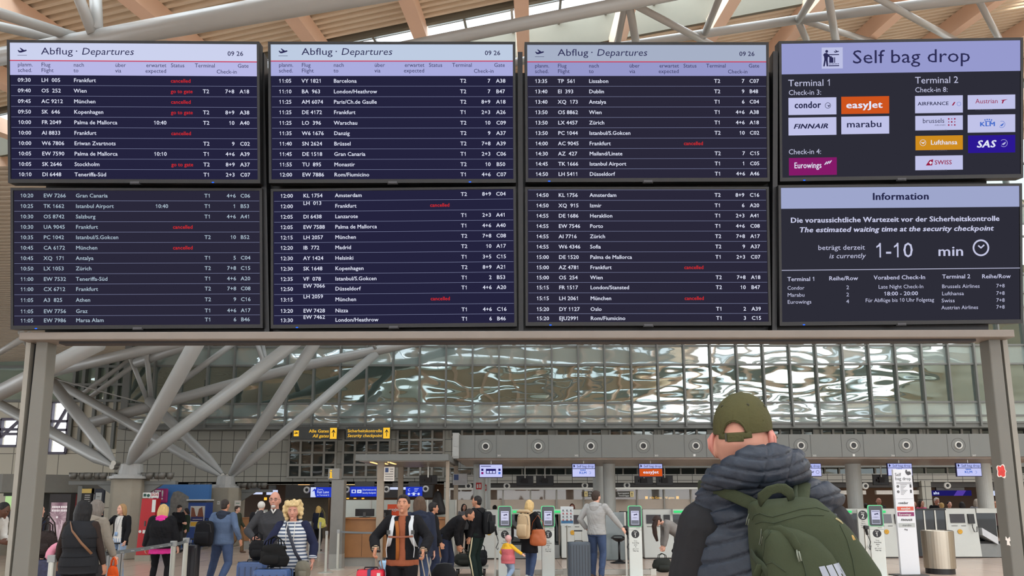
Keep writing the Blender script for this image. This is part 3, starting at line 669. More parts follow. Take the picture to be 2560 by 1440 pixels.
table(tv, ['13:35|TP  561|Lissabon|||T2|7|C07', '13:40|EI  393|Dublin|||T2|9|B48', '13:40|XQ  173|Antalya|||T1|6|C04', '13:50|OS 8862|Wien|||T1|4+6|A38', '13:50|LX 4457|Zürich|||T1|4+6|A18', '13:50|PC 1044|Istanbul/S.Gokcen|||T2|10|C02',
           '14:00|AC 9045|Frankfurt||cancelled|||', '14:30|AZ  427|Mailand/Linate|||T2|7|C15', '14:45|TK 1666|Istanbul Airport|||T1|1|C05', '14:50|LH 5411|Düsseldorf|||T1|4+6|A46'],
      [203, 229, 255, 281, 307, 333, 359, 384.5, 410, 435.5], 1337, (1337, 1394, 1472, 1697, 1708, 1785, 1861, 1873), E_w, 0); tv.done()
tv = TV(4, 'lower departures display, leftmost, flights from 10:20 to 11:05', E_bg[1]); tv.led(91, 824)
table(tv, ['10:20|EW 7266|Gran Canaria|||T1|4+6|C06', '10:25|TK 1662|Istanbul Airport|10:40||T1|1|B53', '10:30|OS 8742|Salzburg|||T1|4+6|A41', '10:30|UA 9045|Frankfurt||cancelled|||', '10:35|PC 1042|Istanbul/S.Gokcen|||T2|10|B52',
           '10:45|CA 6172|München||cancelled|||', '10:45|XQ  171|Antalya|||T1|5|C04', '10:50|LX 1053|Zürich|||T2|7+8|C15', '11:00|EW 7532|Teneriffa-Süd|||T1|4+6|A20', '11:00|CX 6712|Frankfurt|||T2|7+8|C08', '11:05|A3  825|Athen|||T2|9|C16',
           '11:05|EW 7756|Graz|||T1|4+6|A17', '11:05|EW 7986|Marsa Alam|||T1|6|B46'], [489, 515.3, 541.5, 567.5, 593.5, 619.7, 645.7, 671.7, 698, 723.3, 750.5, 778.5, 801.5], 51, (51, 109, 189.5, 421, 432, 511, 590, 601), E_wd, 1); tv.done()
tv = TV(5, 'lower departures display, second from left, flight numbers caught mid-scroll', E_bg[0]); tv.led(743, 823)
table(tv, ['12:00|KL 1754|Amsterdam|||T2|8+9|C04', '12:00|^LH  013|Frankfurt||cancelled|||', '12:05|DI 6438|Lanzarote|||T1|2+3|A41', '12:05|EW 7588|Palma de Mallorca|||T1|4+6|A40', '12:15|LH 2057|München|||T2|7+8|C08', '12:20|IB  772|Madrid|||T2|10|A17',
           '12:30|AY 1424|Helsinki|||T1|3+5|C15', '12:30|SK 1648|Kopenhagen|||T2|8+9|A21', '12:35|VF  078|Istanbul/S.Gokcen|||T1|2|B53', '12:50|^EW 7066|Düsseldorf|||T1|4+6|A20', '13:15|^LH 2059|München||cancelled|||', '13:20|EW 7428|Nizza|||T1|4+6|C16', '13:30|^EW 7462|London/Heathrow|||T1|6|B46'],
      [490, 516.3, 542.5, 568.5, 594.3, 620, 646.3, 672.3, 698, 723, 749.7, 777.5, 801], 701, (701, 758, 837.5, 1063, 1075, 1152, 1228, 1240), E_w, 1); tv.done()
tv = TV(6, 'lower departures display, third from left, flights from 14:50 to 15:20', E_bg[1]); tv.led(1376, 817)
table(tv, ['14:50|KL 1756|Amsterdam|||T2|8+9|C16', '14:50|XQ  915|Izmir|||T1|6|A20', '14:55|DE 1686|Heraklion|||T1|2+3|A41', '14:55|EW 7546|Porto|||T1|4+6|C08', '14:55|AI 7716|Zürich|||T2|7+8|A17', '14:55|W6 4346|Sofia|||T2|9|A37', '15:00|DE 1520|Palma de Mallorca|||T1|2+3|C07',
           '15:00|AZ 4781|Frankfurt||cancelled|||', '15:00|OS  254|Wien|||T2|7+8|A18', '15:15|FR 1517|London/Stansted|||T2|10|B47', '15:15|LH 2061|München||cancelled|||', '15:20|DY 1127|Oslo|||T1|2|A39', '15:20|EJU2991|Rom/Fiumicino|||T1|3|C15'],
      [488, 514, 539.7, 565.5, 591.3, 617, 643, 668.7, 694, 719, 746, 773, 796], 1340, (1340, 1396, 1474, 1697, 1708, 1786, 1861, 1874), E_w, 1); tv.done()
# --- self bag drop display
tv = TV(3, 'upper right display headed Self bag drop with airline logos', E_bg[2]); tv.led(2010, 454)
u = tv.u; S = tv.S; E_hb = glow('header_violet', (150, 154, 206)); E_box = glow('logo_box_pale', (192, 194, 232)); E_inkd = glow('logo_ink', (38, 40, 74)); E_wv = glow('screen_soft_white', (196, 198, 226))
z = tv.uv(1960, 186)[1]; S.rect(tv.x0, tv.x1, z, tv.z1, tv.m(E_hb), .0002)
def RB(p0, p1, m_, e=.0004): 
    a = tv.uv(*p0); b = tv.uv(*p1); S.rect(a[0], b[0], b[1], a[1], tv.m(m_), e)
RB((2054, 119), (2107, 171), glow('icon_box', (188, 192, 228)))
x, z = tv.uv(2054, 171)
def ip(pts, m_=E_ink): S.poly([(x + a * u, z + b * u) for a, b in pts], tv.m(m_), .0012)
S.disc(x + 13.5 * u, z + 44 * u, 3.7 * u, tv.m(E_ink), e=.0012)
ip([(7, 39), (14, 40), (17, 37), (25, 29), (23, 27), (17, 30), (16, 24), (17, 5), (13, 5), (11, 20), (8, 5), (4, 5), (7, 24), (6, 31), (4, 35)])
ip([(18, 34), (46, 34), (46, 36.5), (18, 36.5)]); ip([(18, 5), (46, 5), (46, 7.5), (18, 7.5)]); ip([(20, 14), (31, 14), (31, 28), (27, 28), (27, 31), (23, 31), (23, 28), (20, 28)]); ip([(33, 14), (35.5, 14), (35.5, 28), (33, 28)])
for k in range(7): S.disc(x + (20 + 4 * k) * u, z + 11 * u, 1.3 * u, tv.m(E_ink), 8, .0012)
plane_icon(x + 39 * u, z + 42 * u, .62 * u, S, tv.m(E_ink), .0012)
tv.T('Self bag drop', 2130, 159, 34, E_ink, 'r', 'l', 313)
tv.T('Terminal 1', 1970, 216, 17, E_wv, 'r', 'l', 115); tv.T('Check-in 3:', 1971, 238, 13, E_wv, 'r', 'l', 87); tv.T('Check-in 4:', 1971, 386, 13, E_wv, 'r', 'l', 87)
tv.T('Terminal 2', 2287, 209, 17, E_wv, 'r', 'l', 115); tv.T('Check-in 8:', 2287, 231, 13, E_wv, 'r', 'l', 87)
E_or = glow('logo_orange', (206, 84, 30)); E_mag = glow('logo_magenta', (132, 26, 104)); E_amb = glow('logo_amber', (206, 140, 32)); E_blu = glow('logo_blue', (44, 24, 148)); E_crim = glow('logo_crimson', (150, 32, 70)); E_klm = glow('logo_light_blue', (62, 104, 200))
RB((1971, 245), (2091, 286), E_box); RB((2103, 242), (2223, 283.5), E_or); RB((1971, 294.5), (2091, 337), E_box); RB((2103, 292), (2223, 334), E_box); RB((1972, 395), (2092, 437), E_mag)
RB((2287.5, 240), (2407, 281.5), E_box); RB((2419, 238), (2538, 272), E_box); RB((2288, 290), (2407, 324.5), E_box); RB((2419, 287.5), (2538, 330), E_box); RB((2288.5, 340), (2407, 374), E_amb); RB((2420, 339), (2538, 381), E_blu); RB((2288, 390), (2407, 424), E_box)
tv.T('condor', 1986, 271, 17, E_inkd, 'x', 'l', 70); a = tv.uv(2069.5, 264); S.ring(*a, 6.6 * u, 7.8 * u, tv.m(E_inkd), e=.0012); S.poly([(a[0] + p * u, a[1] + q * u) for p, q in ((-5, 2), (3, 0), (4, 5), (5, -2), (0, -4), (1, -1))], tv.m(E_inkd), .0013)
tv.T('easyJet', 2115, 271, 17, E_w, 'x', 'l', 96)
tv.T('FINNAIR', 1983, 322, 12, E_inkd, 'x', 'l', 92, .35); tv.T('marabu', 2116, 319, 17, E_inkd, 'b', 'l', 94); tv.T('Eurowings', 1985, 421, 15, E_w, 'b', 'l', 73)
a = tv.uv(2060, 412)
for k in range(3): S.poly([(a[0] + (k * 6 + p) * u, a[1] + (k * 1.5 + q) * u) for p, q in ((0, 0), (3, 0), (9, 8), (6, 8))], tv.m(E_w), .0012)
tv.T('AIRFRANCE', 2294, 264, 9, E_inkd, 'b', 'l', 82); a = tv.uv(2379, 264); S.poly([(a[0] + p * u, a[1] + q * u) for p, q in ((0, 0), (4, 0), (10, 9), (6, 9))], tv.m(E_crim), .0012); a = tv.uv(2397, 260); S.ring(*a, 4.6 * u, 5.4 * u, tv.m(E_klm), e=.0012)
tv.T('Austrian', 2438, 259, 12, E_crim, 'r', 'l', 60); a = tv.uv(2502, 258); S.poly([(a[0] + p * u, a[1] + q * u) for p, q in ((0, 8), (18, 10), (8, 6), (5, -1), (2, -1), (4, 6))], tv.m(E_crim), .0012)
tv.T('brussels', 2306, 308, 12, E_inkd, 'r', 'l', 58); tv.T('AIRLINES', 2336, 314.5, 3, E_inkd, 'r', 'l', 29)
a = tv.uv(2379, 305)
for i in range(3):
    for j in range(3): S.disc(a[0] + (i - 1) * 8 * u, a[1] + (j - 1) * 8 * u, (2.3 if (i + j) % 2 == 0 else 1.6) * u, tv.m(E_crim), 8, .0012)
tv.T('KLM', 2449, 316, 11, E_klm, 'x', 'l', 42)
for k in range(4): a = tv.uv(2462 + k * 5.5, 300); S.disc(a[0], a[1] + (1.2 if k in (1, 2) else 0) * u, 1.9 * u, tv.m(E_klm), 8, .0012)
a = tv.uv(2470.5, 303.5); S.rect(a[0] - 9 * u, a[0] + 9 * u, a[1] - 1 * u, a[1] + 1 * u, tv.m(E_klm), .0012); a = tv.uv(2504, 311); S.ring(*a, 8 * u, 9 * u, tv.m(E_klm), a0=-2.4, a1=2.0, e=.0012); S.poly([(a[0] + p * u, a[1] + q * u) for p, q in ((-5, -3), (6, 4), (4, -1), (0, -5))], tv.m(E_klm), .0012)
a = tv.uv(2307, 357); S.ring(*a, 7.4 * u, 8.4 * u, tv.m(E_w), e=.0012); S.poly([(a[0] + p * u, a[1] + q * u) for p, q in ((-6, 3), (0, 0), (6, 4), (2, -3), (-2, -2))], tv.m(E_w), .0013); tv.T('Lufthansa', 2326, 362, 12, E_w, 'b', 'l', 71)
tv.T('SAS', 2441, 369, 18, E_w, 'x', 'l', 50, .25); a = tv.uv(2509, 358); S.ring(*a, 9 * u, 10 * u, tv.m(E_box), a0=-2.4, a1=2.4, e=.0012); S.poly([(a[0] + p * u, a[1] + q * u) for p, q in ((-6, -3), (6, 4), (4, -1), (0, -5))], tv.m(E_box), .0012)
a = tv.uv(2314, 414); S.poly([(a[0] + p * u, a[1] + q * u) for p, q in ((0, 0), (17, 0), (20, 16), (10, 14))], tv.m(E_crim), .0012); S.rect(a[0] + 9 * u, a[0] + 17 * u, a[1] + 5.5 * u, a[1] + 8.5 * u, tv.m(E_w), .0014); S.rect(a[0] + 11.5 * u, a[0] + 14.5 * u, a[1] + 3 * u, a[1] + 11 * u, tv.m(E_w), .0015)
tv.T('SWISS', 2336, 411.5, 11, E_crim, 'b', 'l', 46)
E_dim = glow('caption_dim', (92, 94, 112))
for px, py in ((2460, 276.5), (2347, 328), (2347, 378), (2347, 427.5)): tv.T('STAR ALLIANCE', px - 22, py, 3, E_dim, 'r', 'l', 45)
tv.done()
# --- information display
tv = TV(7, 'lower right display headed Information with the security waiting time', E_bg[2]); tv.led(2009, 813); S = tv.S
E_hi = glow('header_blue_grey', (158, 166, 204)); a = tv.uv(1960, 522); S.rect(tv.x0, tv.x1, a[1], tv.z1, tv.m(E_hi), .0002)
tv.T('Information', 2252, 499.5, 18, E_inkd, 'x', 'c', 151)
tv.T('Die voraussichtliche Wartezeit vor der Sicherheitskontrolle', 1976, 557, 13, E_wv, 'x', 'l', 553); tv.T('The estimated waiting time at the security checkpoint', 1997, 581, 13, E_wv, 'x', 'l', 514, .22)
tv.T('beträgt derzeit', 2162, 624, 12.5, E_wv, 'r', 'r', 124); tv.T('is currently', 2163, 645, 12.5, E_wv, 'r', 'r', 96, .22)
tv.T('1-10', 2186, 644, 38, E_wv, 'r', 'l', 103); tv.T('min', 2344, 640, 25, E_wv, 'b', 'l', 70)
a = tv.uv(2452, 619.5); S.ring(*a, 17.5 * u, 22 * u, tv.m(E_wv), 32, e=.0012); S.poly([(a[0] + p * u, a[1] + q * u) for p, q in ((0, -2.5), (10, 6), (7.5, 9), (0, 2), (-6, 7.5), (-8.5, 4.5))], tv.m(E_wv), .0013)
a = tv.uv(1960, 676); S.rect(tv.x0, tv.x1, a[1] - .0016, a[1] + .0016, tv.m(E_wv), .0012)
for t, px, py, wd, c, st_, al in (('Terminal 1', 1968, 703, 74, 10.5, 'b', 'l'), ('Reihe/Row', 2072, 701, 77, 10.5, 'b', 'l'), ('Vorabend Check-In', 2184, 699, 137, 10.5, 'b', 'l'), ('Terminal 2', 2355, 696.5, 75, 10.5, 'b', 'l'), ('Reihe/Row', 2454, 696, 77, 10.5, 'b', 'l'),
        ('Condor', 1968, 724.5, 45, 9.5, 'r', 'l'), ('Marabu', 1968, 742, 46, 9.5, 'r', 'l'), ('Eurowings', 1968, 759.5, 64, 9.5, 'r', 'l'), ('2', 2119, 723, 8, 9.5, 'r', 'c'), ('2', 2119, 741, 8, 9.5, 'r', 'c'), ('4', 2119, 758, 8, 9.5, 'r', 'c'),
        ('Late Night Check-In', 2252, 721, 120, 9.5, 'r', 'c'), ('18:00 - 20:00', 2252, 738.5, 91, 10, 'b', 'c'), ('Für Abflüge bis 10 Uhr Folgetag', 2163, 755.5, 182, 9.5, 'r', 'l'),
        ('Brussels Airlines', 2354, 720.5, 101, 9.5, 'r', 'l'), ('Lufthansa', 2354, 738.5, 59, 9.5, 'r', 'l'), ('Swiss', 2353, 756, 36, 9.5, 'r', 'l'), ('Austrian Airlines', 2353, 773.5, 98, 9.5, 'r', 'l')):
    tv.T(t, px, py, c, E_wv, st_, al, wd)
for py in (719, 737.5, 755, 772): tv.T('7+8', 2490, py, 9.5, E_wv, 'r', 'l', 23)
tv.done()
# ================================================================== CHECK-IN HALL FURNITURE
# --- gantry with air nozzles over the bag-drop row
YG = 20.0
g0, g1 = at(1133, 1115, YG).x, 15.6
zg0, zg1 = ztop(1144.5, YG), ztop(1087.5, YG)
r = thing('overhead_gantry', 'long grey panelled overhead gantry with round air nozzles above the bag drop row', 'gantry', (0, YG, 0))
mb = MB().box(g0, g1, 0, 4.2, zg0, zg1)
mb.cur = 1
for px in (1187, 1241, 1318, 1371.5, 1448, 1504, 1580, 1634, 1711, 1766, 1842, 1898, 1973, 2027, 2104, 2159, 2236, 2292, 2369, 2425, 2500):
    x = at(px, 1115, YG).x; mb.box(x - .005, x + .005, -.004, .01, zg0, zg1)
obj('casing', mb, [M_grey, M_dgrey], r)
obj('underside_grating', MB().box(g0 + .1, g1 - .1, .1, 4.1, zg0 - .05, zg0), mat('gantry_underside', (134, 118, 104), rough=.35, var=.3, scale=2.5), r)
x = at(1140, 1115, YG).x; obj('end_cap', MB().box(x - .085, x + .085, -.12, .6, zg0 - .02, zg1 + .05).box(x - .05, x + .05, -.13, -.12, zg0 + .02, zg0 + .07).box(x - .04, x + .04, -.13, -.12, zg0 + .3, zg0 + .37), [mat('end_cap_paint', (150, 150, 146))], r)
M_nz = mat('nozzle_white', (196, 196, 190), rough=.4)
for k in range(10):
    p = at(1214 + 131.35 * k, 1115, YG); c = (p.x, 0, (zg0 + zg1) / 2)
    n = obj('air_nozzle', MB().lathe([(.07, -.01), (.075, -.035), (.10, -.03), (.105, 0)], 28, c, 'y'), M_nz, r, smooth=True)
    obj('nozzle_throat', MB().lathe([(0, -.006), (.072, -.012), (.072, 0)], 24, c, 'y'), M_black, n)
    obj('ring_groove', MB().lathe([(.182, 0), (.182, -.004), (.192, -.004), (.192, 0)], 40, c, 'y'), M_dgrey, n)
S = Sign(.006); 
for t, px in (('301', 1248), ('302', 1441), ('303', 1641), ('305', 2036.5), ('306', 2232.5), ('307', 2435.5)): p = at(px, 1141, YG); S.text(t, p.x, p.z, .045, 0, 'b', 'c')
for px in (1736, 2134.5): p = at(px, 1138, YG); S.rect(p.x - .03, p.x + .03, p.z - .03, p.z + .03, 0)
obj('lettering', S, M_nz, r)
# --- silver round columns
M_col = mat('silver_column', (192, 196, 192), rough=.4, metal=.0, var=.05)
def column(px, Y, d, label):
    g = ground(px, Y)
    tag(obj('support_column', MB().lathe([(0, 0), (d / 2, 0), (d / 2, zg0 - .05 if Y < 24.1 else 3.22), (0, zg0 - .05 if Y < 24.1 else 3.22)], 28, (g.x, Y, 0)), M_col, smooth=False), label, 'column')
for px, Y, d, l in ((1198, 22.6, .36, 'silver round column under the gantry beside the leftmost hanging screen'), (1220, 25, .17, 'slim silver pipe column just right of the leftmost round column'),
                   (1496, 24.5, .34, 'silver round column behind the grey-hoodie man'), (1524, 22.6, .37, 'shiny silver round column right of the grey-hoodie man'), (2138, 23, .45, 'silver round column right of the man in the olive cap'),
                   (2250, 24, .40, 'silver round column behind the tall white bag drop totem'), (2464, 23, .44, 'silver round column nearest the right post')): column(px, Y, d, l)
# --- hanging screens
E_v = glow('hang_violet', (176, 184, 240)); E_nav = glow('hang_navy', (30, 26, 96)); E_hw = glow('hang_white', (196, 200, 246))
def hang_screen(x0, x1, y0, y1, Y, label, kind):
    a, b = at(x0, y1, Y), at(x1, y0, Y); w, h = (b.x - a.x) / 2, (b.z - a.z) / 2; cx, cz = (a.x + b.x) / 2, (a.z + b.z) / 2
    r = thing('hanging_screen', label, 'screen', (cx, Y, cz), 0, 'bag drop screens')
    obj('housing', MB().box(-w, w, .005, .06, -h, h), mat('navy_bezel', (28, 26, 70)), r, bevel=.008)
    obj('hanger_rod', MB().tube([(0, .04, h), (0, .04, zg0 - .06 - cz)], .018), M_alu, r)
    S = Sign(.002); S.eps = 0; b = .018; ms = [E_v, E_hw, E_inkd, E_or, E_w, E_klm, E_nav, E_mag]
    if kind == 'info':
        S.rect(-w + b, w - b, -h + b, h - b, 1, -.003); S.rect(-w + .05, w * .0, h * .62, h * .72, 6, 0)
        S.rect(-w * .42, w * .42, -h * .42, h * .3, 6, 0)
        for k in range(3): S.rect(-w * .36 + k * w * .26, -w * .36 + k * w * .26 + w * .2, -h * .34, h * .0, 1, .001)
        for s_, c in ((-1, 7), (1, 5)): S.rect(s_ * w * .72 - .03, s_ * w * .72 + .03, 0, .06, 6, 0); S.rect(s_ * w * .72 - .03, s_ * w * .72 + .03, -.09, -.03, c, 0)
    else:
        S.rect(-w + b, w - b, h * .28, h - b, 0, -.003); S.rect(-w + b, w - b, -h + b, h * .2, 3 if kind == 'easyJet' else 1, -.003)
        S.text('Self bag drop', -w * .58, h * .42, h * .36, 2, 'r', 'l', w * 1.44); S.poly([(-w * .86, h * .44), (-w * .8, h * .44), (-w * .72, h * .6), (-w * .8, h * .82), (-w * .86, h * .82)], 2)
        if kind == 'KLM':
            S.text('KLM', -.02, -h * .5, h * .34, 5, 'x', 'c', w * .62); S.rect(-.09, .05, -h * .04, 0, 5, 0); [S.disc(-.08 + .04 * k, h * .07, .016, 5, 8, 0) for k in range(4)]; S.ring(w * .5, -h * .35, .026, .034, 5, 12, -2, 2, 0)
        elif kind == 'easyJet': S.text('easyJet', 0, -h * .48, h * .42, 4, 'x', 'c', w * 1.3)
        else: S.text('condor', -.05, -h * .48, h * .4, 2, 'x', 'c', w * 1.05); S.ring(w * .66, -h * .33, .038, .046, 2, 16, e=0)
    obj('screen_picture', S, ms, r)
hang_screen(1197.5, 1257, 1160, 1194.5, 20.5, 'leftmost hanging screen above the kiosks, pale page with small icons', 'info')
hang_screen(1430, 1488.5, 1158.5, 1193.5, 20.5, 'hanging bag drop screen with blue crown logo above the grey-hoodie man', 'KLM')
hang_screen(1597.5, 1656.5, 1158.5, 1192.5, 20.5, 'hanging bag drop screen with orange logo panel', 'easyJet')
hang_screen(1994, 2053, 1158, 1191.5, 20.5, 'hanging bag drop screen half hidden behind the hooded vest of the foreground man', 'condor')
hang_screen(2220, 2280, 1157.5, 1190, 20.5, 'hanging bag drop screen partly behind the white totem', 'KLM')
hang_screen(2392.5, 2453, 1157, 1191.5, 20.5, 'rightmost hanging bag drop screen with blue crown logo', 'KLM')
# dark backs of the screens facing the other way
for x0, x1, y0, y1, l in ((1291, 1333.5, 1189, 1214.5, 'black screen back on a bracket left of its twin, over the second kiosk'), (1340.5, 1384, 1189, 1214.5, 'black screen back on a bracket right of its twin, over the second kiosk'), (1587, 1632, 1190, 1213, 'black screen back under the orange hanging screen, left one'), (1641, 1682, 1188, 1214, 'black screen back right of the orange hanging screen'),
                       (2184, 2221, 1186, 1213, 'black screen back with a lit lamp left of the white totem'), (2272, 2283, 1188, 1212, 'edge of a black screen back right of the white totem top'), (1048, 1093, 1188, 1211, 'dark screen back hanging left of the black coat')):
    Y = 21.4 if x0 == 1048 else 24.0; a, b = at(x0, y1, Y), at(x1, y0, Y); w, h = (b.x - a.x) / 2, (b.z - a.z) / 2; cx, cz = (a.x + b.x) / 2, (a.z + b.z) / 2
    r = thing('screen_back', l, 'screen', (cx, Y, cz), 0, 'screens seen from behind')
    obj('housing', MB().box(-w, w, 0, .06, -h, h), M_black, r, bevel=.01); obj('bracket', MB().box(-w * .35, w * .35, -.07, 0, -h * .5, h * .5).box(-w * .6, -w * .4, -.05, 0, -h * .3, h * .1), mat('bracket_dark', (38, 34, 34)), r)
    obj('hanger_rod', MB().tube([(0, -.03, h * .3), (0, -.03, (ztop(1150.5, 18.4) - .02 if x0 == 1048 else zg0 - .05) - cz)], .025), M_alu, r)
# --- far ring nozzles on the dark band
def far_ring(px, py, Y, ro, label):
    p = at(px, py, Y); r = tag(obj('ring_vent', MB().lathe([(ro * .48, 0), (ro * .5, -.05), (ro * .85, -.06), (ro, 0)], 26, (p.x, Y, p.z), 'y'), M_nz, smooth=True), label, 'vent', 'ring vents on the dark band')
    obj('vent_throat', MB().lathe([(0, -.01), (ro * .5, -.012)], 20, (p.x, Y, p.z), 'y'), M_black, r)
for px, py, l in ((767, 1225, 'white ring vent left of the blue fast lane sign'), (867, 1224, 'white ring vent right of the grey information pillar'), (966, 1223.5, 'white ring vent between the canopy posts'), (1064, 1222.5, 'white ring vent above the dark-haired traveller')): far_ring(px, py, 31.5, .145, l)
for px, py, l in ((1171, 1215, 'white ring vent left of the first silver column'), (1267, 1215, 'white ring vent over the first kiosk'), (1462, 1214, 'white ring vent over the grey-hoodie man'), (1567, 1213.5, 'white ring vent right of the shiny column'), (2163, 1215, 'white ring vent right of the column near the olive cap'), (2368, 1214, 'white ring vent above the purple counter sign')): far_ring(px, py, 30.9, .145, l)
# --- yellow-on-grey hanging direction signs
E_y = glow('sign_yellow', (250, 196, 60), 1.0); E_yk = mat('sign_dark', (40, 36, 28))
def dir_sign(x0, x1, y0, y1, t1, t2, plane, label, Y=30.9):
    a, b = at(x0, y1, Y), at(x1, y0, Y); w, h = (b.x - a.x) / 2, (b.z - a.z) / 2; cx, cz = (a.x + b.x) / 2, (a.z + b.z) / 2
    r = thing('direction_sign', label, 'sign', (cx, Y, cz), 0, 'yellow lit direction signs')
    obj('panel', MB().box(-w, w, 0, .18, -h, h), mat('sign_panel', (70, 72, 70)), r); obj('hanger', MB().box(-w * .9, w * .9, .05, .12, h, ZS - .2 - cz + .02), M_dgrey, r)
    S = Sign(.003); s = h * 2 * .98; S.rect(w - s * .62, w - .01, -h + .01, h - .01, 0, .001)
    S.poly([(w - s * .34, -h * .6), (w - s * .28, -h * .6), (w - s * .28, h * .3), (w - s * .16, h * .02), (w - s * .16, h * .2), (w - s * .31, h * .7), (w - s * .46, h * .2), (w - s * .46, h * .02), (w - s * .34, h * .3)], 1, .004)
    xr = w - s * .72
    S.text(t1, xr, h * .14, h * .54, 0, 'b', 'r', min(xr + w - .08, twidth(t1, 'b') * h * .80)); S.text(t2, xr, -h * .70, h * .54, 0, 'b', 'r', min(xr + w - .08, twidth(t2, 'b') * h * .80), .2)
    if plane: S.rect(-w + .08, -w + .08 + s * .45, -h * .5, h * .5, 0, .001); plane_icon(-w + .08 + s * .22, 0, s * .017, S, 1, .004)
    obj('lettering', S, [E_y, E_yk], r)
dir_sign(729, 843, 1069, 1098, 'Alle Gates', 'All gates', True, 'left yellow-lettered direction sign with a plane square, pointing to all gates')
dir_sign(863.5, 975.5, 1068.5, 1097, 'Sicherheitskontrolle', 'Security checkpoint', False, 'right yellow-lettered direction sign pointing to the security checkpoint')
# --- blue signs under the dark band
E_bl = glow('sign_blue', (36, 58, 190)); E_bw = glow('sign_blue_white', (205, 215, 245))
def blue_sign(x0, x1, y0, y1, label, kind, Y=31.35):
    a, b = at(x0, y1, Y), at(x1, y0, Y); w, h = (b.x - a.x) / 2, (b.z - a.z) / 2; cx, cz = (a.x + b.x) / 2, (a.z + b.z) / 2
    r = thing('lit_sign', label, 'sign', (cx, Y, cz), 0, 'blue lit signs')
    obj('panel', MB().box(-w, w, 0, .15, -h, h), E_bl if kind < 4 else E_nav if kind == 5 else E_bw, r); S = Sign(.003)
    obj('hanger', MB().box(-w * .7, w * .7, .05, .16, h, h + .2), M_dgrey, r)
    if kind == 1:
        S.rect(-w, -w + h * 1.05, -h, h, 0, .001); S.poly([(-w + .2, -h * .7), (-w + .26, -h * .7), (-w + .22, h * .3), (-w + .3, h * .2), (-w + .16, h * .75), (-w + .06, h * .1), (-w + .16, h * .3)], 1, .004)
        S.text('Zugang', -w + h * 1.35, h * .45, h * .26, 0, 'r'); S.text('Fast Lane', -w + h * 1.3, -h * .2, h * .52, 0, 'b', 'l', w * 1.15); S.text('in Terminal 2', -w + h * 1.35, -h * .72, h * .3, 0, 'b')
    elif kind == 2:
        S.rect(-w * .9, -w * .58, -h * .3, h * .4, 0, .001); S.rect(-w * .5, -w * .18, -h * .3, h * .4, 0, .001); S.rect(-w * .82, -w * .66, -h * .15, h * .25, 1, .003); plane_icon(-w * .34, 0, h * .025, S, 1, .003)
        S.text('Sicherheitskontrolle', -w * .12, h * .2, h * .34, 0, 'b', 'l', w); S.text('Security checkpoint', -w * .12, -h * .4, h * .34, 0, 'b', 'l', w * .98, .0); S.rect(-.01, .01, -h, h, 1, .002)
    elif kind == 3:
        S.disc(-w * .6, -h * .5, h * .26, 0, 14); S.disc(w * .6, -h * .5, h * .26, 0, 14); S.poly([(-.05, -h * .8), (.05, -h * .8), (.05, -h * .4), (.16, -h * .5), (0, -h * .15), (-.16, -h * .5), (-.05, -h * .4)], 0)
        S.ring(-w * .55, h * .35, h * .2, h * .28, 0, 16, 1, 5.5); [S.rect(w * .05, w * (.6 - .1 * k), h * (.6 - .3 * k), h * (.68 - .3 * k), 0) for k in range(3)]
    elif kind == 5: S.text('ahs', -w * .9, -h * .45, h * 1.1, 0, 'x'); S.poly([(w * .1, -h), (w * .55, -h), (w * .75, h), (w * .3, h)], 2)
    if S.v: obj('lettering', S, [E_bw, E_bl, glow('sign_purple_sheen', (84, 60, 160))], r)
blue_sign(776, 829, 1218, 1243, 'blue lit fast lane sign with a white arrow field left of the grey pillar', 1)
blue_sign(875, 945, 1216.5, 1241.5, 'blue lit sign for the security checkpoint right of the grey pillar', 2)
blue_sign(1014, 1055, 1217, 1241, 'small blue lit sign with round pictograms behind the traveller', 3)
blue_sign(975, 1013, 1218, 1224, 'thin pale lit strip sign between the canopy posts', 4)
blue_sign(2329, 2428, 1226, 1239.5, 'long purple lit counter sign with white letters at right', 5, 30.9)
blue_sign(2476, 2492, 1227, 1239, 'short pale violet lit sign beside the right post', 4, 30.9)
blue_sign(616, 654, 1224, 1236, 'pale lit sign behind the second concrete pier', 4, 32.25); blue_sign(666, 692, 1225, 1237, 'pale lit sign behind the bald grey man', 4, 32.25)
# small yellow lamps in the passage
for i, (px, py, l) in enumerate(((663, 1247, 'tiny amber lamp in the passage left of the bald man'), (676, 1247, 'tiny amber lamp in the passage beside the bald man'), (858, 1244, 'tiny amber lamp right of the grey pillar'), (869, 1244, 'amber lamp under the ring vent right of the pillar'), (887, 1243.5, 'tiny amber lamp under the blue security sign'), (907, 1244, 'amber lamp pair under the blue security sign'))):
    p = at(px, py, 32.6); r = thing('amber_lamp', l, 'lamp', (p.x, 32.6, p.z), 0, 'amber passage lamps'); obj('lens', MB().box(-.05, .05, 0, .08, -.06, .06), glow('amber', (255, 180, 60), 1.4), r); obj('rod', MB().box(-.01, .01, .03, .05, .06, zb(1213) + .1 - p.z), M_dgrey, r)
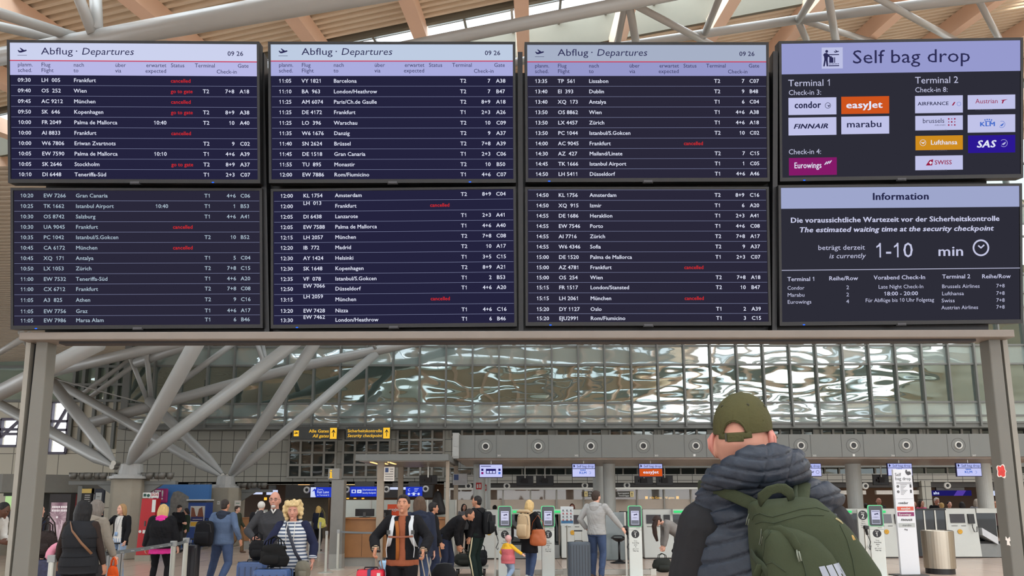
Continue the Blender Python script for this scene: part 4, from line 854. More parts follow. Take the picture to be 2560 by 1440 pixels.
# --- information desk with canopy
YD = 18.8
r = thing('information_desk', 'oak information desk with grey plinth behind the stanchions', 'desk', (0, YD, 0))
dx0, dx1 = at(853, 1340, YD).x, at(1112, 1340, YD).x
zt = ztop(1297, YD)
mb = MB().box(dx0, dx1, 0, .9, .22, zt)
mb.cur = 1
for k in range(1, 5): x = dx0 + (dx1 - dx0) * k / 5; mb.box(x - .004, x + .004, -.003, .01, .24, zt - .35)
mb.box(dx0, dx1, -.003, .01, zt - .36, zt - .352); obj('front_panel', mb, [M_wood, mat('joint_brown', (70, 40, 20))], r)
obj('plinth', MB().box(dx0 + .03, dx1 - .03, .05, .85, 0, .22), mat('plinth_grey', (146, 145, 138), rough=.35), r)
obj('worktop', MB().box(dx0 - .02, dx1 + .02, -.06, .9, zt, zt + .035), mat('worktop_oak', (150, 96, 50), rough=.4, var=.2), r)
r = thing('frosted_screen_wall', 'frosted glass screen wall behind the information desk', 'screen wall', (0, 21.2, 0))
M_fr = mat('frosted_glass', (176, 182, 174), rough=.3, var=.04)
x0, x1 = at(856, 1270, 21.2).x, at(1140, 1270, 21.2).x; zz = ztop(1249, 21.2)
obj('glass_panel', MB().box(x0, x1, 0, .03, 0, zz), M_fr, r); mb = MB()
for k in range(5): x = x0 + (x1 - x0) * k / 4; mb.box(x - .02, x + .02, -.02, .05, 0, zz)
obj('frame', mb, M_alu, r)
r = thing('desk_canopy', 'flat grey canopy on slim posts over the information desk', 'canopy', (0, 18.4, 0))
c0, c1 = at(889, 1140, 18.4).x, at(1121, 1140, 18.4).x; z0, z1 = ztop(1150.5, 18.4), ztop(1134.5, 18.4)
obj('roof_slab', MB().box(c0, c1, 0, 3.5, z0, z1), M_grey, r); obj('soffit', MB().box(c0 + .08, c1 - .08, .1, 3.4, z0 - .02, z0), mat('canopy_soffit', (150, 142, 130), rough=.3), r)
for px, Y, w in ((952, 18.7, .085), (1119, 18.7, .04), (1002, 21.4, .07), (1140, 21.4, .06)):
    x = at(px, 1200, Y).x; obj('post', MB().box(x - w, x + w, Y - 18.4 - .05, Y - 18.4 + .05, 0, z0), mat('post_taupe', (150, 138, 122)), r)
for k in range(3): obj('lamp_strip', MB().box(c0 + .3 + k * .22, c0 + .36 + k * .22, .3, 1.4, z0 - .03, z0 - .02), M_warm, r)
mb = Sign(.002); p = at(973, 1183, 18.6); 
r = thing('hanging_notice', 'white paper notice hanging under the canopy left side', 'notice', (p.x, 18.6, 0))
obj('board', MB().box(-.13, .13, 0, .01, ztop(1202, 18.6), ztop(1166, 18.6)), mat('paper', (206, 200, 190)), r); obj('cord', MB().tube([(0, .005, ztop(1166, 18.6)), (0, .005, z0)], .006), M_dgrey, r)
S = Sign(.003); S.rect(-.1, -.02, ztop(1180, 18.6), ztop(1169, 18.6), 0); [S.rect(-.1 + .12 * (k < 2), .1, ztop(1173 + 6.2 * k, 18.6), ztop(1171 + 6.2 * k, 18.6), 1) for k in range(5)]
obj('print', S, [mat('print_blue', (44, 66, 110)), mat('print_grey', (120, 116, 112))], r)
p = at(1150, 1195, 21.0); r = thing('hanging_notice', 'pale notice hanging right of the canopy post near the first column', 'notice', (p.x, 21, 0))
obj('board', MB().box(-.2, .2, 0, .01, ztop(1212, 21), ztop(1184, 21)), mat('notice_grey', (150, 152, 154)), r); S = Sign(.003); S.rect(-.17, -.04, ztop(1200, 21), ztop(1186, 21), 0); [S.rect(-.16, .16, ztop(1203 + 3 * k, 21), ztop(1202 + 3 * k, 21), 1) for k in range(3)]; obj('print', S, [MATS['print_blue'], MATS['print_grey']], r); obj('cord', MB().tube([(0, .005, ztop(1184, 21)), (0, .005, 2.8)], .006), M_dgrey, r)
def desk_monitor(x0, x1, y0, y1, label):
    Y = 19.2; a, b = at(x0, y1, Y), at(x1, y0, Y); r = thing('desk_monitor', label, 'monitor', ((a.x + b.x) / 2, Y, zt + .035), 0, 'monitors on the information desk'); w = (b.x - a.x) / 2; z0 = a.z - zt - .035; z1 = b.z - zt - .035
    obj('panel', MB().box(-w, w, -.03, .02, max(z0, .03), z1), M_black, r, bevel=.01); obj('stand_neck', MB().box(-w * .14, w * .14, -.06, -.03, .0, z1 * .6), mat('stand_grey', (80, 80, 80)), r); obj('stand_base', MB().box(-w * .5, w * .5, -.12, .1, 0, .015), M_black, r)
desk_monitor(888, 936, 1272, 1297, 'larger black monitor seen from behind on the oak desk, left one'); desk_monitor(946, 979, 1274.5, 1297, 'smaller black monitor seen from behind on the oak desk, beside the orange sign')
p = at(985, 1270, 19.6); r = thing('counter_sign', 'small orange airline sign behind the dark-haired traveller', 'sign', (p.x, 19.6, zt + .035)); obj('panel', MB().box(-.17, .17, 0, .02, 0, ztop(1260, 19.6) - zt - .035), mat('sign_orange', (206, 74, 34)), r); S = Sign(.002); S.text('easyJet', 0, .16, .075, 0, 'x', 'c', .3); obj('lettering', S, M_white, r)
# grey information pillar
g = ground(843, 18.2); r = thing('information_pillar', 'tall square grey pillar topped by a cube with a yellow letter i', 'pillar', (g.x, 18.2, 0))
obj('shaft', MB().box(-.15, .15, 0, .3, .34, ztop(1199, 18.2)), mat('pillar_grey', (118, 116, 110)), r); obj('foot', MB().box(-.155, .155, -.005, .305, 0, .34), mat('plinth_grey', (146, 145, 138)), r)
za, zc = ztop(1197, 18.2), ztop(1170, 18.2); obj('sign_cube', MB().box(-.24, .03, 0, .27, za, zc).box(-.02, .02, .1, .14, ztop(1199, 18.2), za), mat('cube_grey', (128, 126, 120)), r)
S = Sign(.004); S.text('i', -.17, za + .04, .2, 0, 'x', 'c'); S.rect(-.205, -.135, za + .03, za + .055, 0); S.rect(-.205, -.16, za + .155, za + .18, 0); obj('lettering', S, E_y, r)
# black coat on a hook
p = at(1090, 1260, 20.6); mb = MB().loft([(0, 0, .36), (0, 0, .3), (.0, 0, .1), (.04, 0, -.2), (.05, 0, -.30)], [(.03, .03), (.09, .07), (.15, .09), (.2, .1), (.19, .09)], 14, (1, 0, 0))
r = thing('hanging_coat', 'black coat hanging from a hook on the frosted screen wall', 'coat', (p.x, 21.05, p.z)); obj('fabric', mb, mat('coat_black', (24, 24, 26), bump=.3, bscale=18), r, smooth=True); obj('hook', MB().tube([(0, .15, .38), (0, 0, .4), (0, 0, .34)], .012), M_alu, r)
# --- row of bag-drop machines
YM = 20.9
M_mach = mat('machine_white', (184, 186, 180), rough=.4, var=.03); M_scr = mat('dark_screen', (52, 52, 58), rough=.12); M_gl = glass('dark_side_glass', (62, 68, 70), .03, .35); E_gr = glow('green_light', (70, 226, 130))
def machine(xc, label, scr=True, phone=True, w=.42):
    g = ground(xc, YM); r = thing('bag_drop_machine', label, 'machine', (g.x, YM, 0), 0, 'self bag drop machines'); ztp = ztop(1274, YM)
    obj('cabinet', MB().hexa([(-w, 0, .03), (w, 0, .03), (w, .9, .03), (-w, .9, .03), (-w, .12, ztp), (w, .12, ztp), (w, .9, ztp), (-w, .9, ztp)]), M_mach, r, bevel=.02)
    obj('base_shadow_gap', MB().box(-w + .03, w - .03, .05, .85, 0, .03), M_black, r)
    def face(x0, x1, z0, z1, t=.02): f = lambda z: .12 * (z - .03) / (ztp - .03); return MB().hexa([(x0, f(z0) - t, z0), (x1, f(z0) - t, z0), (x1, f(z0) + .03, z0), (x0, f(z0) + .03, z0), (x0, f(z1) - t, z1), (x1, f(z1) - t, z1), (x1, f(z1) + .03, z1), (x0, f(z1) + .03, z1)])
    if scr: obj('touch_screen', face(-w * .78, w * .18, ztop(1310, YM), ztop(1288, YM)), M_scr, r)
    if phone:
        ph = obj('phone_handset', face(w * .38, w * .78, ztop(1312, YM), ztop(1288, YM), .05), M_black, r)
        zc = ztop(1314, YM); obj('phone_cord', MB().tube([(w * .55, .02, zc), (w * .5, -.02, zc - .08), (w * .58, -.03, zc - .2), (w * .75, -.03, zc - .2), (w * .82, .0, zc - .06)], .012), M_black, ph)
    obj('ticket_slot', face(-w * .75, -w * .35, ztop(1318, YM), ztop(1316.8, YM), .012).add(*(lambda q: (q.v, q.f))(face(-w * .1, w * .2, ztop(1318, YM), ztop(1316.8, YM), .012))), M_dgrey, r)
    z = ztop(1332, YM); S = MB().lathe([(0, -.004), (.065, -.004), (.065, .02)], 20, (-w * .25, .045, z), 'y'); obj('round_sticker', S, mat('sticker_amber', (196, 146, 40), var=.5, scale=40), r)
    return r
def bay(x0, x1, label, plate=True):
    """conveyor bay between machines: dark glass sides, sloping white plate"""
    a, b = ground(x0, YM), ground(x1, YM); w = (b.x - a.x) / 2; r = thing('conveyor_bay', label, 'conveyor', ((a.x + b.x) / 2, YM, 0), 0, 'baggage conveyor bays'); ztp = ztop(1274, YM)
    obj('top_rail', MB().box(-w, w, .1, .5, ztp - .13, ztp), M_mach, r)
    obj('glass_side', MB().box(-w + .02, w - .02, .45, .47, .3, ztp - .13), M_gl, r)
    obj('lower_panel', MB().box(-w + .02, w - .02, .12, .9, .02, .38), mat('bay_grey', (120, 122, 120)), r)
    if plate: obj('chute_plate', MB().hexa([(-w * .8, .05, .62), (w * .3, .05, .36), (w * .3, .4, .36), (-w * .8, .4, .62), (-w * .8, .05, .82), (w * .3, .05, .56), (w * .3, .4, .56), (-w * .8, .4, .82)]), mat('chute_white', (188, 190, 192), rough=.3), r)
    obj('belt', MB().box(-w + .04, w - .04, .15, .88, .38, .44), M_rub, r)
    return r
machine(2405, 'white bag drop machine with dark screen and handset, nearest the right post'); bay(2444, 2512, 'conveyor bay with a sloping white plate beside the right post')
machine(1645, 'white bag drop machine behind the kneeling woman in grey'); machine(2222, 'white bag drop machine behind the tall totem'); machine(1440, 'white bag drop machine behind the icon board', phone=False); machine(1232, 'white bag drop machine behind the black-backpack man', phone=False)
bay(1272, 1400, 'conveyor bay behind the first two kiosks'); bay(1686, 1745, 'conveyor bay right of the kneeling woman'); bay(2105, 2184, 'conveyor bay behind the angled kiosk', False)
# dark glass enclosure behind the waste bin
a, b = ground(2284, YM), ground(2366, YM); r = thing('glass_barrier', 'dark glass barrier with steel mullions behind the steel bin', 'barrier', (a.x, YM + .1, 0)); w = b.x - a.x; zz = ztop(1274, YM)
obj('glass_panel', MB().box(0, w, 0, .03, .05, zz - .05), glass('smoked_glass', (48, 54, 58), .03, .5), r); obj('top_rail', MB().box(0, w, -.03, .06, zz - .05, zz), M_black, r); mb = MB()
for k in range(4): mb.box(w * k / 3 - .02, w * k / 3 + .02, -.02, .05, 0, zz - .05)
obj('mullion', mb, M_alu, r)
# green light bars and fascia
for x0, x1, l in ((2176, 2216, 'green light bar over the machine behind the totem'), (2118, 2131, 'short green light bar beside the foreground man'), (1686, 1712, 'green light bar left of the foreground man sleeve'), (1282, 1300, 'green light bar left of the blonde woman with backpack'), (1386, 1402, 'green light bar right of the second kiosk')):
    a, b = at(x0, 1282, YM - .1), at(x1, 1276.5, YM - .1); z0 = a.z
    r = thing('light_bar', l, 'light bar', ((a.x + b.x) / 2, YM - .04, z0), 0, 'green light bars'); obj('diffuser', MB().box(-(b.x - a.x) / 2, (b.x - a.x) / 2, -.02, .02, 0, b.z - z0), E_gr, r); obj('housing', MB().box(-(b.x - a.x) / 2 - .03, (b.x - a.x) / 2 + .03, .02, .26, -.04, b.z - z0 + .04), M_mach, r)
# step 2 panels
def step(S, x, z, r_, num, dark, light):
    S.disc(x, z, r_, dark, 24, .0008); S.text('Step', x, z + r_ * .42, r_ * .3, light, 'b', 'c'); S.text(num, x, z - r_ * .68, r_ * .95, light, 'x', 'c')
for px, l in ((1345, 'white panel marked step two behind the second kiosk'), (2152, 'white panel marked step two left of the angled kiosk')):
    g = ground(px, YM - .15); r = thing('step_panel', l, 'panel', (g.x, YM - .2, 0)); obj('panel', MB().box(-.14, .14, 0, .06, 0, ztop(1276, YM)), M_mach, r); S = Sign(.004); step(S, 0, ztop(1290, YM), .13, '2', 0, 1); obj('step_badge', S, [mat('ink_charcoal', (44, 46, 48)), M_white], r); S = Sign(.004)
    for k in range(4): S.text(('Place', 'bag on', 'belt with', 'bag tag')[k], 0, ztop(1306 + 5 * k, YM), .03, 0, 'r', 'c')
    obj('lettering', S, [mat('ink_charcoal', (44, 46, 48)), M_white], r)
# grey partition and black stool
a, b = ground(1513, 20.4), ground(1559, 20.4); r = thing('grey_partition', 'tall grey glass partition behind the black stool', 'partition', (a.x, 20.4, 0)); obj('panel', MB().box(0, b.x - a.x, 0, .04, .02, ztop(1281, 20.4)), mat('partition_glass_grey', (112, 120, 120), rough=.15), r); obj('side_frame', MB().box(b.x - a.x, b.x - a.x + .05, -.01, .06, 0, ztop(1281, 20.4)), M_alu, r); obj('foot_rail', MB().box(0, b.x - a.x, -.02, .06, 0, .02), M_black, r)
a = ground(1574, 20.6); r = thing('equipment_post', 'narrow dark equipment post with a flat top tray left of the angled screen kiosk', 'post', (a.x, 20.6, 0)); obj('body', MB().box(-.09, .09, 0, .2, 0, ztop(1282, 20.6)), mat('post_grey', (92, 94, 94)), r); obj('tray', MB().box(-.26, .2, -.05, .25, ztop(1282, 20.6), ztop(1279, 20.6)), M_black, r)
g = ground(1545, 19.6); r = thing('bar_stool', 'black bar stool with a low curved seat in front of the grey partition', 'stool', (g.x, 19.6, 0))
obj('base', MB().lathe([(0, 0), (.24, 0), (.24, .015), (.10, .05), (.035, .1), (0, .1)], 24), M_black, r, smooth=True); obj('column', MB().tube([(0, 0, .05), (0, 0, .56)], .028, 12), M_black, r, smooth=True); obj('seat', MB().lathe([(0, .54), (.06, .54), (.16, .60), (.20, .64), (.18, .64), (0, .62)], 24), M_black, r, smooth=True); obj('back_lip', MB().loft([(-.18, .1, .63), (-.1, .19, .68), (.1, .19, .68), (.18, .1, .63)], [.02] * 4, 8), M_black, r, smooth=True)
# icon board on a stand
g = ground(1417, 16.6); r = thing('notice_board', 'white board of small pictograms with a blue bar on a stand', 'board', (g.x, 16.6, 0)); w = .142; z0, z1 = ztop(1314.5, 16.6), ztop(1266.5, 16.6)
obj('panel', MB().box(-w, w, 0, .02, z0, z1), mat('board_white', (200, 204, 206)), r, bevel=.006); obj('stand_pole', MB().tube([(0, .03, .02), (0, .03, z0 + .05)], .02), M_alu, r); obj('foot', MB().box(-.16, .16, -.14, .2, 0, .02), M_alu, r); S = Sign(.003)
for i in range(3):
    for j in range(4): S.rect(-.1 + .085 * i, -.07 + .085 * i, z1 - .1 - .07 * j, z1 - .07 - .07 * j, (1 if j % 2 else 2)); S.rect(-.1 + .085 * i, -.05 + .085 * i, z1 - .115 - .07 * j, z1 - .108 - .07 * j, 2)
S.rect(-w + .01, w - .01, z0 + .05, z0 + .11, 0); obj('print', S, [mat('print_teal_blue', (60, 110, 150)), mat('print_red', (170, 70, 70)), mat('print_dark', (90, 92, 100))], r)
# --- self-service kiosks
M_kw = mat('kiosk_white', (206, 210, 204), rough=.35, var=.02); E_ks = glow('kiosk_screen', (206, 206, 232)); M_ki = mat('kiosk_black_face', (22, 26, 28), rough=.15)
def kiosk(px, Y, rz, label, first=[None]):
    g = ground(px, Y)
    if first[0]: return dup(first[0], (g.x, Y, 0), rz, label)
    r = thing('self_service_kiosk', label, 'kiosk', (g.x, Y, 0), rz, 'step one kiosks')
    obj('body', MB().box(-.135, .135, 0, .2, .01, 1.06), M_kw, r, bevel=.01); mb = MB().box(-.28, .28, -.16, .36, 0, .012); obj('foot_plate', mb, M_kw, r, bevel=.004)
    n = 8; 
    def rr(w, z0, z1, c): 
        out = []
        for cx, cz, a0 in ((w - c, z0 + c, -90), (w - c, z1 - c, 0), (-w + c, z1 - c, 90), (-w + c, z0 + c, 180)):
            for k in range(6): an = math.radians(a0 + 90 * k / 5); out.append((cx + c * math.cos(an), cz + c * math.sin(an)))
        return out
    obj('head_shell', MB().prism(rr(.142, 1.05, 1.49, .035), -.02, .12), E_gr if False else mat('kiosk_green_rim', (112, 214, 156), rough=.4), r)
    obj('light_rim', MB().prism(rr(.146, 1.046, 1.494, .038), .02, .04), glow('rim_light_green', (90, 222, 140)), r)
    obj('front_face', MB().prism(rr(.127, 1.062, 1.478, .03), -.028, -.02), M_ki, r)
    S = Sign(.031); S.rect(-.082, .082, 1.10, 1.385, 0, .0295); S.rect(-.075, .075, 1.11, 1.19, 2, .031); S.rect(-.07, .07, 1.355, 1.365, 1); S.rect(-.07, .07, 1.225, 1.228, 1)
    S.poly([(-.03, 1.31), (.02, 1.32), (.045, 1.33), (.05, 1.29), (.03, 1.30), (.0, 1.295), (-.02, 1.285)], 1); S.rect(-.05, .05, 1.245, 1.249, 1); S.rect(-.03, .03, 1.235, 1.239, 1)
    obj('screen_picture', S, [E_ks, glow('kiosk_ink', (70, 70, 96)), glow('kiosk_grey', (118, 120, 130))], r)
    obj('ticket_slot', MB().box(.02, .10, -.004, .01, 1.02, 1.026), M_dgrey, r); obj('shoulder_joint', MB().box(-.136, .136, -.002, .1, .985, .99), M_dgrey, r)
    S = Sign(.002); step(S, 0, .90, .083, '1', 0, 1); obj('step_badge', S, [mat('ink_charcoal', (44, 46, 48)), M_white], r); S = Sign(.002)
    for k, (t, st_) in enumerate((('Scan', 'r'), ('boarding', 'b'), ('pass', 'b'), ('&', 'r'), ('get your', 'r'), ('bag tag', 'b'))): S.text(t, 0, .75 - .041 * k, .026, 0, st_, 'c')
    obj('lettering', S, [mat('ink_charcoal', (44, 46, 48)), M_white], r); first[0] = r
    mb = MB().box(.135, .16, .02, .06, .8, .95).tube([(.15, .04, .83), (.20, .03, .75), (.21, .0, .62), (.18, 0, .58)], .008)
    return r
kiosk(1262, 15.9, 0, 'leftmost self-service kiosk with green rim behind the child'); kiosk(1369.5, 15.9, 0, 'second self-service kiosk from the left, right of the orange handbag'); kiosk(1586, 15.9, -.08, 'self-service kiosk with green rim right of the grey-hoodie man'); kiosk(2186, 15.9, -.35, 'angled self-service kiosk right of the foreground man, nearest the white totem')
# barcode scanners on posts beside kiosks
for px, Y, l in ((1238, 16.0, 'black hand scanner on the left side of the leftmost kiosk'), (1563, 16.0, 'black hand scanner hanging left of the kiosk near the stool'), (2160, 15.7, 'black hand scanner on a thin post left of the angled kiosk')):
    g = ground(px, Y); r = thing('hand_scanner', l, 'scanner', (g.x, Y, 0), 0, 'kiosk hand scanners'); obj('holder_post', MB().box(-.02, .02, .03, .07, 0, 1.0), M_alu, r); obj('scanner_head', MB().box(-.05, .03, -.06, .03, 1.0, 1.07).bar((0, 0, 1.02), (.03, .02, .88), .035, .04), M_black, r, bevel=.008); obj('cord', MB().tube([(.03, .02, .88), (.07, 0, .74), (.02, -.02, .62), (.05, .0, .58), (.09, .03, .66)], .008), M_black, r)
# --- tall white totem and waste bin
g = ground(2262, 16.3); r = thing('information_totem', 'tall white self bag drop totem listing airlines beside the steel bin', 'totem', (g.x, 16.3, 0), .12); w = .218; zt_ = ztop(1175.5, 16.3)
obj('panel', MB().box(-w, w, 0, .06, .02, zt_), mat('totem_white', (208, 210, 214), rough=.35, var=.02), r, bevel=.004); obj('foot', MB().box(-w - .17, w + .1, -.15, .2, 0, .02), M_dgrey, r); S = Sign(.003)
Z = lambda py: ztop(py, 16.3); ms = [mat('totem_ink', (62, 62, 66)), mat('totem_orange', (196, 84, 66)), mat('totem_magenta', (128, 40, 92)), M_white, mat('totem_grey', (170, 174, 172)), mat('totem_light_ink', (140, 142, 146))]
S.text('Self', -w + .03, Z(1193), .07, 0, 'r'); S.text('bag drop', -w + .03, Z(1203), .07, 0, 'r', 'l', w * 1.72); S.poly([(.06, Z(1181)), (.18, Z(1181)), (.2, Z(1188)), (.12, Z(1191)), (.08, Z(1187))], 0); S.disc(.09, Z(1179), .02, 0, 10)
for k in range(2): S.rect(-w + .05, .19, Z(1209.5 + 3.2 * k), Z(1208 + 3.2 * k), 5)
for zz, n in ((1218.5, '1'), (1232, '2')):
    S.disc(-w + .08, Z(zz), .03, 0, 14); S.text(n, -w + .08, Z(zz) - .015, .03, 3, 'b', 'c'); [S.rect(-w + .14, .08 - .03 * k, Z(zz - 3 + 3.4 * k), Z(zz - 4.4 + 3.4 * k), 5) for k in range(4)]; S.rect(.14, .18, Z(zz + 3), Z(zz - 5), 0)
S.rect(-w + .02, w - .02, Z(1249.8), Z(1249.2), 5)
S.text('condor', -w + .06, Z(1262.5), .05, 0, 'x'); S.rect(-w + .02, w - .03, Z(1279), Z(1269), 1, .0025); S.text('easyJet', 0, Z(1276.5), .05, 3, 'x', 'c'); S.rect(-w + .02, w - .03, Z(1293), Z(1283), 2, .0025); S.text('Eurowings', -w + .05, Z(1291), .045, 3, 'b', 'l'); S.text('FINNAIR', 0, Z(1305), .045, 0, 'x', 'c', None, .3); S.rect(-w + .02, w - .03, Z(1321), Z(1310), 4, .0025); S.text('marabu', 0, Z(1318), .045, 0, 'b', 'c'); S.text('Flug', -.03, Z(1328), .03, 0, 'x', 'c')
obj('lettering', S, ms, r)
g = ground(2335, 16.7); r = thing('waste_bin', 'round brushed steel waste bin with a black base', 'bin', (g.x, 16.7, 0)); M_bs = mat('brushed_steel', (168, 160, 146), rough=.28, metal=.95, var=.06, scale=2)
obj('drum', MB().lathe([(.30, .12), (.312, .12), (.325, .92), (.30, .93), (.29, .9), (.28, .3)], 36), M_bs, r, smooth=False); obj('base_ring', MB().lathe([(0, 0), (.29, 0), (.29, .13), (0, .13)], 36), M_black, r); obj('liner', MB().lathe([(0, .5), (.285, .5), (.285, .88)], 30), M_black, r)
# low glass kerb barriers
for x0, x1, Y, l in ((1238, 1300, 16.5, 'low steel kerb rail behind the first kiosk'), (1335, 1420, 16.5, 'low steel kerb rail behind the second kiosk'), (1500, 1635, 16.5, 'low steel kerb rail behind the kiosk right of the grey-hoodie man')):
    a, b = ground(x0, Y), ground(x1, Y); r = thing('kerb_rail', l, 'rail', (a.x, Y, 0)); w = b.x - a.x; obj('rail', MB().box(0, w, 0, .14, 0, .115), mat('kerb_steel', (158, 154, 146), rough=.3, metal=.4), r, bevel=.01); obj('end_post', MB().box(w - .12, w, -.01, .15, 0, .13), M_alu, r)
# red fire signs on the column
for px, py, l in ((1197, 1215, 'red fire equipment sign on the first silver column'), (1214, 1219, 'small red fire sign on the slim pipe column')):
    k = 7 if px < 1200 else 2; p = at(px, py, 22.405 if px < 1200 else 24.9); mb = MB().box(-.012 * k, .012 * k, 0, .02, -.1, .1); r = thing('fire_sign', l, 'sign', (p.x, p.y, p.z)); obj('panel', mb, mat('fire_red', (180, 26, 30)), r); S = Sign(.002); S.rect(-.008 * k, -.002 * k, -.06, .05, 0); S.rect(.002 * k, .008 * k, -.06, .06, 0); obj('pictogram', S, M_white, r)
for x0, x1, y0, y1, l, fl in ((1461, 1484, 1228, 1242, 'dark gate sign left of the silver column behind the glazing', 0), (1541, 1584, 1228, 1243, 'dark baggage sign with a yellow arrow right of the shiny column', 1)):
    Y = 29.9; a, b = at(x0, y1, Y), at(x1, y0, Y); r = thing('wall_sign', l, 'sign', (a.x, Y, a.z)); w, h = b.x - a.x, b.z - a.z; obj('panel', MB().box(0, w, 0, .57, 0, h), mat('sign_dark_panel', (48, 44, 38)), r); S = Sign(.003); q = w - h * .6 if fl else 0; S.rect(q, q + h * .6, .01, h - .01, 0); S.poly([(q + h * .25, .04), (q + h * .35, .04), (q + h * .35, h * .6), (q + h * .45, h * .5), (q + h * .3, h * .85), (q + h * .15, h * .5), (q + h * .25, h * .6)], 1, .004)
    S.text('Sperrgepäck' if fl else 'Alle', (q - .04) if fl else h * .75, h * .55, h * .26, 2, 'b', 'r' if fl else 'l'); S.text('Oversized baggage' if fl else 'All', (q - .04) if fl else h * .75, h * .15, h * .24, 2, 'b', 'r' if fl else 'l', (w * .6 if fl else None)); obj('lettering', S, [mat('sign_straw', (206, 188, 130)), E_yk, M_white], r)
p = at(1655, 1244, 32.8); r = thing('amber_sign', 'amber lit gates sign seen through the shop glazing at centre right', 'sign', (p.x, 32.8, p.z)); obj('panel', MB().box(-.75, .75, 0, .1, -.07, .07), mat('sign_dark_panel', (48, 44, 38)), r); S = Sign(.003); S.text('Alle Gates   All gates', 0, -.045, .09, 0, 'b', 'c', 1.1); S.rect(-.74, -.62, -.06, .06, 0); S.rect(.62, .74, -.06, .06, 0); obj('lettering', S, E_y, r); obj('hanger', MB().box(-.6, .6, .03, .06, .07, zb(1213) + .1 - p.z), M_dgrey, r)
# --- left side: kiosk building, poster, red defibrillator column, blue shop front
r = thing('shop_pavilion', 'grey pavilion with a curved fascia behind the left post', 'pavilion', (0, 23, 0)); YK = 23.0
def X_(px): return at(px, 1250, YK).x
def Zk(py): return ztop(py, YK)
mb = MB(); n = 10; a0, a1 = X_(-60), X_(196)
for k in range(n): 
    u0, u1 = k / n, (k + 1) / n; f = lambda u: -1.2 * math.sin(u * PI)
    xx = lambda u: a0 + (a1 - a0) * u
    mb.hexa([(xx(u0), f(u0), Zk(1229)), (xx(u1), f(u1), Zk(1229)), (xx(u1), 1.5, Zk(1229)), (xx(u0), 1.5, Zk(1229)), (xx(u0), f(u0), Zk(1185)), (xx(u1), f(u1), Zk(1185)), (xx(u1), 1.5, Zk(1185)), (xx(u0), 1.5, Zk(1185))])
obj('fascia', mb, mat('fascia_grey', (104, 102, 94), rough=.5), r); obj('back_wall', MB().box(X_(-60), X_(190), 1.4, 1.5, 0, Zk(1229)), mat('pavilion_dark', (46, 42, 40), var=.3, scale=1.5), r)
obj('red_jamb', MB().box(X_(168), X_(181), .2, 1.4, 0, Zk(1232)), mat('jamb_red', (132, 28, 32)), r); obj('white_jamb', MB().box(X_(182), X_(187), .3, 1.4, 0, Zk(1232)), M_white, r); obj('counter', MB().box(X_(-60), X_(20), -.6, .2, 0, 1.02), mat('counter_pale', (168, 164, 148)), r); obj('window_light', MB().box(X_(-20), X_(9), .6, .65, 1.35, 1.78), glow('window_green_glow', (178, 214, 150)), r); obj('frame', MB().box(X_(9), X_(14), .5, .7, 0, Zk(1232)).box(X_(-20), X_(14), .5, .7, 1.78, 1.88), M_dgrey, r)
Yp = 20.5; a, b = at(117, 1372, Yp), at(168, 1256, Yp); w = (b.x - a.x); r = thing('poster_lightbox', 'tall backlit poster with a mauve city view behind the left queue', 'poster', (a.x, Yp, 0)); zz = ztop(1232, Yp)
def grad_poster():
    m = bpy.data.materials.new('poster_mauve'); m.use_nodes = True; nt = m.node_tree; L = nt.links.new; e = nt.nodes.new('ShaderNodeEmission'); tc = nt.nodes.new('ShaderNodeTexCoord'); n = nt.nodes.new('ShaderNodeTexNoise'); n.inputs['Scale'].default_value = 3; n.inputs['Detail'].default_value = 6
    cr = nt.nodes.new('ShaderNodeValToRGB'); cr.color_ramp.elements[0].color = lin((120, 92, 104)); cr.color_ramp.elements[1].color = lin((184, 160, 164)); cr.color_ramp.elements[0].position = .35; cr.color_ramp.elements[1].position = .7
    L(tc.outputs['Object'], n.inputs[0]); L(n.outputs[0], cr.inputs[0]); L(cr.outputs[0], e.inputs[0]); L(e.outputs[0], nt.nodes['Material Output'].inputs[0]); return m
obj('case', MB().box(-.06, w + .08, .02, .25, 0, zz), mat('case_dark', (34, 30, 30)), r); S = Sign(.001); S.rect(0, w, a.z if a.z > .1 else .1, b.z, 0, -.01); 
for k, zt2 in enumerate((ztop(1267, Yp), ztop(1276, Yp))): 
    xx = .04
    for j in range(9): S.rect(xx, xx + .035, zt2, zt2 + .055, 1, 0); xx += .045 + .015 * (j == 4)
S.ring(w * .45, ztop(1290, Yp), .0, .03, 1, 10, e=0); [S.poly([(w * .45 + math.cos(an) * .06, ztop(1290, Yp) + math.sin(an) * .06), (w * .45 + math.cos(an + .03) * .25, ztop(1290, Yp) + math.sin(an + .03) * .25), (w * .45 + math.cos(an - .03) * .25, ztop(1290, Yp) + math.sin(an - .03) * .25)], 2, .0) for an in [k * .52 for k in range(12)]]
for k in range(9): x = w * (.1 + .09 * k); S.rect(x, x + .03 + .01 * (k % 3), .5, .62 + .12 * ((k * 7) % 5), 2, 0)
obj('poster_print', S, [grad_poster(), glow('poster_white', (226, 216, 216)), glow('poster_pink', (196, 172, 178))], r)
Yp = 22.6; a, b = at(203, 1260, Yp), at(232, 1200, Yp); r = thing('direction_board', 'dark direction board with a yellow head left of the first concrete pier', 'sign', (a.x, Yp, 0)); w = b.x - a.x
obj('panel', MB().box(0, w, 0, .12, 0, ztop(1217, Yp)), mat('board_dark', (36, 34, 32)), r); obj('head', MB().box(0, w, -.02, .12, ztop(1230, Yp), ztop(1219, Yp)), mat('board_yellow', (208, 178, 96)), r); obj('side_post', MB().box(-.14, -.01, 0, .2, 0, ztop(1212, Yp)), M_grey, r); S = Sign(.004); [S.rect(w * .3, w * .85, ztop(1236 + 5 * k, Yp), ztop(1234.5 + 5 * k, Yp), 0) for k in range(4)]; obj('print', S, M_white, r)
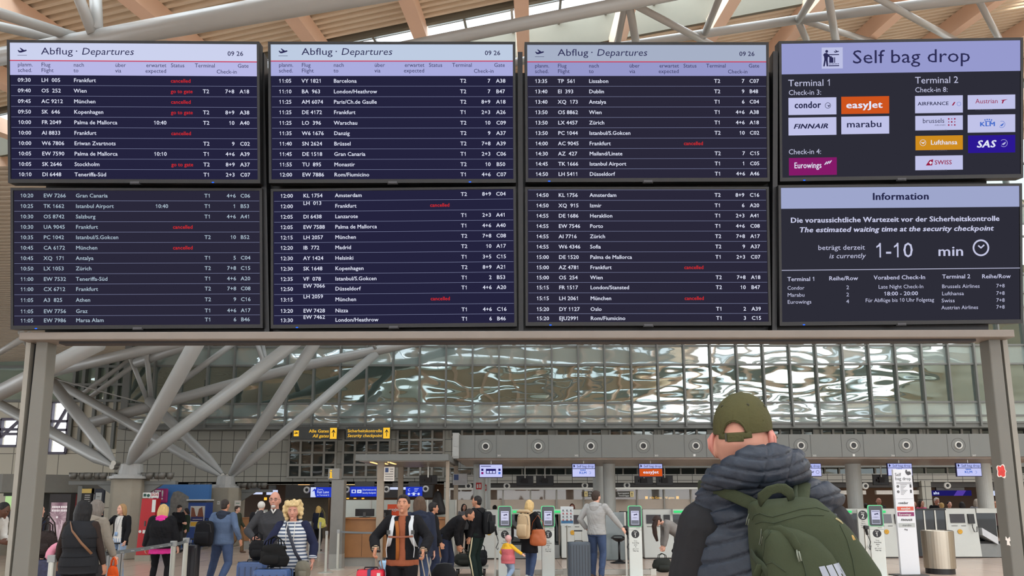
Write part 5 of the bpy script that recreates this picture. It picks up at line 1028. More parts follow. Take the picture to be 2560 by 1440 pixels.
a, b = at(236, 1282, Yp), at(256, 1222, Yp); r = thing('framed_notice', 'narrow framed pale notice panel beside the dark direction board', 'notice', (a.x, Yp, 0)); w = b.x - a.x; obj('frame', MB().box(-.04, w + .05, .0, .1, 0, ztop(1219, Yp)), mat('frame_navy', (38, 42, 52)), r); obj('sheet', MB().box(.0, w, -.01, .0, .5, ztop(1229, Yp)), mat('sheet_pale', (178, 182, 180)), r); S = Sign(.013); [S.rect(w * .2, w * .7, ztop(1240 + 12 * k, Yp), ztop(1238 + 12 * k, Yp), 0) for k in range(4)]; obj('print', S, MATS['print_grey'], r)
Yp = 20.6; a, b = ground(349, Yp), ground(383, Yp); r = thing('defibrillator_column', 'glossy red defibrillator column with white SOS plates at the concrete pier', 'defibrillator', (a.x, Yp, 0)); w = b.x - a.x
obj('column', MB().hexa([(0, 0, .16), (w, 0, .16), (w, .25, .16), (0, .25, .16), (.06, 0, ztop(1244, Yp)), (w + .1, 0, ztop(1244, Yp)), (w + .1, .25, ztop(1244, Yp)), (.06, .25, ztop(1244, Yp))]), mat('gloss_red', (168, 18, 28), rough=.45, var=.03), r, bevel=.01); obj('foot', MB().box(-.02, w + .02, 0, .25, 0, .16), M_conc, r); PM = [M_white, mat('plate_green_ink', (30, 70, 60)), mat('plate_red_ink', (170, 40, 40))]
zz = ztop(1242, Yp); S = Sign(.004); S.rect(.08, .3, zz, zz + .14, 0, .004); S.rect(.1, .18, zz + .03, zz + .11, 1, .006); S.disc(.235, zz + .06, .045, 1, 12, .006); obj('pictogram_plate', S, PM, r)
S = Sign(.006); S.rect(.31, .52, zz, zz + .14, 0, .004); S.text('SOS', .415, zz + .05, .07, 2, 'x', 'c'); obj('rescue_plate', S, PM, r)
zz = ztop(1331, Yp); S = Sign(.012); S.rect(.15, .27, zz, zz + .09, 0); obj('pictogram_plate', S, PM, r); S = Sign(.012); S.disc(.08, zz + .05, .04, 0, 12); obj('heart_plate', S, PM, r); S = Sign(.02); S.rect(.36, .46, ztop(1278, Yp), ztop(1247, Yp), 0); obj('paper_sheet', S, PM, r)
obj('handle', MB().box(w * .5, w * .58, -.03, .0, ztop(1313, Yp), ztop(1300, Yp)), M_dgrey, r)
Yp = 26.4; a, b = ground(386, Yp), ground(522, Yp); r = thing('travel_shop', 'blue shop front with a rocky mountain picture and a purple sign', 'shop front', (a.x, Yp, 0)); w = b.x - a.x
obj('wall_panel', MB().box(0, w, 0, .2, 0, ztop(1209, Yp)), mat('shop_blue', (64, 116, 176), var=.12, scale=.8), r); xx = lambda px: at(px, 1250, Yp).x - a.x; zz = lambda py: ztop(py, Yp)
S = Sign(.004); S.poly([(xx(426), .3), (xx(472), .3), (xx(472), zz(1240)), (xx(455), zz(1229)), (xx(444), zz(1225)), (xx(432), zz(1228)), (xx(426), zz(1245))], 0); obj('mountain_picture', S, mat('rock_print', (124, 122, 116), var=.55, scale=9, bump=0), r)
def _rock():
    m = MATS['rock_print']; n = [q for q in m.node_tree.nodes if q.type == 'TEX_NOISE'][0]; n.inputs['Detail'].default_value = 10
_rock()
obj('purple_sign', MB().box(xx(352), xx(427), -.3, -.2, zz(1255), zz(1219.5)), mat('sign_plum', (150, 24, 98), rough=.4), r, bevel=.04); S = Sign(.304); S.text('OUT!', xx(419), zz(1246), zz(1224) - zz(1246), 0, 'x', 'r', xx(419) - xx(357)); obj('lettering', S, M_white, r); obj('sign_bracket', MB().box(xx(390), xx(395), -.2, 0, zz(1240), zz(1235)), M_dgrey, r)
Yp = 25.2; a, b = ground(471, Yp), ground(516, Yp); r = thing('cash_machine_booth', 'royal blue booth with a framed advert behind the denim-jacket man', 'booth', (a.x, Yp, 0)); w = b.x - a.x; z9 = lambda py: ztop(py, Yp)
obj('body', MB().box(0, w, 0, .6, .1, z9(1254)), mat('booth_blue', (26, 62, 128), rough=.4), r, bevel=.02); obj('top_lamp', MB().box(-.02, w + .02, -.1, .6, z9(1249.5), z9(1246.5)), mat('lamp_pale', (206, 208, 204)), r); obj('roof_band', MB().box(-.02, w, 0, .6, z9(1254), z9(1249)), M_dgrey, r); obj('legs', MB().box(.05, .12, .1, .5, 0, .1).box(w - .12, w - .05, .1, .5, 0, .1), M_alu, r)
S = Sign(.006); S.rect(w * .15, w * .95, z9(1315), z9(1263), 0, .004); S.poly([(w * .2, z9(1290)), (w * .2, z9(1266)), (w * .35, z9(1268)), (w * .45, z9(1284)), (w * .5, z9(1290))], 1); S.poly([(w * .55, z9(1290)), (w * .62, z9(1270)), (w * .8, z9(1265)), (w * .9, z9(1290))], 1); S.rect(w * .2, w * .9, z9(1301), z9(1288), 2, .0055); S.rect(w * .2, w * .6, z9(1313), z9(1303), 3, .0055); S.rect(w * .3, w * .85, z9(1297), z9(1295.5), 0, .007); obj('advert', S, [mat('advert_paper', (186, 184, 176)), mat('advert_brown', (120, 70, 48), var=.4, scale=20), mat('advert_blue', (40, 44, 96)), mat('advert_gold', (206, 160, 50))], r)
for px, py, w_, h_, l in ((594, 1258, .23, .19, 'white paper notice with green brackets on the second concrete pier'), (546, 1257, .1, .12, 'small pale switch plate on the second concrete pier')):
    p = at(px, py, 26.85); S = Sign(.0); S.rect(p.x - w_ / 2, p.x + w_ / 2, p.z - h_ / 2, p.z + h_ / 2, 0, -26.86); S.rect(p.x - w_ * .3, p.x + w_ * .3, p.z - .01, p.z + .01, 1, -26.855); tag(obj('paper_notice', S, [mat('paper', (206, 200, 190)), mat('print_green', (70, 120, 90))]), l, 'notice')
# second wooden counter at left
Yp = 25.5; a, b = ground(602, Yp), ground(637, Yp); r = thing('wooden_counter', 'small oak counter with grey plinth behind the green-jacket man', 'counter', (a.x, Yp, 0)); w = b.x - a.x + .35; obj('front_panel', MB().box(0, w, 0, .6, .28, ztop(1294, Yp)), M_wood, r); obj('plinth', MB().box(.02, w - .02, .03, .6, 0, .28), MATS['plinth_grey'], r); obj('worktop', MB().box(-.02, w + .02, -.03, .62, ztop(1294, Yp), ztop(1292, Yp)), MATS['worktop_oak'], r); obj('pale_screen', MB().box(w * .55, w, .3, .33, ztop(1292, Yp), ztop(1273, Yp)), M_fr, r)
# --- stanchions and belts
M_post2 = mat('stanchion_silver', (182, 182, 172), rough=.3, metal=.35, var=.04)
def stanchion(px, Y, h, label, w=.045, grp='queue stanchions'):
    g = ground(px, Y); r = thing('belt_stanchion', label, 'stanchion', (g.x, Y, 0), 0, grp)
    obj('pole', MB().lathe([(0, .02), (w, .02), (w, h - .05), (0, h - .05)], 16), M_post2, r); obj('belt_head', MB().box(-w * 1.1, w * 1.1, -w, w, h - .09, h), mat('stanchion_head', (150, 152, 150), rough=.35), r, bevel=.008); obj('foot_plate', MB().lathe([(0, 0), (.17, 0), (.17, .012), (.05, .03), (0, .03)], 28), M_post2, r)
    return Vector((g.x, Y, h))
M_belt = mat('grey_belt', (104, 110, 112), rough=.6)
def belt(a, b, label, txt=True, wd=.055, col=None):
    a, b = Vector(a), Vector(b); r = thing('queue_belt', label, 'belt', a, math.atan2(b.y - a.y, b.x - a.x), 'queue belts'); L = math.hypot(b.x - a.x, b.y - a.y); s = (b.z - a.z); n = 10; mb = MB(); sag = .02
    f = lambda u: s * u - sag * 4 * u * (1 - u) - .05
    v = []
    for k in range(n + 1): u = k / n; v += [(L * u, 0, f(u) - wd / 2), (L * u, 0, f(u) + wd / 2), (L * u, .004, f(u) + wd / 2), (L * u, .004, f(u) - wd / 2)]
    mb.add(v, [q for k in range(n) for q in [(4 * k, 4 * k + 4, 4 * k + 5, 4 * k + 1), (4 * k + 1, 4 * k + 5, 4 * k + 6, 4 * k + 2), (4 * k + 2, 4 * k + 6, 4 * k + 7, 4 * k + 3), (4 * k + 3, 4 * k + 7, 4 * k + 4, 4 * k)]])
    obj('webbing', mb, col or M_belt, r)
    if txt:
        S = Sign(.002); N = max(2, int(L / .28))
        for k in range(N): u = (k + .5) / N; S.text('Hamburg', L * u, f(u) - .012, .017, 0, 'b', 'c')
        obj('lettering', S, M_white, r)
A = stanchion(146, 9.4, .96, 'thick silver belt stanchion at far left beside the dark patterned suitcase', .045); B = stanchion(441.5, 12.6, .96, 'silver belt stanchion right of the pink-hood woman, left one of a close pair', .04); C_ = stanchion(472, 13.6, .96, 'silver belt stanchion with a dark belt, right one of a close pair', .042)
belt(A, B, 'long grey printed queue belt across the left queue'); belt(B, C_, 'short grey queue belt between the close pair of stanchions', False)
D_ = stanchion(820, 17.2, .93, 'silver belt stanchion left of the grey pillar', .028); E_ = stanchion(849, 18.0, .93, 'silver belt stanchion in front of the grey pillar', .03); F_ = ground(1000, 18.3); F_.z = .9
belt(E_, F_, 'grey queue belt running along the oak desk', False, .045)
for px, Y, l in ((778, 24.2, 'far thin stanchion right of the striped-top woman'), (803, 23.6, 'far thin stanchion in front of the woman with a yellow bag')): stanchion(px, Y, .95, l, .03, 'far stanchions')
belt(ground(778, 24.2) + Vector((0, 0, .95)), ground(803, 23.6) + Vector((0, 0, .95)), 'dark far queue belt beside the woman with a yellow bag', False, .06, M_black)
# ================================================================== PEOPLE
def rotv(p, c, yaw=0, pitch=0, roll=0):
    M = Euler((pitch, roll, yaw), 'XYZ').to_matrix(); return Vector(c) + M @ (Vector(p) - Vector(c))
def ik(a, b, l1, l2, hint):
    a, b = Vector(a), Vector(b); d = b - a; L = d.length
    if L > (l1 + l2) * .998: b = a + d * ((l1 + l2) * .998 / L); d = b - a; L = d.length
    x = (l1 * l1 - l2 * l2 + L * L) / (2 * L); h = math.sqrt(max(0, l1 * l1 - x * x)); u = d / L
    k = Vector(hint); k = k - u * k.dot(u); k.normalize()
    return a + u * x + k * h, b
SKIN = {'fair': (214, 164, 142), 'tan': (186, 132, 104), 'dark': (88, 58, 44), 'ruddy': (194, 140, 120)}
def cloth(name, c, var=.12, bump=.25, bs=24): return mat('cloth_' + name, c, rough=.85, var=var, scale=6, bump=bump, bscale=bs, spec=.2)
def hair_strands(m):
    nt = m.node_tree
    if nt.nodes.get('strand'): return
    mp = nt.nodes.new('ShaderNodeMapping'); mp.name = 'strand'; mp.inputs['Scale'].default_value = (1, 1, .12); tc = [n for n in nt.nodes if n.type == 'TEX_COORD'][0]; nt.links.new(tc.outputs['Object'], mp.inputs[0])
    for n in nt.nodes:
        if n.type == 'TEX_NOISE': nt.links.new(mp.outputs[0], n.inputs['Vector'])
class Person:
    """standing figure facing -y in its own frame; pose by wrists, ankles, lean and head turn; clothes are separate shells over one body"""
    def __init__(s, label, px, Y, rz, H=1.75, skin='fair', wr=None, wl=None, ar=None, al=None, bend=0., hy=0., hp=0., fem=False, fat=1.0, vox=.011, twist=0., pel=0., grip=.5, hd=(None, None), eh=(None, None), z=0., grp=None, faceless=False, sh=1.0, hoff=(0, 0, 0), hx=1.0):
        g = ground(px, Y); s.k = k = H / 1.75; s.r = thing('person', label, 'person', (g.x, Y, z), rz, grp); s.fem = fem; s.vox = vox; s.fat = fat
        s.M_skin = mat('skin_' + skin, SKIN[skin], rough=.55, var=.06, scale=14, spec=.35)
        s.pelz = .95 - pel; P = Vector((0, 0, s.pelz))
        def U(p):                                  # upper-body transform: lean forward about the pelvis
            p = Vector(p) + Vector((0, 0, -pel)); return rotv(rotv(p, P, pitch=bend), P, yaw=twist) if bend or twist else p
        s.U = U; sw = (.165 if fem else .19) * (.9 + .1 * fat) * sh
        s.shr, s.shl = U((-sw, .01, 1.42)), U((sw, .01, 1.42))
        s.wr_t = Vector(wr) if wr else Vector((-.25, -.03, .86 - pel)); s.wl_t = Vector(wl) if wl else Vector((.25, -.03, .86 - pel))
        s.er, s.wr = ik(s.shr, s.wr_t, .29, .255, eh[0] or (-.4, .7, -.4)); s.el, s.wl = ik(s.shl, s.wl_t, .29, .255, eh[1] or (.4, .7, -.4))
        s.hipr, s.hipl = Vector((-.09, 0, s.pelz - .03)), Vector((.09, 0, s.pelz - .03))
        s.ar_t = Vector(ar) if ar else Vector((-.10, .01, .085)); s.al_t = Vector(al) if al else Vector((.10, .01, .085))
        s.kr, s.ar = ik(s.hipr, s.ar_t, .43, .425, (-.1, -1, 0)); s.kl, s.al = ik(s.hipl, s.al_t, .43, .425, (.1, -1, 0))
        s.neck0, s.neck1 = U((0, .015, 1.45)), U((0, -.005, 1.56)); s.hc = U((0, -.02, 1.625)) + Vector(hoff); s.neck1 = s.neck1 + Vector(hoff) * .7; s.neck0 = s.neck0 + Vector((hoff[0] * .35, 0, 0))
        s.HM = Matrix.Translation(s.hc) @ Euler((hp + bend * .55, 0, hy + twist), 'XYZ').to_matrix().to_4x4() @ Matrix.Diagonal((hx, 1, 1, 1))
        s.grip = grip; s.hd = hd; s.hair_done = False; s.body(faceless)
    def X(s, mb): return mb.tf(Matrix.Scale(s.k, 4))
    def part(s, name, mb, m, vox=None, sm=3, smooth=True, parent=None):
        s.X(mb); return obj(name, mb, m, parent or s.r, smooth=smooth, remesh=(vox or s.vox) * s.k if vox != 0 else 0, sm=sm)
    def torso_rings(s, pad=0., lo=None, hi=1.46):
        f = s.fat; fem = s.fem; dz = .95 - s.pelz
        R = [(.83, .165 * f, .105 * f), (.90, (.175 if fem else .168) * f, .118 * f), (.98, (.165 if fem else .160) * f, .115 * f), (1.08, (.135 if fem else .150) * f, .105 * f), (1.20, (.145 if fem else .160) * f, .115 * f), (1.30, (.155 if fem else .175) * f, .12 * f), (1.40, (.150 if fem else .172) * (.5 + .5 * f), .098), (1.45, .10, .075), (1.48, .06, .058)]
        out = []
        if lo is not None and lo < .83: out.append((lo, (R[0][1] + .01), R[0][2] + .01))
        out += [q for q in R if (lo is None or q[0] > lo + .02) and q[0] <= hi + .001]
        if lo is not None and lo >= .83:
            for a, b in zip(R, R[1:]):
                if a[0] <= lo <= b[0]: t = (lo - a[0]) / (b[0] - a[0]); out.insert(0, (lo, a[1] + (b[1] - a[1]) * t, a[2] + (b[2] - a[2]) * t)); break
        return [(z, a + pad, b + pad) for z, a, b in out]
    def torso(s, mb, pad=0., lo=None, hi=1.48):
        R = s.torso_rings(pad, lo, hi); P = s.pelz
        side = s.U((1, 0, .95)) - s.U((0, 0, .95))
        if pad < 0: R[0] = (.868, .12, .085)
        pts = [s.U((0, .012 * (z > 1.1), z)) if z > .95 else Vector((0, 0, z - (.95 - P))) for z, _, _ in R]
        mb.loft(pts, [(a, b) for _, a, b in R], 22, side)
    def arm(s, mb, r, e, w, pad=0., frac=1., r0=.055):
        a, b, c = Vector(r), Vector(e), Vector(w)
        pts = [a + (a - b).normalized() * .0, a.lerp(b, .35), b.lerp(a, .12), b, b.lerp(c, .15), b.lerp(c, .55)]; rad = [r0 + pad, .050 + pad, .041 + pad, .041 + pad, .042 + pad, .036 + pad * .9]
        if frac >= 1: pts.append(b.lerp(c, .97)); rad.append(.029 + pad * .9)
        elif frac > .5: pts = pts[:5] + [b.lerp(c, (frac - .5) * 2)]; rad = rad[:5] + [.037 + pad]
        else: pts = pts[:2]; rad = rad[:2]; pts.append(a.lerp(b, frac * 2)); rad.append(.045 + pad)
        mb.loft(pts, rad, 14); mb.ball(a, r0 + pad, 12, 8)
    def leg(s, mb, h, k_, a, pad=0., end=1.0):
        h, k_, a = Vector(h), Vector(k_), Vector(a)
        pts = [h + Vector((0, .01, .05)), h.lerp(k_, .3), h.lerp(k_, .75), k_, k_.lerp(a, .3), k_.lerp(a, .7)]; f = .6 + .4 * s.fat
        rad = [.088 * f + pad, .083 * f + pad, .062 * f + pad, .054 + pad, .055 + pad, .042 + pad * 1.15]
        if end >= 1: pts.append(a + Vector((0, 0, -.02))); rad.append(.038 + pad * 1.3)
        mb.loft(pts, rad, 16)
    def hand(s, mb, w, e, sx, d=None, curl=None):
        w, e = Vector(w), Vector(e); d = Vector(d).normalized() if d else (w - e).normalized(); n = Vector((-sx, -.2, 0)); n = n - d * n.dot(d); n.normalize(); t = d.cross(n) * sx   # t points towards the thumb side (front)
        if t.y > 0: t = -t
        curl = s.grip if curl is None else curl
        mb.loft([w - d * .02, w + d * .02, w + d * .055, w + d * .092], [(.025, .02), (.034, .017), (.041, .016), (.038, .013)], 12, t)
        for k, (o, L) in enumerate(((.030, .068), (.010, .076), (-.010, .072), (-.029, .058))):
            b = w + d * .086 + t * o; c = curl * (1 + .12 * k); p = [b]; q = b; ang = c * .5
            for seg in (.45, .33, .26):
                dd = d * math.cos(ang) + n * math.sin(ang); q = q + dd * L * seg * 1.02 + t * (o * .05); p.append(q); ang += c * .8
            mb.loft(p, [.0095, .009, .0082, .006], 8)
        b = w + d * .03 + t * .032; p = [b, b + (t * .7 + d * .6 + n * .25) * .034, b + (t * .75 + d * 1.35 + n * .55) * .034, b + (t * .6 + d * 2.1 + n * .9) * .03]
        mb.loft(p, [.013, .0115, .010, .007], 8)
    def headmesh(s, mb):
        i0 = len(mb.v); v = []; nu, nv = 28, 20
        for i in range(nv + 1):
            t = PI * i / nv
            for k in range(nu):
                a = 2 * PI * k / nu; x, y, z = .074 * math.sin(t) * math.cos(a), .097 * math.sin(t) * math.sin(a), .118 * math.cos(t)
                q = max(0, -z / .118)
                x *= 1 - .26 * q ** 1.5
                if y > 0: y *= 1 - .5 * q
                else: y = y * (1 + .02 * q) - .012 * q
                if z > .05: y += .008 * (z - .05) / .07
                v.append((x, y, z))
        f = [(i * nu + k, (i + 1) * nu + k, (i + 1) * nu + (k + 1) % nu, i * nu + (k + 1) % nu) for i in range(nv) for k in range(nu)]
        mb.add(v, f)
        mb.loft([(0, -.082, .022), (0, -.096, .0), (0, -.108, -.026), (0, -.093, -.037)], [(.007, .006), (.009, .010), (.014, .011), (.012, .008)], 10, (1, 0, 0))
        mb.ball((0, -.084, -.062), (.026, .011, .012), 12, 8); mb.ball((0, -.083, -.098), (.022, .016, .016), 12, 8)
        for q in (-1, 1):
            mb.ball((q * .076, .012, -.006), (.009, .021, .033), 10, 8); mb.ball((q * .032, -.082, .030), (.020, .010, .007), 10, 6); mb.ball((q * .045, -.062, -.022), (.018, .018, .016), 10, 6)
        mb.tf(s.HM, i0)
    def body(s, faceless):
        mb = MB(); s.torso(mb, -.012); s.headmesh(mb)
        mb.loft([s.neck0 - Vector((0, 0, .04)), s.neck0, s.neck1, s.neck1.lerp(s.hc, .5)], [.075, .058 if not s.fem else .05, .054 if not s.fem else .047, .055], 14)
        s.arm(mb, s.shr, s.er, s.wr); s.arm(mb, s.shl, s.el, s.wl)
        s.hand(mb, s.wr, s.er, -1, s.hd[0]); s.hand(mb, s.wl, s.el, 1, s.hd[1])
        s.leg(mb, s.hipr, s.kr, s.ar); s.leg(mb, s.hipl, s.kl, s.al)
        for a in (s.ar, s.al): mb.loft([a + Vector((0, .05, -.05)), a + Vector((0, -.02, -.04)), a + Vector((0, -.11, -.065))], [.03, .036, .025], 10)
        s.bo = s.part('body', mb, s.M_skin, s.vox * .82, 2)
        if not faceless: s.face()
    def hp(s, mb): return mb.tf(s.HM)
    def face(s, iris=(52, 40, 34), brow=(70, 54, 42), lip=(168, 96, 88)):
        for q in (-1, 1):
            e = s.part('eye', s.hp(MB().ball((q * .031, -.0855, .008), (.0125, .006, .0048), 12, 8)), mat('eye_white', (176, 166, 158), rough=.35), 0, 0)
            s.part('iris', s.hp(MB().ball((q * .031, -.0905, .008), (.0060, .003, .0048), 10, 6)), mat('iris_dark', iris, rough=.2), 0, 0, parent=e)
            s.part('eyebrow', s.hp(MB().loft([(q * .014, -.0925, .026), (q * .032, -.0905, .031), (q * .050, -.078, .026)], [.0035, .0045, .0025], 6)), mat('brow_brown', brow), 0, 0)
        s.part('mouth', s.hp(MB().ball((0, -.0935, -.061), (.021, .004, .0045), 12, 6)), mat('lip_rose', lip), 0, 0)
    # ---- clothes
    def top(s, name, m, pad=.018, lo=.86, frac=1., hi=1.48, cut=None, armpad=None, vox=None):
        mb = MB(); s.torso(mb, pad, lo, hi); ap = pad * .6 if armpad is None else armpad
        if frac > 0: s.arm(mb, s.shr, s.er, s.wr, ap, frac); s.arm(mb, s.shl, s.el, s.wl, ap, frac)
        else:
            for q in (s.shr, s.shl): mb.ball(q.lerp(s.neck0, .12), .05 + ap * .5, 12, 8)
        s.jk = s.part(name, mb, m, vox); s.jk['cutw'] = cut or 0.0
        if cut: CUTS.append((s.jk, cut * s.k, s.U))
        return s.jk
    def collar(s, m, r=.075, h=.05, name='collar'):
        a, b = s.neck0 + Vector((0, 0, -.02)), s.neck0.lerp(s.neck1, .35)
        d = (b - a).normalized(); return s.part(name, MB().loft([a, a + d * h * .5, a + d * h], [(r + .012, r + .006), (r + .002, r), (r - .006, r - .006)], 18, s.U((1, 0, .95)) - s.U((0, 0, .95))), m, 0, 0)
    def hood(s, m, name='hood'):
        mb = MB(); pts = []; 
        for k in range(9): an = math.radians(-20 + 220 * k / 8); pts.append(s.U((.105 * math.cos(an), .015 + .085 * math.sin(an), 1.485 - .02 * abs(math.cos(an)))))
        mb.loft(pts, [.028, .036, .04, .046, .05, .046, .04, .036, .028], 12); mb.loft([s.U((0, .075, 1.49)), s.U((0, .12, 1.43)), s.U((0, .125, 1.36)), s.U((0, .11, 1.31))], [(.09, .045), (.105, .05), (.075, .035), (.03, .02)], 14, s.U((1, 0, .95)) - s.U((0, 0, .95)))
        return s.part(name, mb, m)
    def trousers(s, m, pad=.014, vox=None, hem=1.):
        mb = MB(); R = s.torso_rings(pad * .8, .84, 1.04); P = s.pelz
        mb.loft([Vector((0, 0, z - (.95 - P))) for z, _, _ in R], [(a, b) for _, a, b in R], 20, (1, 0, 0)); s.leg(mb, s.hipr, s.kr, s.ar, pad); s.leg(mb, s.hipl, s.kl, s.al, pad)
        return s.part('trousers', mb, m, vox)
    def shoes(s, m, sole=None):
        for a, k_ in ((s.ar, s.kr), (s.al, s.kl)):
            lift = max(0, a.z - .12); dr = Vector((0, -1, 0)); dz = -.9 * lift
            p = lambda y, z: a + Vector((0, y, z + (y * -1 if y < 0 else 0) * dz * 1.2))
            o = s.part('shoe', MB().loft([p(.075, -.045), p(.05, -.035), p(0, -.03), p(-.07, -.048), p(-.14, -.058), p(-.175, -.064)], [(.02, .025), (.042, .045), (.045, .052), (.048, .034), (.044, .026), (.02, .015)], 14, (1, 0, 0)), m, 0, 0)
            if sole: s.part('sole', MB().loft([p(.078, -.078), p(-.06, -.078), p(-.178, -.08)], [(.036, .007), (.048, .007), (.03, .006)], 12, (1, 0, 0)), sole, 0, 0, parent=o)
    def hair(s, kind, c, name='hair'):
        m = mat('hair_%d_%d_%d' % c, c, rough=.5, var=.38, scale=60, bump=.8, bscale=110, spec=.35); hair_strands(m); mb = MB()
        if kind in ('short', 'buzz', 'crop'):
            g = {'short': .010, 'buzz': .003, 'crop': .006}[kind]
            mb.ball((0, .020, .030), (.076 + g, .088 + g, .092 + g), 20, 14); mb.ball((0, .045, -.02), (.066 + g, .058 + g * .6, .07), 16, 10)
            if kind == 'short': mb.ball((0, -.03, .085), (.058, .056, .036), 14, 8); [mb.ball((.03 * math.cos(a), -.052 + .01 * math.sin(a), .088), (.026, .022, .020), 8, 6) for a in (0, 1.5, 3.1)]
        elif kind == 'fringe':
            mb.ball((0, .055, -.02), (.074, .048, .05), 16, 10); [mb.ball((q * .068, .035, -.015), (.013, .04, .035), 10, 6) for q in (-1, 1)]
        elif kind in ('bob', 'long'):
            L = .10 if kind == 'bob' else .20
            mb.ball((0, .020, .030), (.088, .095, .102), 20, 14); mb.loft([(0, .03, .05), (0, .045, -.05), (0, .055, -.05 - L * .6), (0, .06, -.05 - L)], [(.088, .08), (.092, .066), (.088, .05), (.066, .03)], 18, (1, 0, 0))
            RR = random.Random(5)
            for k in range(16): a = -.25 + (PI + .5) * k / 15; mb.loft([(.08 * math.cos(a), .02 + .075 * math.sin(a), .03), (.094 * math.cos(a), .035 + .066 * math.sin(a), -.05), (.088 * math.cos(a), .045 + .05 * math.sin(a), -.05 - L * RR.uniform(.75, 1.12))], [.018, .018, .009], 8)
            for q in (-1, 1): mb.loft([(q * .06, -.03, .07), (q * .080, -.02, .0), (q * .082, .0, -.07), (q * .07, .012, -.06 - L * .7)], [.024, .022, .022, .012], 10)
        elif kind == 'curly':
            R = random.Random(3)
            for k in range(110):
                a = R.uniform(-.35 * PI, 1.35 * PI); z = R.uniform(-.13, .115); rr = .105 * math.sqrt(max(.1, 1 - ((z + .01) / .16) ** 2)) + .015
                if math.sin(a) < -.25 and -.12 < z < .07: continue
                mb.ball((rr * math.cos(a), .02 + rr * .92 * math.sin(a), z + .02), R.uniform(.024, .038), 8, 6)
            mb.ball((0, .03, .03), (.10, .10, .11), 16, 10); [mb.ball((.02 * k, -.06 - .004 * (3 - abs(k)), .092 + .004 * (k % 2)), (.024, .026, .024), 8, 6) for k in range(-3, 4)]
        elif kind == 'bun': mb.ball((0, .020, .030), (.086, .095, .10), 20, 14); mb.ball((0, .10, .06), (.04, .035, .04), 10, 8)
        return s.part(name, s.hp(mb), m, .008, 2)
    def cap(s, c, kind='beanie', name='cap'):
        m = cloth('cap_%d_%d_%d' % c, c); mb = MB()
        v = s.hp(MB().ball((0, .015, .035), (.090, .105, .098), 18, 12)); o = s.part(name, v, m, .010, 2)
        if kind == 'peak': s.part('peak', s.hp(MB().loft([(0, -.08, .06), (0, -.13, .05), (0, -.16, .04)], [(.07, .008), (.066, .008), (.04, .005)], 12, (1, 0, 0))), m, 0, 0, parent=o)
        return o
    def beard(s, c): return s.part('beard', s.hp(MB().ball((0, -.083, -.088), (.034, .022, .026), 12, 8).ball((0, -.099, -.049), (.024, .007, .006), 10, 6)), mat('beard_%d' % c[0], c, rough=.8, bump=.4, bscale=80), .007, 1)
    def glasses(s):
        mb = MB()
        for q in (-1, 1):
            pts = [(q * .031 + .020 * math.cos(2 * PI * k / 14), -.099, .006 + .015 * math.sin(2 * PI * k / 14)) for k in range(15)]; mb.tube(pts, .0018, 6); mb.tube([(q * .051, -.098, .010), (q * .074, -.04, .012), (q * .078, .01, .008)], .0018, 6)
        mb.tube([(-.011, -.1, .009), (.011, -.1, .009)], .0018, 6); return s.part('glasses', s.hp(mb), M_dgrey, 0, 0)
    def add(s, name, mb, m, vox=0, sm=0, parent=None): return s.part(name, mb, m, vox, sm, parent=parent)
    def world(s, p): return s.r.matrix_basis @ (Vector(p) * s.k) if False else Matrix.Translation(s.r.location) @ Matrix.Rotation(s.r.rotation_euler[2], 4, 'Z') @ (Vector(p) * s.k)
CUTS = []
def apply_cuts():
    """open fronts: take the strip of cloth in front of the chest away"""
    for o, w, U in CUTS:
        me = o.data; bm = bmesh.new(); bm.from_mesh(me); dead = []
        zs = [v.co.z for v in bm.verts]; z0 = min(zs)
        for f in bm.faces:
            c = f.calc_center_median()
            if f.normal.y < -.25 and abs(c.x) < w * (1.25 - .35 * (c.z - z0) / .6) and abs(c.x) < .12: dead.append(f)
        bmesh.ops.delete(bm, geom=dead, context='FACES'); bm.to_mesh(me); bm.free()
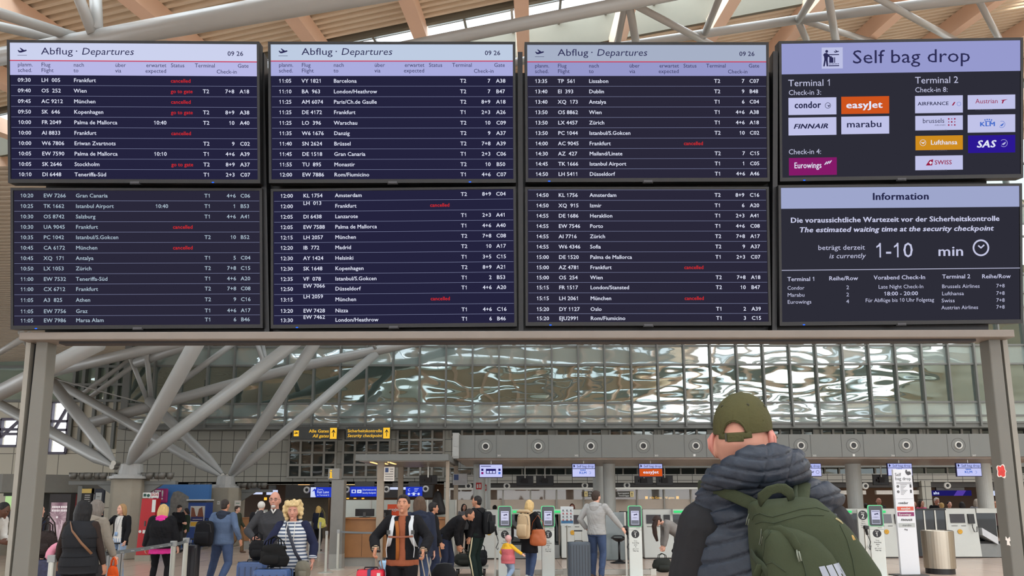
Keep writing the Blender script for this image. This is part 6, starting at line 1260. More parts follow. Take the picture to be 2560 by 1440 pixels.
# ---- luggage
def suitcase(label, loc, rz, w, h, d, color, handle=.0, grooves=5, mbump=0, extra=None, M=None):
    """upright hard case: width w along x, depth d along y, height h"""
    r = thing('suitcase', label, 'suitcase', loc, rz); m = M or mat('case_%d_%d_%d' % color, color, rough=.35, var=.08, scale=10)
    z0 = .055; n = 5; q = min(w, d) * .22
    def ring(hw, hd, z): 
        out = []
        for cx, cy, a0 in ((hw - q, -hd + q, -90), (hw - q, hd - q, 0), (-hw + q, hd - q, 90), (-hw + q, -hd + q, 180)):
            for k in range(n): a = math.radians(a0 + 90 * k / (n - 1)); out.append((cx + q * math.cos(a), cy + q * math.sin(a), z))
        return out
    N = 4 * n; prof = [(.90, z0), (.97, z0 + .015), (1, z0 + .05), (1, h - .05), (.97, h - .015), (.88, h)]; v = []; f = []
    for s_, z in prof: v += ring(w / 2 * s_, d / 2 * s_, z)
    for i in range(len(prof) - 1):
        for k in range(N): f.append((i * N + k, i * N + (k + 1) % N, (i + 1) * N + (k + 1) % N, (i + 1) * N + k))
    f += [tuple(reversed(range(N))), tuple(range((len(prof) - 1) * N, len(prof) * N))]
    obj('shell', MB().add(v, f), m, r, smooth=False); mb = MB()
    for k in range(grooves):
        x = -w * .38 + w * .76 * k / max(1, grooves - 1)
        for sy in (-1, 1): mb.box(x - .008, x + .008, sy * d / 2 - .004, sy * d / 2 + .004, z0 + .06, h - .06)
    if grooves: obj('rib_pattern', mb, mat('case_rib_%d_%d_%d' % color, tuple(int(c * .72) for c in color), rough=.4), r)
    obj('zip_seam', MB().box(-w / 2 - .003, w / 2 + .003, -.006, .006, z0, h + .001), M_black, r)
    obj('carry_handle', MB().tube([(-.08, 0, h), (-.075, 0, h + .025), (.075, 0, h + .025), (.08, 0, h)], .009), M_black, r)
    for x in (-1, 1):
        for y in (-1, 1): obj('wheel', MB().lathe([(0, -.012), (.027, -.012), (.027, .012), (0, .012)], 14, (x * (w / 2 - .045), y * (d / 2 - .04), .027), 'x').box(x * (w / 2 - .045) - .016, x * (w / 2 - .045) + .016, y * (d / 2 - .04) - .012, y * (d / 2 - .04) + .012, .035, z0 + .01), M_black, r)
    if handle:
        mb = MB()
        for x in (-1, 1): mb.tube([(x * .075, d * .28, h - .02), (x * .075, d * .28, h + handle)], .007)
        th = obj('telescopic_handle', mb, M_alu, r); obj('grip', MB().tube([(-.085, d * .28, h + handle), (.085, d * .28, h + handle)], .014), M_black, th)
    return r
def soft_bag(label, name, cat, loc, rz, w, h, d, color, strap=0., seed=1, handles=True, M=None, lump=.12, pocket=True, prof=None):
    r = thing(name, label, cat, loc, rz); m = M or cloth('bag_%d_%d_%d' % color, color, bump=.35, bs=10); R = random.Random(seed)
    pts = []; rad = []
    for k in range(9):
        t = k / 8; q = prof[k] if prof else (math.sin(PI * min(.999, max(.001, .06 + .86 * t))) ** .38); pts.append((R.uniform(-.01, .01), R.uniform(-.01, .01), h * t)); rad.append((w / 2 * q * (1 + R.uniform(-lump, lump) * .4), d / 2 * q * (1 + R.uniform(-lump, lump) * .4)))
    obj('bag_body', MB().loft(pts, rad, 20, (1, 0, 0)), m, r, smooth=True, subs=1)
    if pocket: obj('front_pocket', MB().loft([(0, -d * .40, h * .12), (0, -d * .47, h * .2), (0, -d * .47, h * .45), (0, -d * .40, h * .55)], [(w * .22, .01), (w * .28, .035), (w * .28, .035), (w * .24, .01)], 16, (1, 0, 0)), m, r, smooth=True)
    if handles:
        for y in (-1, 1): obj('handle', MB().tube([(-w * .2, y * d * .2, h * .86), (-w * .17, y * d * .18, h + .07), (0, y * d * .12, h + .11), (w * .17, y * d * .18, h + .07), (w * .2, y * d * .2, h * .86)], .009), m, r, smooth=True)
    obj('zip', MB().tube([(-w * .32, 0, h * .97), (0, 0, h * 1.0), (w * .32, 0, h * .97)], .006), M_dgrey, r)
    if strap: obj('strap', MB().loft([(-w * .42, 0, h * .8), (-w * .3, 0, h + strap * .5), (0, 0, h + strap), (w * .3, 0, h + strap * .5), (w * .42, 0, h * .8)], [(.018, .004)] * 5, 8, (0, 1, 0)), m, r, smooth=True)
    return r
def backpack(label, P, color, w=.30, h=.46, d=.17, side=None, M=None, drop=1.40, off=(0, .0), straps=True, lean=0., roll_top=False, front=True):
    """worn on the back of person P (their back is +y)"""
    k = P.k; U = P.U; m = M or cloth('pack_%d_%d_%d' % color, color, bump=.3, bs=14)
    r = thing('backpack', label, 'backpack', P.r.location, P.r.rotation_euler[2]); yb = .115 * P.fat + .03 + d / 2
    c = lambda x, y, z: U((x + off[0], yb + y + off[1], z)) * k
    sd = (U((1, 0, .95)) - U((0, 0, .95)))
    prof = [(-h, .72, .7), (-h + .03, .95, .95), (-h * .5, 1, 1), (-.08, .94, .92), (-.02, .8, .75), (0, .5, .5)]
    obj('main_compartment', MB().loft([c(0, 0, drop + z) for z, _, _ in prof], [(w / 2 * a * k, d / 2 * b * k) for _, a, b in prof], 20, sd), m, r, smooth=True, subs=1)
    if front: obj('front_pocket', MB().loft([c(0, d * .42, drop - h * .93), c(0, d * .55, drop - h * .85), c(0, d * .55, drop - h * .5), c(0, d * .42, drop - h * .42)], [(w * .3 * k, .01), (w * .38 * k, .035), (w * .38 * k, .035), (w * .32 * k, .01)], 16, sd), m, r, smooth=True)
    obj('top_loop', MB().tube([c(-.04, -d * .3, drop - .02), c(-.03, -d * .3, drop + .04), c(.03, -d * .3, drop + .04), c(.04, -d * .3, drop - .02)], .008 * k), m, r, smooth=True)
    if roll_top: obj('rolled_top', MB().loft([c(-w * .5, 0, drop + .03), c(-w * .3, 0, drop + .05), c(w * .3, 0, drop + .05), c(w * .5, 0, drop + .03)], [.02, .035, .035, .02], 12), m, r, smooth=True)
    obj('zip', MB().tube([c(-w * .42, d * .3, drop - h * .45), c(-w * .36, d * .36, drop - .07), c(0, d * .34, drop - .035), c(w * .36, d * .36, drop - .07), c(w * .42, d * .3, drop - h * .45)], .004 * k), M_dgrey, r)
    if straps:
        for q in ((-1, 1) if side is None else (side,)):
            x = q * .115; f = .12 * P.fat + .035
            obj('shoulder_strap', MB().loft([c(x * .6 - off[0], -d * .45, drop - .03), U((x, .06, 1.475)) * k, U((x, -.02, 1.478)) * k, U((x * 1.02, -f - .0, 1.36)) * k, U((x * 1.15, -f - .015, 1.22)) * k, U((x * 1.42, -f * .6, 1.12)) * k, U((x * 1.5, .06, 1.08)) * k], [(.028 * k, .009)] * 7, 10, sd), m, r, smooth=True)
    return r

def wrinkle_all():
    """folds in the cloth of jackets, coats and trousers"""
    amp = {'trousers': .0045, 'jacket': .004, 'sweater': .003, 'hoodie': .004, 'coat': .004, 'blazer': .003, 'denim_jacket': .004, 'varsity_jacket': .004, 'shirt': .004, 'sleeve': .004, 'striped_top': .004, 'puffer_jacket': .003, 'hood': .003, 'bag_body': .004, 'main_compartment': .003, 'leather': .002}
    done = set()
    for o in bpy.data.objects:
        if o.type != 'MESH' or o.data.name in done: continue
        a = amp.get(o.name.split('.')[0])
        if not a or len(o.data.vertices) < 60 or o.parent in (man.r, bp): continue
        me = o.data; done.add(me.name); N = len(me.vertices); c = np.empty(N * 3, 'f'); me.vertices.foreach_get('co', c); c = c.reshape(-1, 3); n = np.empty(N * 3, 'f'); me.vertices.foreach_get('normal', n); n = n.reshape(-1, 3)
        s = (hash(len(me.polygons)) % 97) * .37; x, y, z = c.T
        w = np.sin(46 * z + 14 * np.sin(9 * x + s) + 8 * y) * .6 + np.sin(31 * (z + x * .9) + 5 * np.sin(15 * y + s)) * .5 + np.sin(78 * (z - .6 * x + .4 * y) + 4 * np.sin(21 * z + s)) * .35
        w *= .5 + .5 * np.sin(5 * z + 7 * x + s)
        me.vertices.foreach_set('co', (c + n * (a * w)[:, None]).ravel()); me.update()
def stripes(name, c1, c2, per, duty=.5):
    m = bpy.data.materials.new(name); m.use_nodes = True; nt = m.node_tree; L = nt.links.new; b = nt.nodes['Principled BSDF']; b.inputs['Roughness'].default_value = .85
    tc = nt.nodes.new('ShaderNodeTexCoord'); sp = nt.nodes.new('ShaderNodeSeparateXYZ'); d = nt.nodes.new('ShaderNodeMath'); d.operation = 'DIVIDE'; d.inputs[1].default_value = per
    fr = nt.nodes.new('ShaderNodeMath'); fr.operation = 'FRACT'; gt = nt.nodes.new('ShaderNodeMath'); gt.operation = 'GREATER_THAN'; gt.inputs[1].default_value = duty; mx = nt.nodes.new('ShaderNodeMix'); mx.data_type = 'RGBA'; mx.inputs[6].default_value = lin(c1); mx.inputs[7].default_value = lin(c2)
    L(tc.outputs['Object'], sp.inputs[0]); L(sp.outputs[2], d.inputs[0]); L(d.outputs[0], fr.inputs[0]); L(fr.outputs[0], gt.inputs[0]); L(gt.outputs[0], mx.inputs[0]); L(mx.outputs[2], b.inputs['Base Color']); return m
BLK = cloth('black', (22, 22, 25)); DNAVY = cloth('navy', (30, 34, 50)); JEAN = cloth('jeans', (62, 77, 106), var=.3); LJEAN = cloth('light_jeans', (136, 156, 182), var=.25); DJEAN = cloth('dark_jeans', (36, 42, 62), var=.2); DENIM = cloth('denim_jacket', (84, 100, 126), var=.25)
WHT = cloth('white', (208, 206, 200), var=.05); CHAR = cloth('charcoal', (58, 58, 60)); SH_B = mat('shoe_black', (24, 23, 23), rough=.5); SH_W = mat('shoe_white', (206, 206, 204), rough=.5); SH_T = mat('shoe_brown', (88, 62, 44), rough=.5)
# --- left queue
p = Person('person at the left edge leaning forward, dark skin, black hair, pale shirt', -46, 12, 1.45, 1.74, 'dark', wr=(-.1, -.48, 1.0), wl=(.1, -.5, 1.02), bend=.62, hp=.1); p.top('shirt', WHT, .02); p.trousers(BLK); p.shoes(SH_B); p.hair('crop', (20, 18, 18))
p = Person('person in a dark navy jacket mostly hidden behind the left post', 93, 11, 2.6, 1.6, 'fair', faceless=True); p.top('jacket', DNAVY, .04); p.trousers(BLK); p.shoes(SH_B); p.hair('bob', (40, 32, 28))
p = Person('person from behind in a black quilted vest with long black hair', 210, 9.3, PI + .06, 1.63, 'tan', wl=(.37, -.18, .93), wr=(-.27, -.12, .88), fat=1.18, fem=True, faceless=True, eh=((-.6, .5, -.3), (1, .3, -.2)))
p.top('sweater', cloth('dark_brown', (52, 42, 38)), .014); v = p.top('quilted_vest', cloth('quilt_black', (36, 37, 40), bump=.5, bs=9), .045, .80, 0.); p.trousers(BLK, .03); p.shoes(SH_B); p.hair('long', (16, 15, 17)); p.collar(cloth('quilt_black', (36, 37, 40)), .085, .06)
p.add('vest_seams', (lambda mb: [mb.loft([p.U(((1.18 * (.150 + (.018 if z < 1.0 or z > 1.2 else 0)) + .040) * math.cos(a), (1.18 * .112 + .045) * math.sin(a) + .01, z)) for a in [2 * PI * k / 24 for k in range(25)]], [.004] * 25, 6) for z in (.90, 1.02, 1.14, 1.26)] and mb)(MB()), BLK)
p.add('bag_strap', MB().loft([p.U((.10, .10, 1.47)), p.U((.02, .20, 1.36)), p.U((-.12, .215, 1.2)), p.U((-.24, .17, 1.06))], [(.016, .004)] * 4, 8, (0, 0, 1)), mat('strap_tan', (120, 84, 56)))
q = p
p = Person('person in a pale beige hooded jacket holding an orange bag, behind the black quilted vest', 243, 10.6, PI * .9, 1.64, 'fair', wr=(-.27, -.15, .86), faceless=True, fem=True); JB = cloth('beige_jacket', (138, 130, 118)); p.top('jacket', JB, .035, .80); p.hood(JB); p.trousers(CHAR); p.shoes(SH_B); p.hair('bob', (120, 112, 104))
g = p.world(p.wr); soft_bag('bright orange bag hanging at the beige-jacket person', 'shopping_bag', 'bag', (g.x + .02, g.y - .03, g.z - .42), .2, .15, .30, .1, (214, 84, 32), .0, 4)
p = Person('smiling woman in an open black blazer, white blouse and light jeans with a lanyard', 307, 15.6, -.12, 1.56, 'fair', wr=(-.34, -.26, 1.20), wl=(.22, -.12, .90), fem=True, hy=-.3, eh=((-1, .2, -.8), (1, .5, -.2)), grip=1.2)
p.top('blouse', WHT, .008, .86, 0.); p.top('blazer', BLK, .026, .80, 1., cut=.095); p.trousers(LJEAN, .010); p.shoes(SH_W); p.hair('bob', (170, 134, 92))
p.add('lanyard', MB().tube([(-.05, -.09, 1.45), (-.02, -.14, 1.25), (0, -.145, 1.12), (.02, -.14, 1.25), (.05, -.09, 1.45)], .004, 6), mat('lanyard_grey', (120, 124, 132))); p.add('name_badge', MB().box(-.035, .035, -.155, -.15, 1.02, 1.11), mat('badge_blue', (130, 160, 196)))
p = Person('blonde woman from behind in a black jacket with a bright pink hood', 410, 13.7, PI + .12, 1.57, 'fair', wr=(-.30, -.06, .88), wl=(.30, -.06, .88), fem=True, fat=1.15, faceless=True, ar=(-.14, 0, .085), al=(.15, 0, .085), pel=.01)
PK = cloth('pink', (206, 52, 136)); p.top('hoodie', PK, .03, .76, 0.); p.top('jacket', BLK, .065, .87, .97, armpad=.05); p.hood(PK); p.trousers(BLK, .008); p.shoes(SH_B); p.hair('long', (206, 172, 112))
p = Person('man in black looking down at a phone beside the blue booth', 449, 24, 1.1, 1.49, 'fair', wr=(-.05, -.32, 1.08), wl=(.08, -.32, 1.08), hp=.45, vox=.015); p.top('jacket', BLK, .03, .78); p.trousers(CHAR); p.shoes(SH_B); p.hair('short', (40, 32, 28))
p = Person('person half hidden between the phone man and the blue booth', 469, 24.6, -1.0, 1.38, 'fair', hp=.4, vox=.015, fem=True); p.top('jacket', cloth('dark_green', (40, 52, 40)), .03, .78); p.trousers(CHAR); p.shoes(SH_B); p.hair('bob', (30, 26, 26))
p = Person('man from behind striding in a denim jacket and jeans', 563, 14.6, PI - .1, 1.70, 'tan', wr=(-.36, .02, .90), wl=(.26, -.05, .92), ar=(-.16, .34, .16), al=(.36, -.22, .085), pel=.05, fat=1.12, hy=-.15, faceless=True)
p.top('denim_jacket', DENIM, .032, .86); p.hood(cloth('hood_slate', (44, 50, 62))); p.trousers(JEAN, .022); p.shoes(SH_B); p.hair('buzz', (50, 42, 38))
backpack('black backpack slung on the left shoulder of the denim-jacket man', p, (24, 24, 27), w=.40, h=.50, d=.20, side=1, drop=1.33, off=(.27, -.02), lean=.1)
p = Person('man in an olive jacket and brown trousers walking right by the second pier', 594, 23.8, 1.35, 1.48, 'fair', wr=(-.22, .16, .92), wl=(.24, -.2, .92), ar=(-.10, .25, .16), al=(.1, -.22, .085), pel=.03, vox=.015); p.top('jacket', cloth('olive_jacket', (58, 62, 48)), .035, .80); p.hood(cloth('olive_jacket', (58, 62, 48))); p.trousers(cloth('brown_trousers', (104, 82, 60)), .02); p.shoes(SH_T); p.hair('short', (52, 38, 30))
p = Person('person with a white cap and grey hood left of the bald man', 654, 17, PI, 1.6, 'fair', faceless=True, vox=.014); p.top('jacket', BLK, .04, .8); p.hood(cloth('grey_hood', (150, 148, 146))); p.trousers(BLK); p.shoes(SH_B); p.cap((206, 202, 194))
# --- couple with blue cases
p = Person('older bald man with glasses and white goatee', 688, 10.7, .12, 1.75, 'ruddy', wr=(-.20, -.30, 1.10), wl=(.24, -.2, .98), fat=1.22, vox=.009, eh=((-1, .3, -.4), None), hy=-.05, grip=1.2)
p.face(brow=(150, 140, 130)) if False else None
p.top('undershirt', WHT, .006, 1.2, 0., vox=.01); p.top('sweater', CHAR, .022, .84); p.collar(CHAR, .072, .075); p.trousers(cloth('dark_grey_trousers', (40, 40, 42)), .02); p.shoes(SH_B); p.hair('fringe', (150, 142, 134)); p.beard((186, 178, 170)); p.glasses()
p.add('shirt_collar', MB().loft([(-.028, -.085, 1.50), (0, -.105, 1.445), (.028, -.085, 1.50)], [.013, .016, .013], 8), WHT)
a = suitcase('upright blue hard suitcase with a black bag on top, the farther of the blue pair', (at(634, 1400, 10.3).x, 10.3, 0), .1, .40, .80, .26, (44, 72, 118), .22, 5)
g = a.location; soft_bag('small black travel bag standing on the farther blue suitcase', 'travel_bag', 'bag', (g.x + .05, g.y, .825), .1, .24, .26, .16, (24, 24, 26), 0, 2)
p = Person('woman with big curly blonde hair in a blue striped top', 735, 9.7, .06, 1.60, 'ruddy', wr=(-.23, -.26, 1.02), wl=(.30, -.06, .92), fat=1.25, fem=True, vox=.009, hp=.12, hy=.1, grip=.6, eh=((-1, .3, -.4), (.8, .5, -.2)))
STR = stripes('stripe_slate_white', (74, 88, 110), (206, 208, 208), .044, .47); NAV = cloth('navy_sleeve', (34, 38, 62))
p.top('striped_top', STR, .024, .80, 0.); 
for a_, b_, c_ in ((p.shr, p.er, p.wr), (p.shl, p.el, p.wl)):
    mb = MB(); p.arm(mb, a_, b_, c_, .020, .86); p.add('sleeve', mb, NAV, .010, 2); p.add('striped_cuff', MB().loft([Vector(b_).lerp(c_, .66), Vector(b_).lerp(c_, .82)], [.060, .056], 14), MATS.get('scuff') or MATS.setdefault('scuff', stripes('stripe_cuff', (74, 88, 110), (206, 208, 208), .026)))
p.hood(STR); p.trousers(BLK, .022); p.shoes(SH_B); p.hair('curly', (216, 190, 138))
p.add('hood_cords', MB().tube([(-.05, -.09, 1.47), (-.055, -.165, 1.36), (-.045, -.185, 1.2)], .005, 6).tube([(.05, -.09, 1.47), (.06, -.165, 1.36), (.055, -.185, 1.2)], .005, 6), WHT)
sr = p.add('bag_strap', MB().loft([(-.10, .0, 1.475), (-.06, -.115, 1.42), (.02, -.19, 1.25), (.10, -.215, 1.06), (.18, -.17, .92)], [(.022, .004)] * 5, 8, (.6, 0, .6)), mat('strap_navy', (40, 44, 58)))
g = p.world((.20, -.20, .66)); soft_bag('olive grey shoulder bag at the hip of the striped-top woman', 'shoulder_bag', 'bag', (g.x, g.y, g.z), .2, .19, .27, .10, (116, 112, 98), 0, 3, False)
b = suitcase('blue hard suitcase in front of the striped-top woman, the nearer of the blue pair', (at(684, 1420, 9.25).x, 9.25, 0), 0, .44, .80, .28, (46, 76, 124), .2, 5)
g = b.location; soft_bag('black soft handbag lying on the nearer blue suitcase', 'handbag', 'bag', (g.x + .0, g.y, .83), -.1, .36, .25, .2, (22, 22, 22), .1, 5, lump=.4, prof=[.86, 1, 1.02, 1, .95, .9, .84, .78, .72])
p = Person('blonde woman in black seen from behind at the far passage with a yellow bag', 797, 24.6, PI - .5, 1.44, 'fair', wl=(.3, -.25, 1.0), wr=(-.2, -.2, 1.0), fem=True, faceless=True, vox=.015); p.top('jacket', DNAVY, .035, .84); p.trousers(BLK, .008); p.shoes(SH_B); p.hair('long', (196, 160, 92))
g = p.world((-.24, .04, .88)); soft_bag('pale yellow tote bag on the shoulder of the far blonde woman', 'tote_bag', 'bag', tuple(g), .3, .26, .34, .1, (214, 206, 110), .3, 6, False, prof=[.86, 1, 1.02, 1, .95, .9, .84, .78, .72])
# --- traveller with the white backpack straps
p = Person('dark-haired man looking up in an open black varsity jacket over a rust sweater', 1009, 9.2, .0, 1.69, 'tan', wr=(-.29, -.28, 1.08), wl=(.29, -.28, 1.06), fat=1.04, sh=.88, vox=.009, hp=-.14, hy=-.06, grip=1.3, eh=((-1, .4, -.5), (1, .4, -.5)), hd=((-.1, -.5, -.8), (.1, -.5, -.8)))
RUST = cloth('rust_knit', (146, 84, 58)); p.top('sweater', RUST, .034, .87, 0.); p.top('varsity_jacket', BLK, .040, .945, .95, cut=.046); p.trousers(BLK, .024); p.shoes(SH_B); p.hair('short', (34, 24, 20)); p.collar(RUST, .066, .06); p.collar(BLK, .082, .035, 'jacket_collar')
for b_, c_ in ((p.er, p.wr), (p.el, p.wl)): p.add('striped_cuff', MB().loft([Vector(b_).lerp(c_, .84), Vector(b_).lerp(c_, .98)], [.050, .046], 14), MATS.get('vcuff') or MATS.setdefault('vcuff', stripes('cuff_stripe', (30, 26, 24), (196, 170, 140), .022)))
p.add('scarf_panel', MB().loft([(-.065, -.135, 1.42), (-.045, -.165, 1.3), (-.04, -.17, 1.1), (-.04, -.165, .95)], [(.022, .006)] * 4, 8, (1, 0, 0)), cloth('rust_scarf', (150, 88, 40)))
M_strap = mat('strap_white', (198, 202, 204), rough=.7)
bp = backpack('white and brown backpack worn by the varsity-jacket man, straps in front', p, (190, 194, 196), w=.30, h=.46, M=M_strap)
x0 = MB(); y = -.19
x0.loft([(-.155, y, 1.23), (0, y - .012, 1.225), (.155, y, 1.235)], [(.012, .004)] * 3, 8, (0, 0, 1)); obj('chest_strap', p.X(x0), mat('strap_rust', (132, 74, 50)), bp)
for sx in (-1, 1): obj('strap_buckle', p.X(MB().box(sx * .15 - .02, sx * .15 + .02, y - .02, y, 1.26, 1.31)), M_dgrey, bp); obj('strap_tail', p.X(MB().tube([(sx * .155, y - .005, 1.22), (sx * .175, y - .01, 1.08), (sx * .165, y + .0, .98)], .005)), M_strap, bp)
suitcase('bright red hard suitcase with a navy luggage belt beside the varsity-jacket man', (at(928, 1420, 9.0).x, 9.0, 0), 0, .32, .81, .24, (206, 24, 52), 0, 0); rs = bpy.data.objects[[o.name for o in bpy.data.objects if o.name.startswith('suitcase')][-1]]
obj('luggage_belt', MB().box(-.022, .018, -.126, .126, .05, .818), mat('belt_navy', (52, 56, 96)), rs); obj('tag_sticker', MB().box(.09, .13, -.124, -.12, .72, .78), M_white, rs); mb = MB(); g = p.world(p.wr) - rs.location
for dx in (-.03, .04): mb.tube([(.12 + dx * .3, .05, .80), (g.x + dx, g.y + .02, g.z - .02)], .008)
th = obj('telescopic_handle', mb, M_alu, rs); obj('grip', MB().tube([(g.x - .045, g.y + .01, g.z - .015), (g.x + .055, g.y + .01, g.z - .015)], .017), M_black, th)
c2 = suitcase('small black suitcase with a tall handle at the right hand of the varsity-jacket man', (at(1073, 1440, 9.0).x, 9.0, 0), 0, .3, .62, .22, (30, 30, 34), 0, 3); g = p.world(p.wl) - c2.location; mb = MB()
for dx in (-.035, .035): mb.tube([(dx, .05, .61), (g.x + dx, g.y + .02, g.z - .02)], .008)
th = obj('telescopic_handle', mb, M_alu, c2); obj('grip', MB().tube([(g.x - .05, g.y + .01, g.z - .015), (g.x + .05, g.y + .01, g.z - .015)], .017), M_black, th)
suitcase('light blue suitcase half hidden behind the varsity-jacket man', (at(975, 1420, 10.2).x, 10.2, 0), .2, .30, .82, .22, (150, 186, 214), 0, 4)
p = Person('person from behind with long brown hair, navy puffer jacket and jeans', 1049, 11.6, PI + .25, 1.68, 'fair', fem=True, faceless=True, hy=.15); p.top('puffer_jacket', cloth('puffer_navy', (36, 42, 58), bump=.5, bs=9), .05, .80); p.hood(cloth('puffer_navy', (36, 42, 58))); p.trousers(JEAN, .012); p.shoes(SH_W); p.hair('long', (82, 62, 46))
g = p.world((.30, -.05, .78)); soft_bag('white cloth bag beside the navy puffer jacket', 'cloth_bag', 'bag', tuple(g), .2, .18, .30, .08, (198, 196, 190), .2, 8, False)
p = Person('dark-haired man in a black hooded jacket turned right, in front of the hanging coat', 1082, 14.6, 1.9, 1.58, 'tan', wr=(-.25, -.14, .86), faceless=False, vox=.012); p.top('jacket', BLK, .04, .82); p.hood(BLK); p.trousers(DJEAN, .014); p.shoes(SH_B); p.hair('short', (26, 22, 22))
p = Person('man in black bending far forward over the luggage trolley', 1112, 15.2, 1.45, 1.70, 'tan', wr=(-.06, -.30, .74), wl=(.08, -.32, .73), bend=.88, hp=-.2, ar=(-.1, .08, .085), al=(.1, -.1, .085), vox=.012); p.top('jacket', BLK, .035, .88); p.trousers(DJEAN, .018); p.shoes(SH_W); p.hair('crop', (46, 38, 34))
p = Person('man in black jacket and dark green track trousers with cream side stripe', 1194, 15.6, -PI / 2 - .42, 1.71, 'tan', wl=(.26, -.06, .86), wr=(-.24, -.1, .88), hy=.15, vox=.011); p.top('jacket', BLK, .04, .87); TG = cloth('track_green', (26, 40, 36)); p.trousers(TG, .03); p.shoes(SH_W, SH_W); p.hair('crop', (28, 24, 24)); p.collar(BLK, .07, .06)
for h_, k_, a_ in ((p.hipl, p.kl, p.al),): p.add('side_stripe', MB().loft([h_ + Vector((.115, -.01, .04)), h_.lerp(k_, .5) + Vector((.108, 0, 0)), k_ + Vector((.088, 0, 0)), k_.lerp(a_, .5) + Vector((.088, 0, 0)), a_ + Vector((.08, -.01, 0))], [(.008, .017)] * 5, 8, (1, 0, 0)), cloth('stripe_cream', (206, 198, 164)))
backpack('black backpack with bottle pocket on the track-trousers man', p, (26, 27, 29), w=.30, h=.48, d=.19, drop=1.42)
soft_bag('large crumpled black sack on the floor in front of the bending man', 'black_sack', 'bag', (at(1110, 1440, 12.2).x, 12.2, 0), .3, .44, .62, .4, (22, 22, 24), 0, 9, False, lump=.5, pocket=False)
# trolley
g = ground(1180, 16.6); r = thing('luggage_trolley', 'steel luggage trolley behind the track-trousers man', 'trolley', (g.x, 16.6, 0)); obj('deck', MB().box(-.40, .36, -.28, .28, .16, .20), M_alu, r); obj('frame', MB().tube([(-.36, -.25, .16), (-.36, .25, .16)], .015).tube([(-.40, .26, .18), (-.42, .28, .95), (-.42, -.28, .95), (-.40, -.26, .18)], .016), M_alu, r)
for x in (-.3, .28):
    for y in (-.22, .22): obj('wheel', MB().lathe([(0, -.02), (.075, -.02), (.075, .02), (0, .02)], 16, (x, y, .08), 'x'), M_black, r)
soft_bag('dark olive duffel bag lying on the luggage trolley', 'duffel_bag', 'bag', (g.x - .18, 16.55, .20), .1, .42, .26, .3, (40, 42, 38), 0, 11); soft_bag('black rounded backpack standing on the right end of the luggage trolley', 'trolley_backpack', 'backpack', (g.x + .24, 16.5, .20), .0, .24, .34, .2, (30, 31, 34), 0, 12, True)
# --- kiosk users
p = Person('blonde woman in a long black coat and jeans with a beige roll-top backpack', 1323, 15.7, PI - .62, 1.62, 'fair', wl=(.26, -.1, .88), wr=(-.26, -.2, .95), fem=True, faceless=True, ar=(-.1, .1, .085), al=(.1, -.08, .085)); p.top('coat', BLK, .035, .58); p.trousers(JEAN, .012); p.shoes(SH_W); p.hair('bob', (212, 180, 124))
backpack('beige roll-top backpack worn by the blonde woman in the black coat', p, (190, 166, 132), w=.36, h=.56, d=.16, drop=1.45, roll_top=True)
g = p.world((-.27, .06, .74)); soft_bag('orange-brown leather tote on the arm of the blonde woman', 'leather_tote', 'bag', tuple(g), -.3, .36, .34, .14, (168, 88, 46), .28, 13, False, M=mat('leather_tan', (168, 88, 46), rough=.45, var=.1), pocket=False, lump=.05, prof=[.86, 1, 1.02, 1, .95, .9, .84, .78, .72])
p = Person('small child in a pink beanie, yellow sleeves and a pink vest', 1270, 15.3, PI - .75, .90, 'fair', wr=(-.62, -.22, 1.02), wl=(.28, -.1, .95), faceless=True, fem=True, fat=1.35, ar=(-.16, .22, .16), al=(.14, -.2, .085), pel=.05, vox=.016)
YL_ = cloth('yellow', (222, 172, 50)); p.top('jacket', YL_, .05, .88); p.top('pink_vest', cloth('vest_pink', (198, 104, 110), bump=.5, bs=14), .085, .74, 0., hi=1.34); p.hood(YL_); p.trousers(LJEAN, .04); p.shoes(mat('shoe_lilac', (150, 130, 170)))
hm = p.HM.copy(); p.HM = p.HM @ Matrix.Scale(1.38, 4) @ Matrix.Translation((0, -.01, .02)); p.cap((208, 160, 156)); p.add('head_cover_face', MB().ball((0, 0, 0), .001, 6, 4), p.M_skin) if False else None
p = Person('tall man from behind in a light grey hoodie and blue jeans', 1490, 15.7, PI - .5, 1.81, 'fair', wr=(-.46, -.22, 1.0), wl=(.25, -.08, .98), faceless=False, ar=(-.1, .05, .085), al=(.12, -.05, .085), hy=-.25, eh=((-.6, .6, -.5), (.7, .6, -.2))); HG = cloth('grey_marl', (158, 158, 156), var=.08); p.top('hoodie', HG, .032, .87); p.hood(HG); p.trousers(JEAN, .016); p.shoes(SH_T); p.hair('short', (58, 44, 36))
suitcase('large slate grey ribbed suitcase left of the grey-hoodie man', (at(1448, 1440, 15.4).x, 15.4, 0), 0, .46, .77, .30, (62, 72, 82), .22, 7)
p = Person('woman with long dark hair in a grey coat bending down over a backpack', 1699, 17.6, -PI / 2 + .1, 1.64, 'fair', wr=(-.12, -.46, .50), wl=(.10, -.48, .46), bend=1.02, fem=True, hp=.2, ar=(-.1, .1, .085), al=(.1, -.05, .085), pel=.08); TW = cloth('tweed_grey', (124, 120, 116), var=.35, bs=60); p.top('coat', TW, .035, .70); p.trousers(BLK, .01); p.shoes(SH_B)
p.hair('short', (52, 34, 28)); p.add('hanging_hair', MB().loft([p.U((.0, .0, 1.66)), p.U((0, -.08, 1.66)) + Vector((0, -.03, -.10)), p.U((0, -.1, 1.62)) + Vector((0, -.03, -.28)), p.U((0, -.1, 1.6)) + Vector((0, 0, -.42))], [(.085, .06), (.09, .06), (.08, .05), (.04, .03)], 14), MATS['hair_52_34_28'], .010, 2, p.r) if True else None
soft_bag('dark olive backpack lying on the floor before the bending woman', 'floor_backpack', 'backpack', (at(1655, 1390, 17.2).x, 17.2, 0), .1, .46, .30, .28, (44, 46, 42), 0, 14)
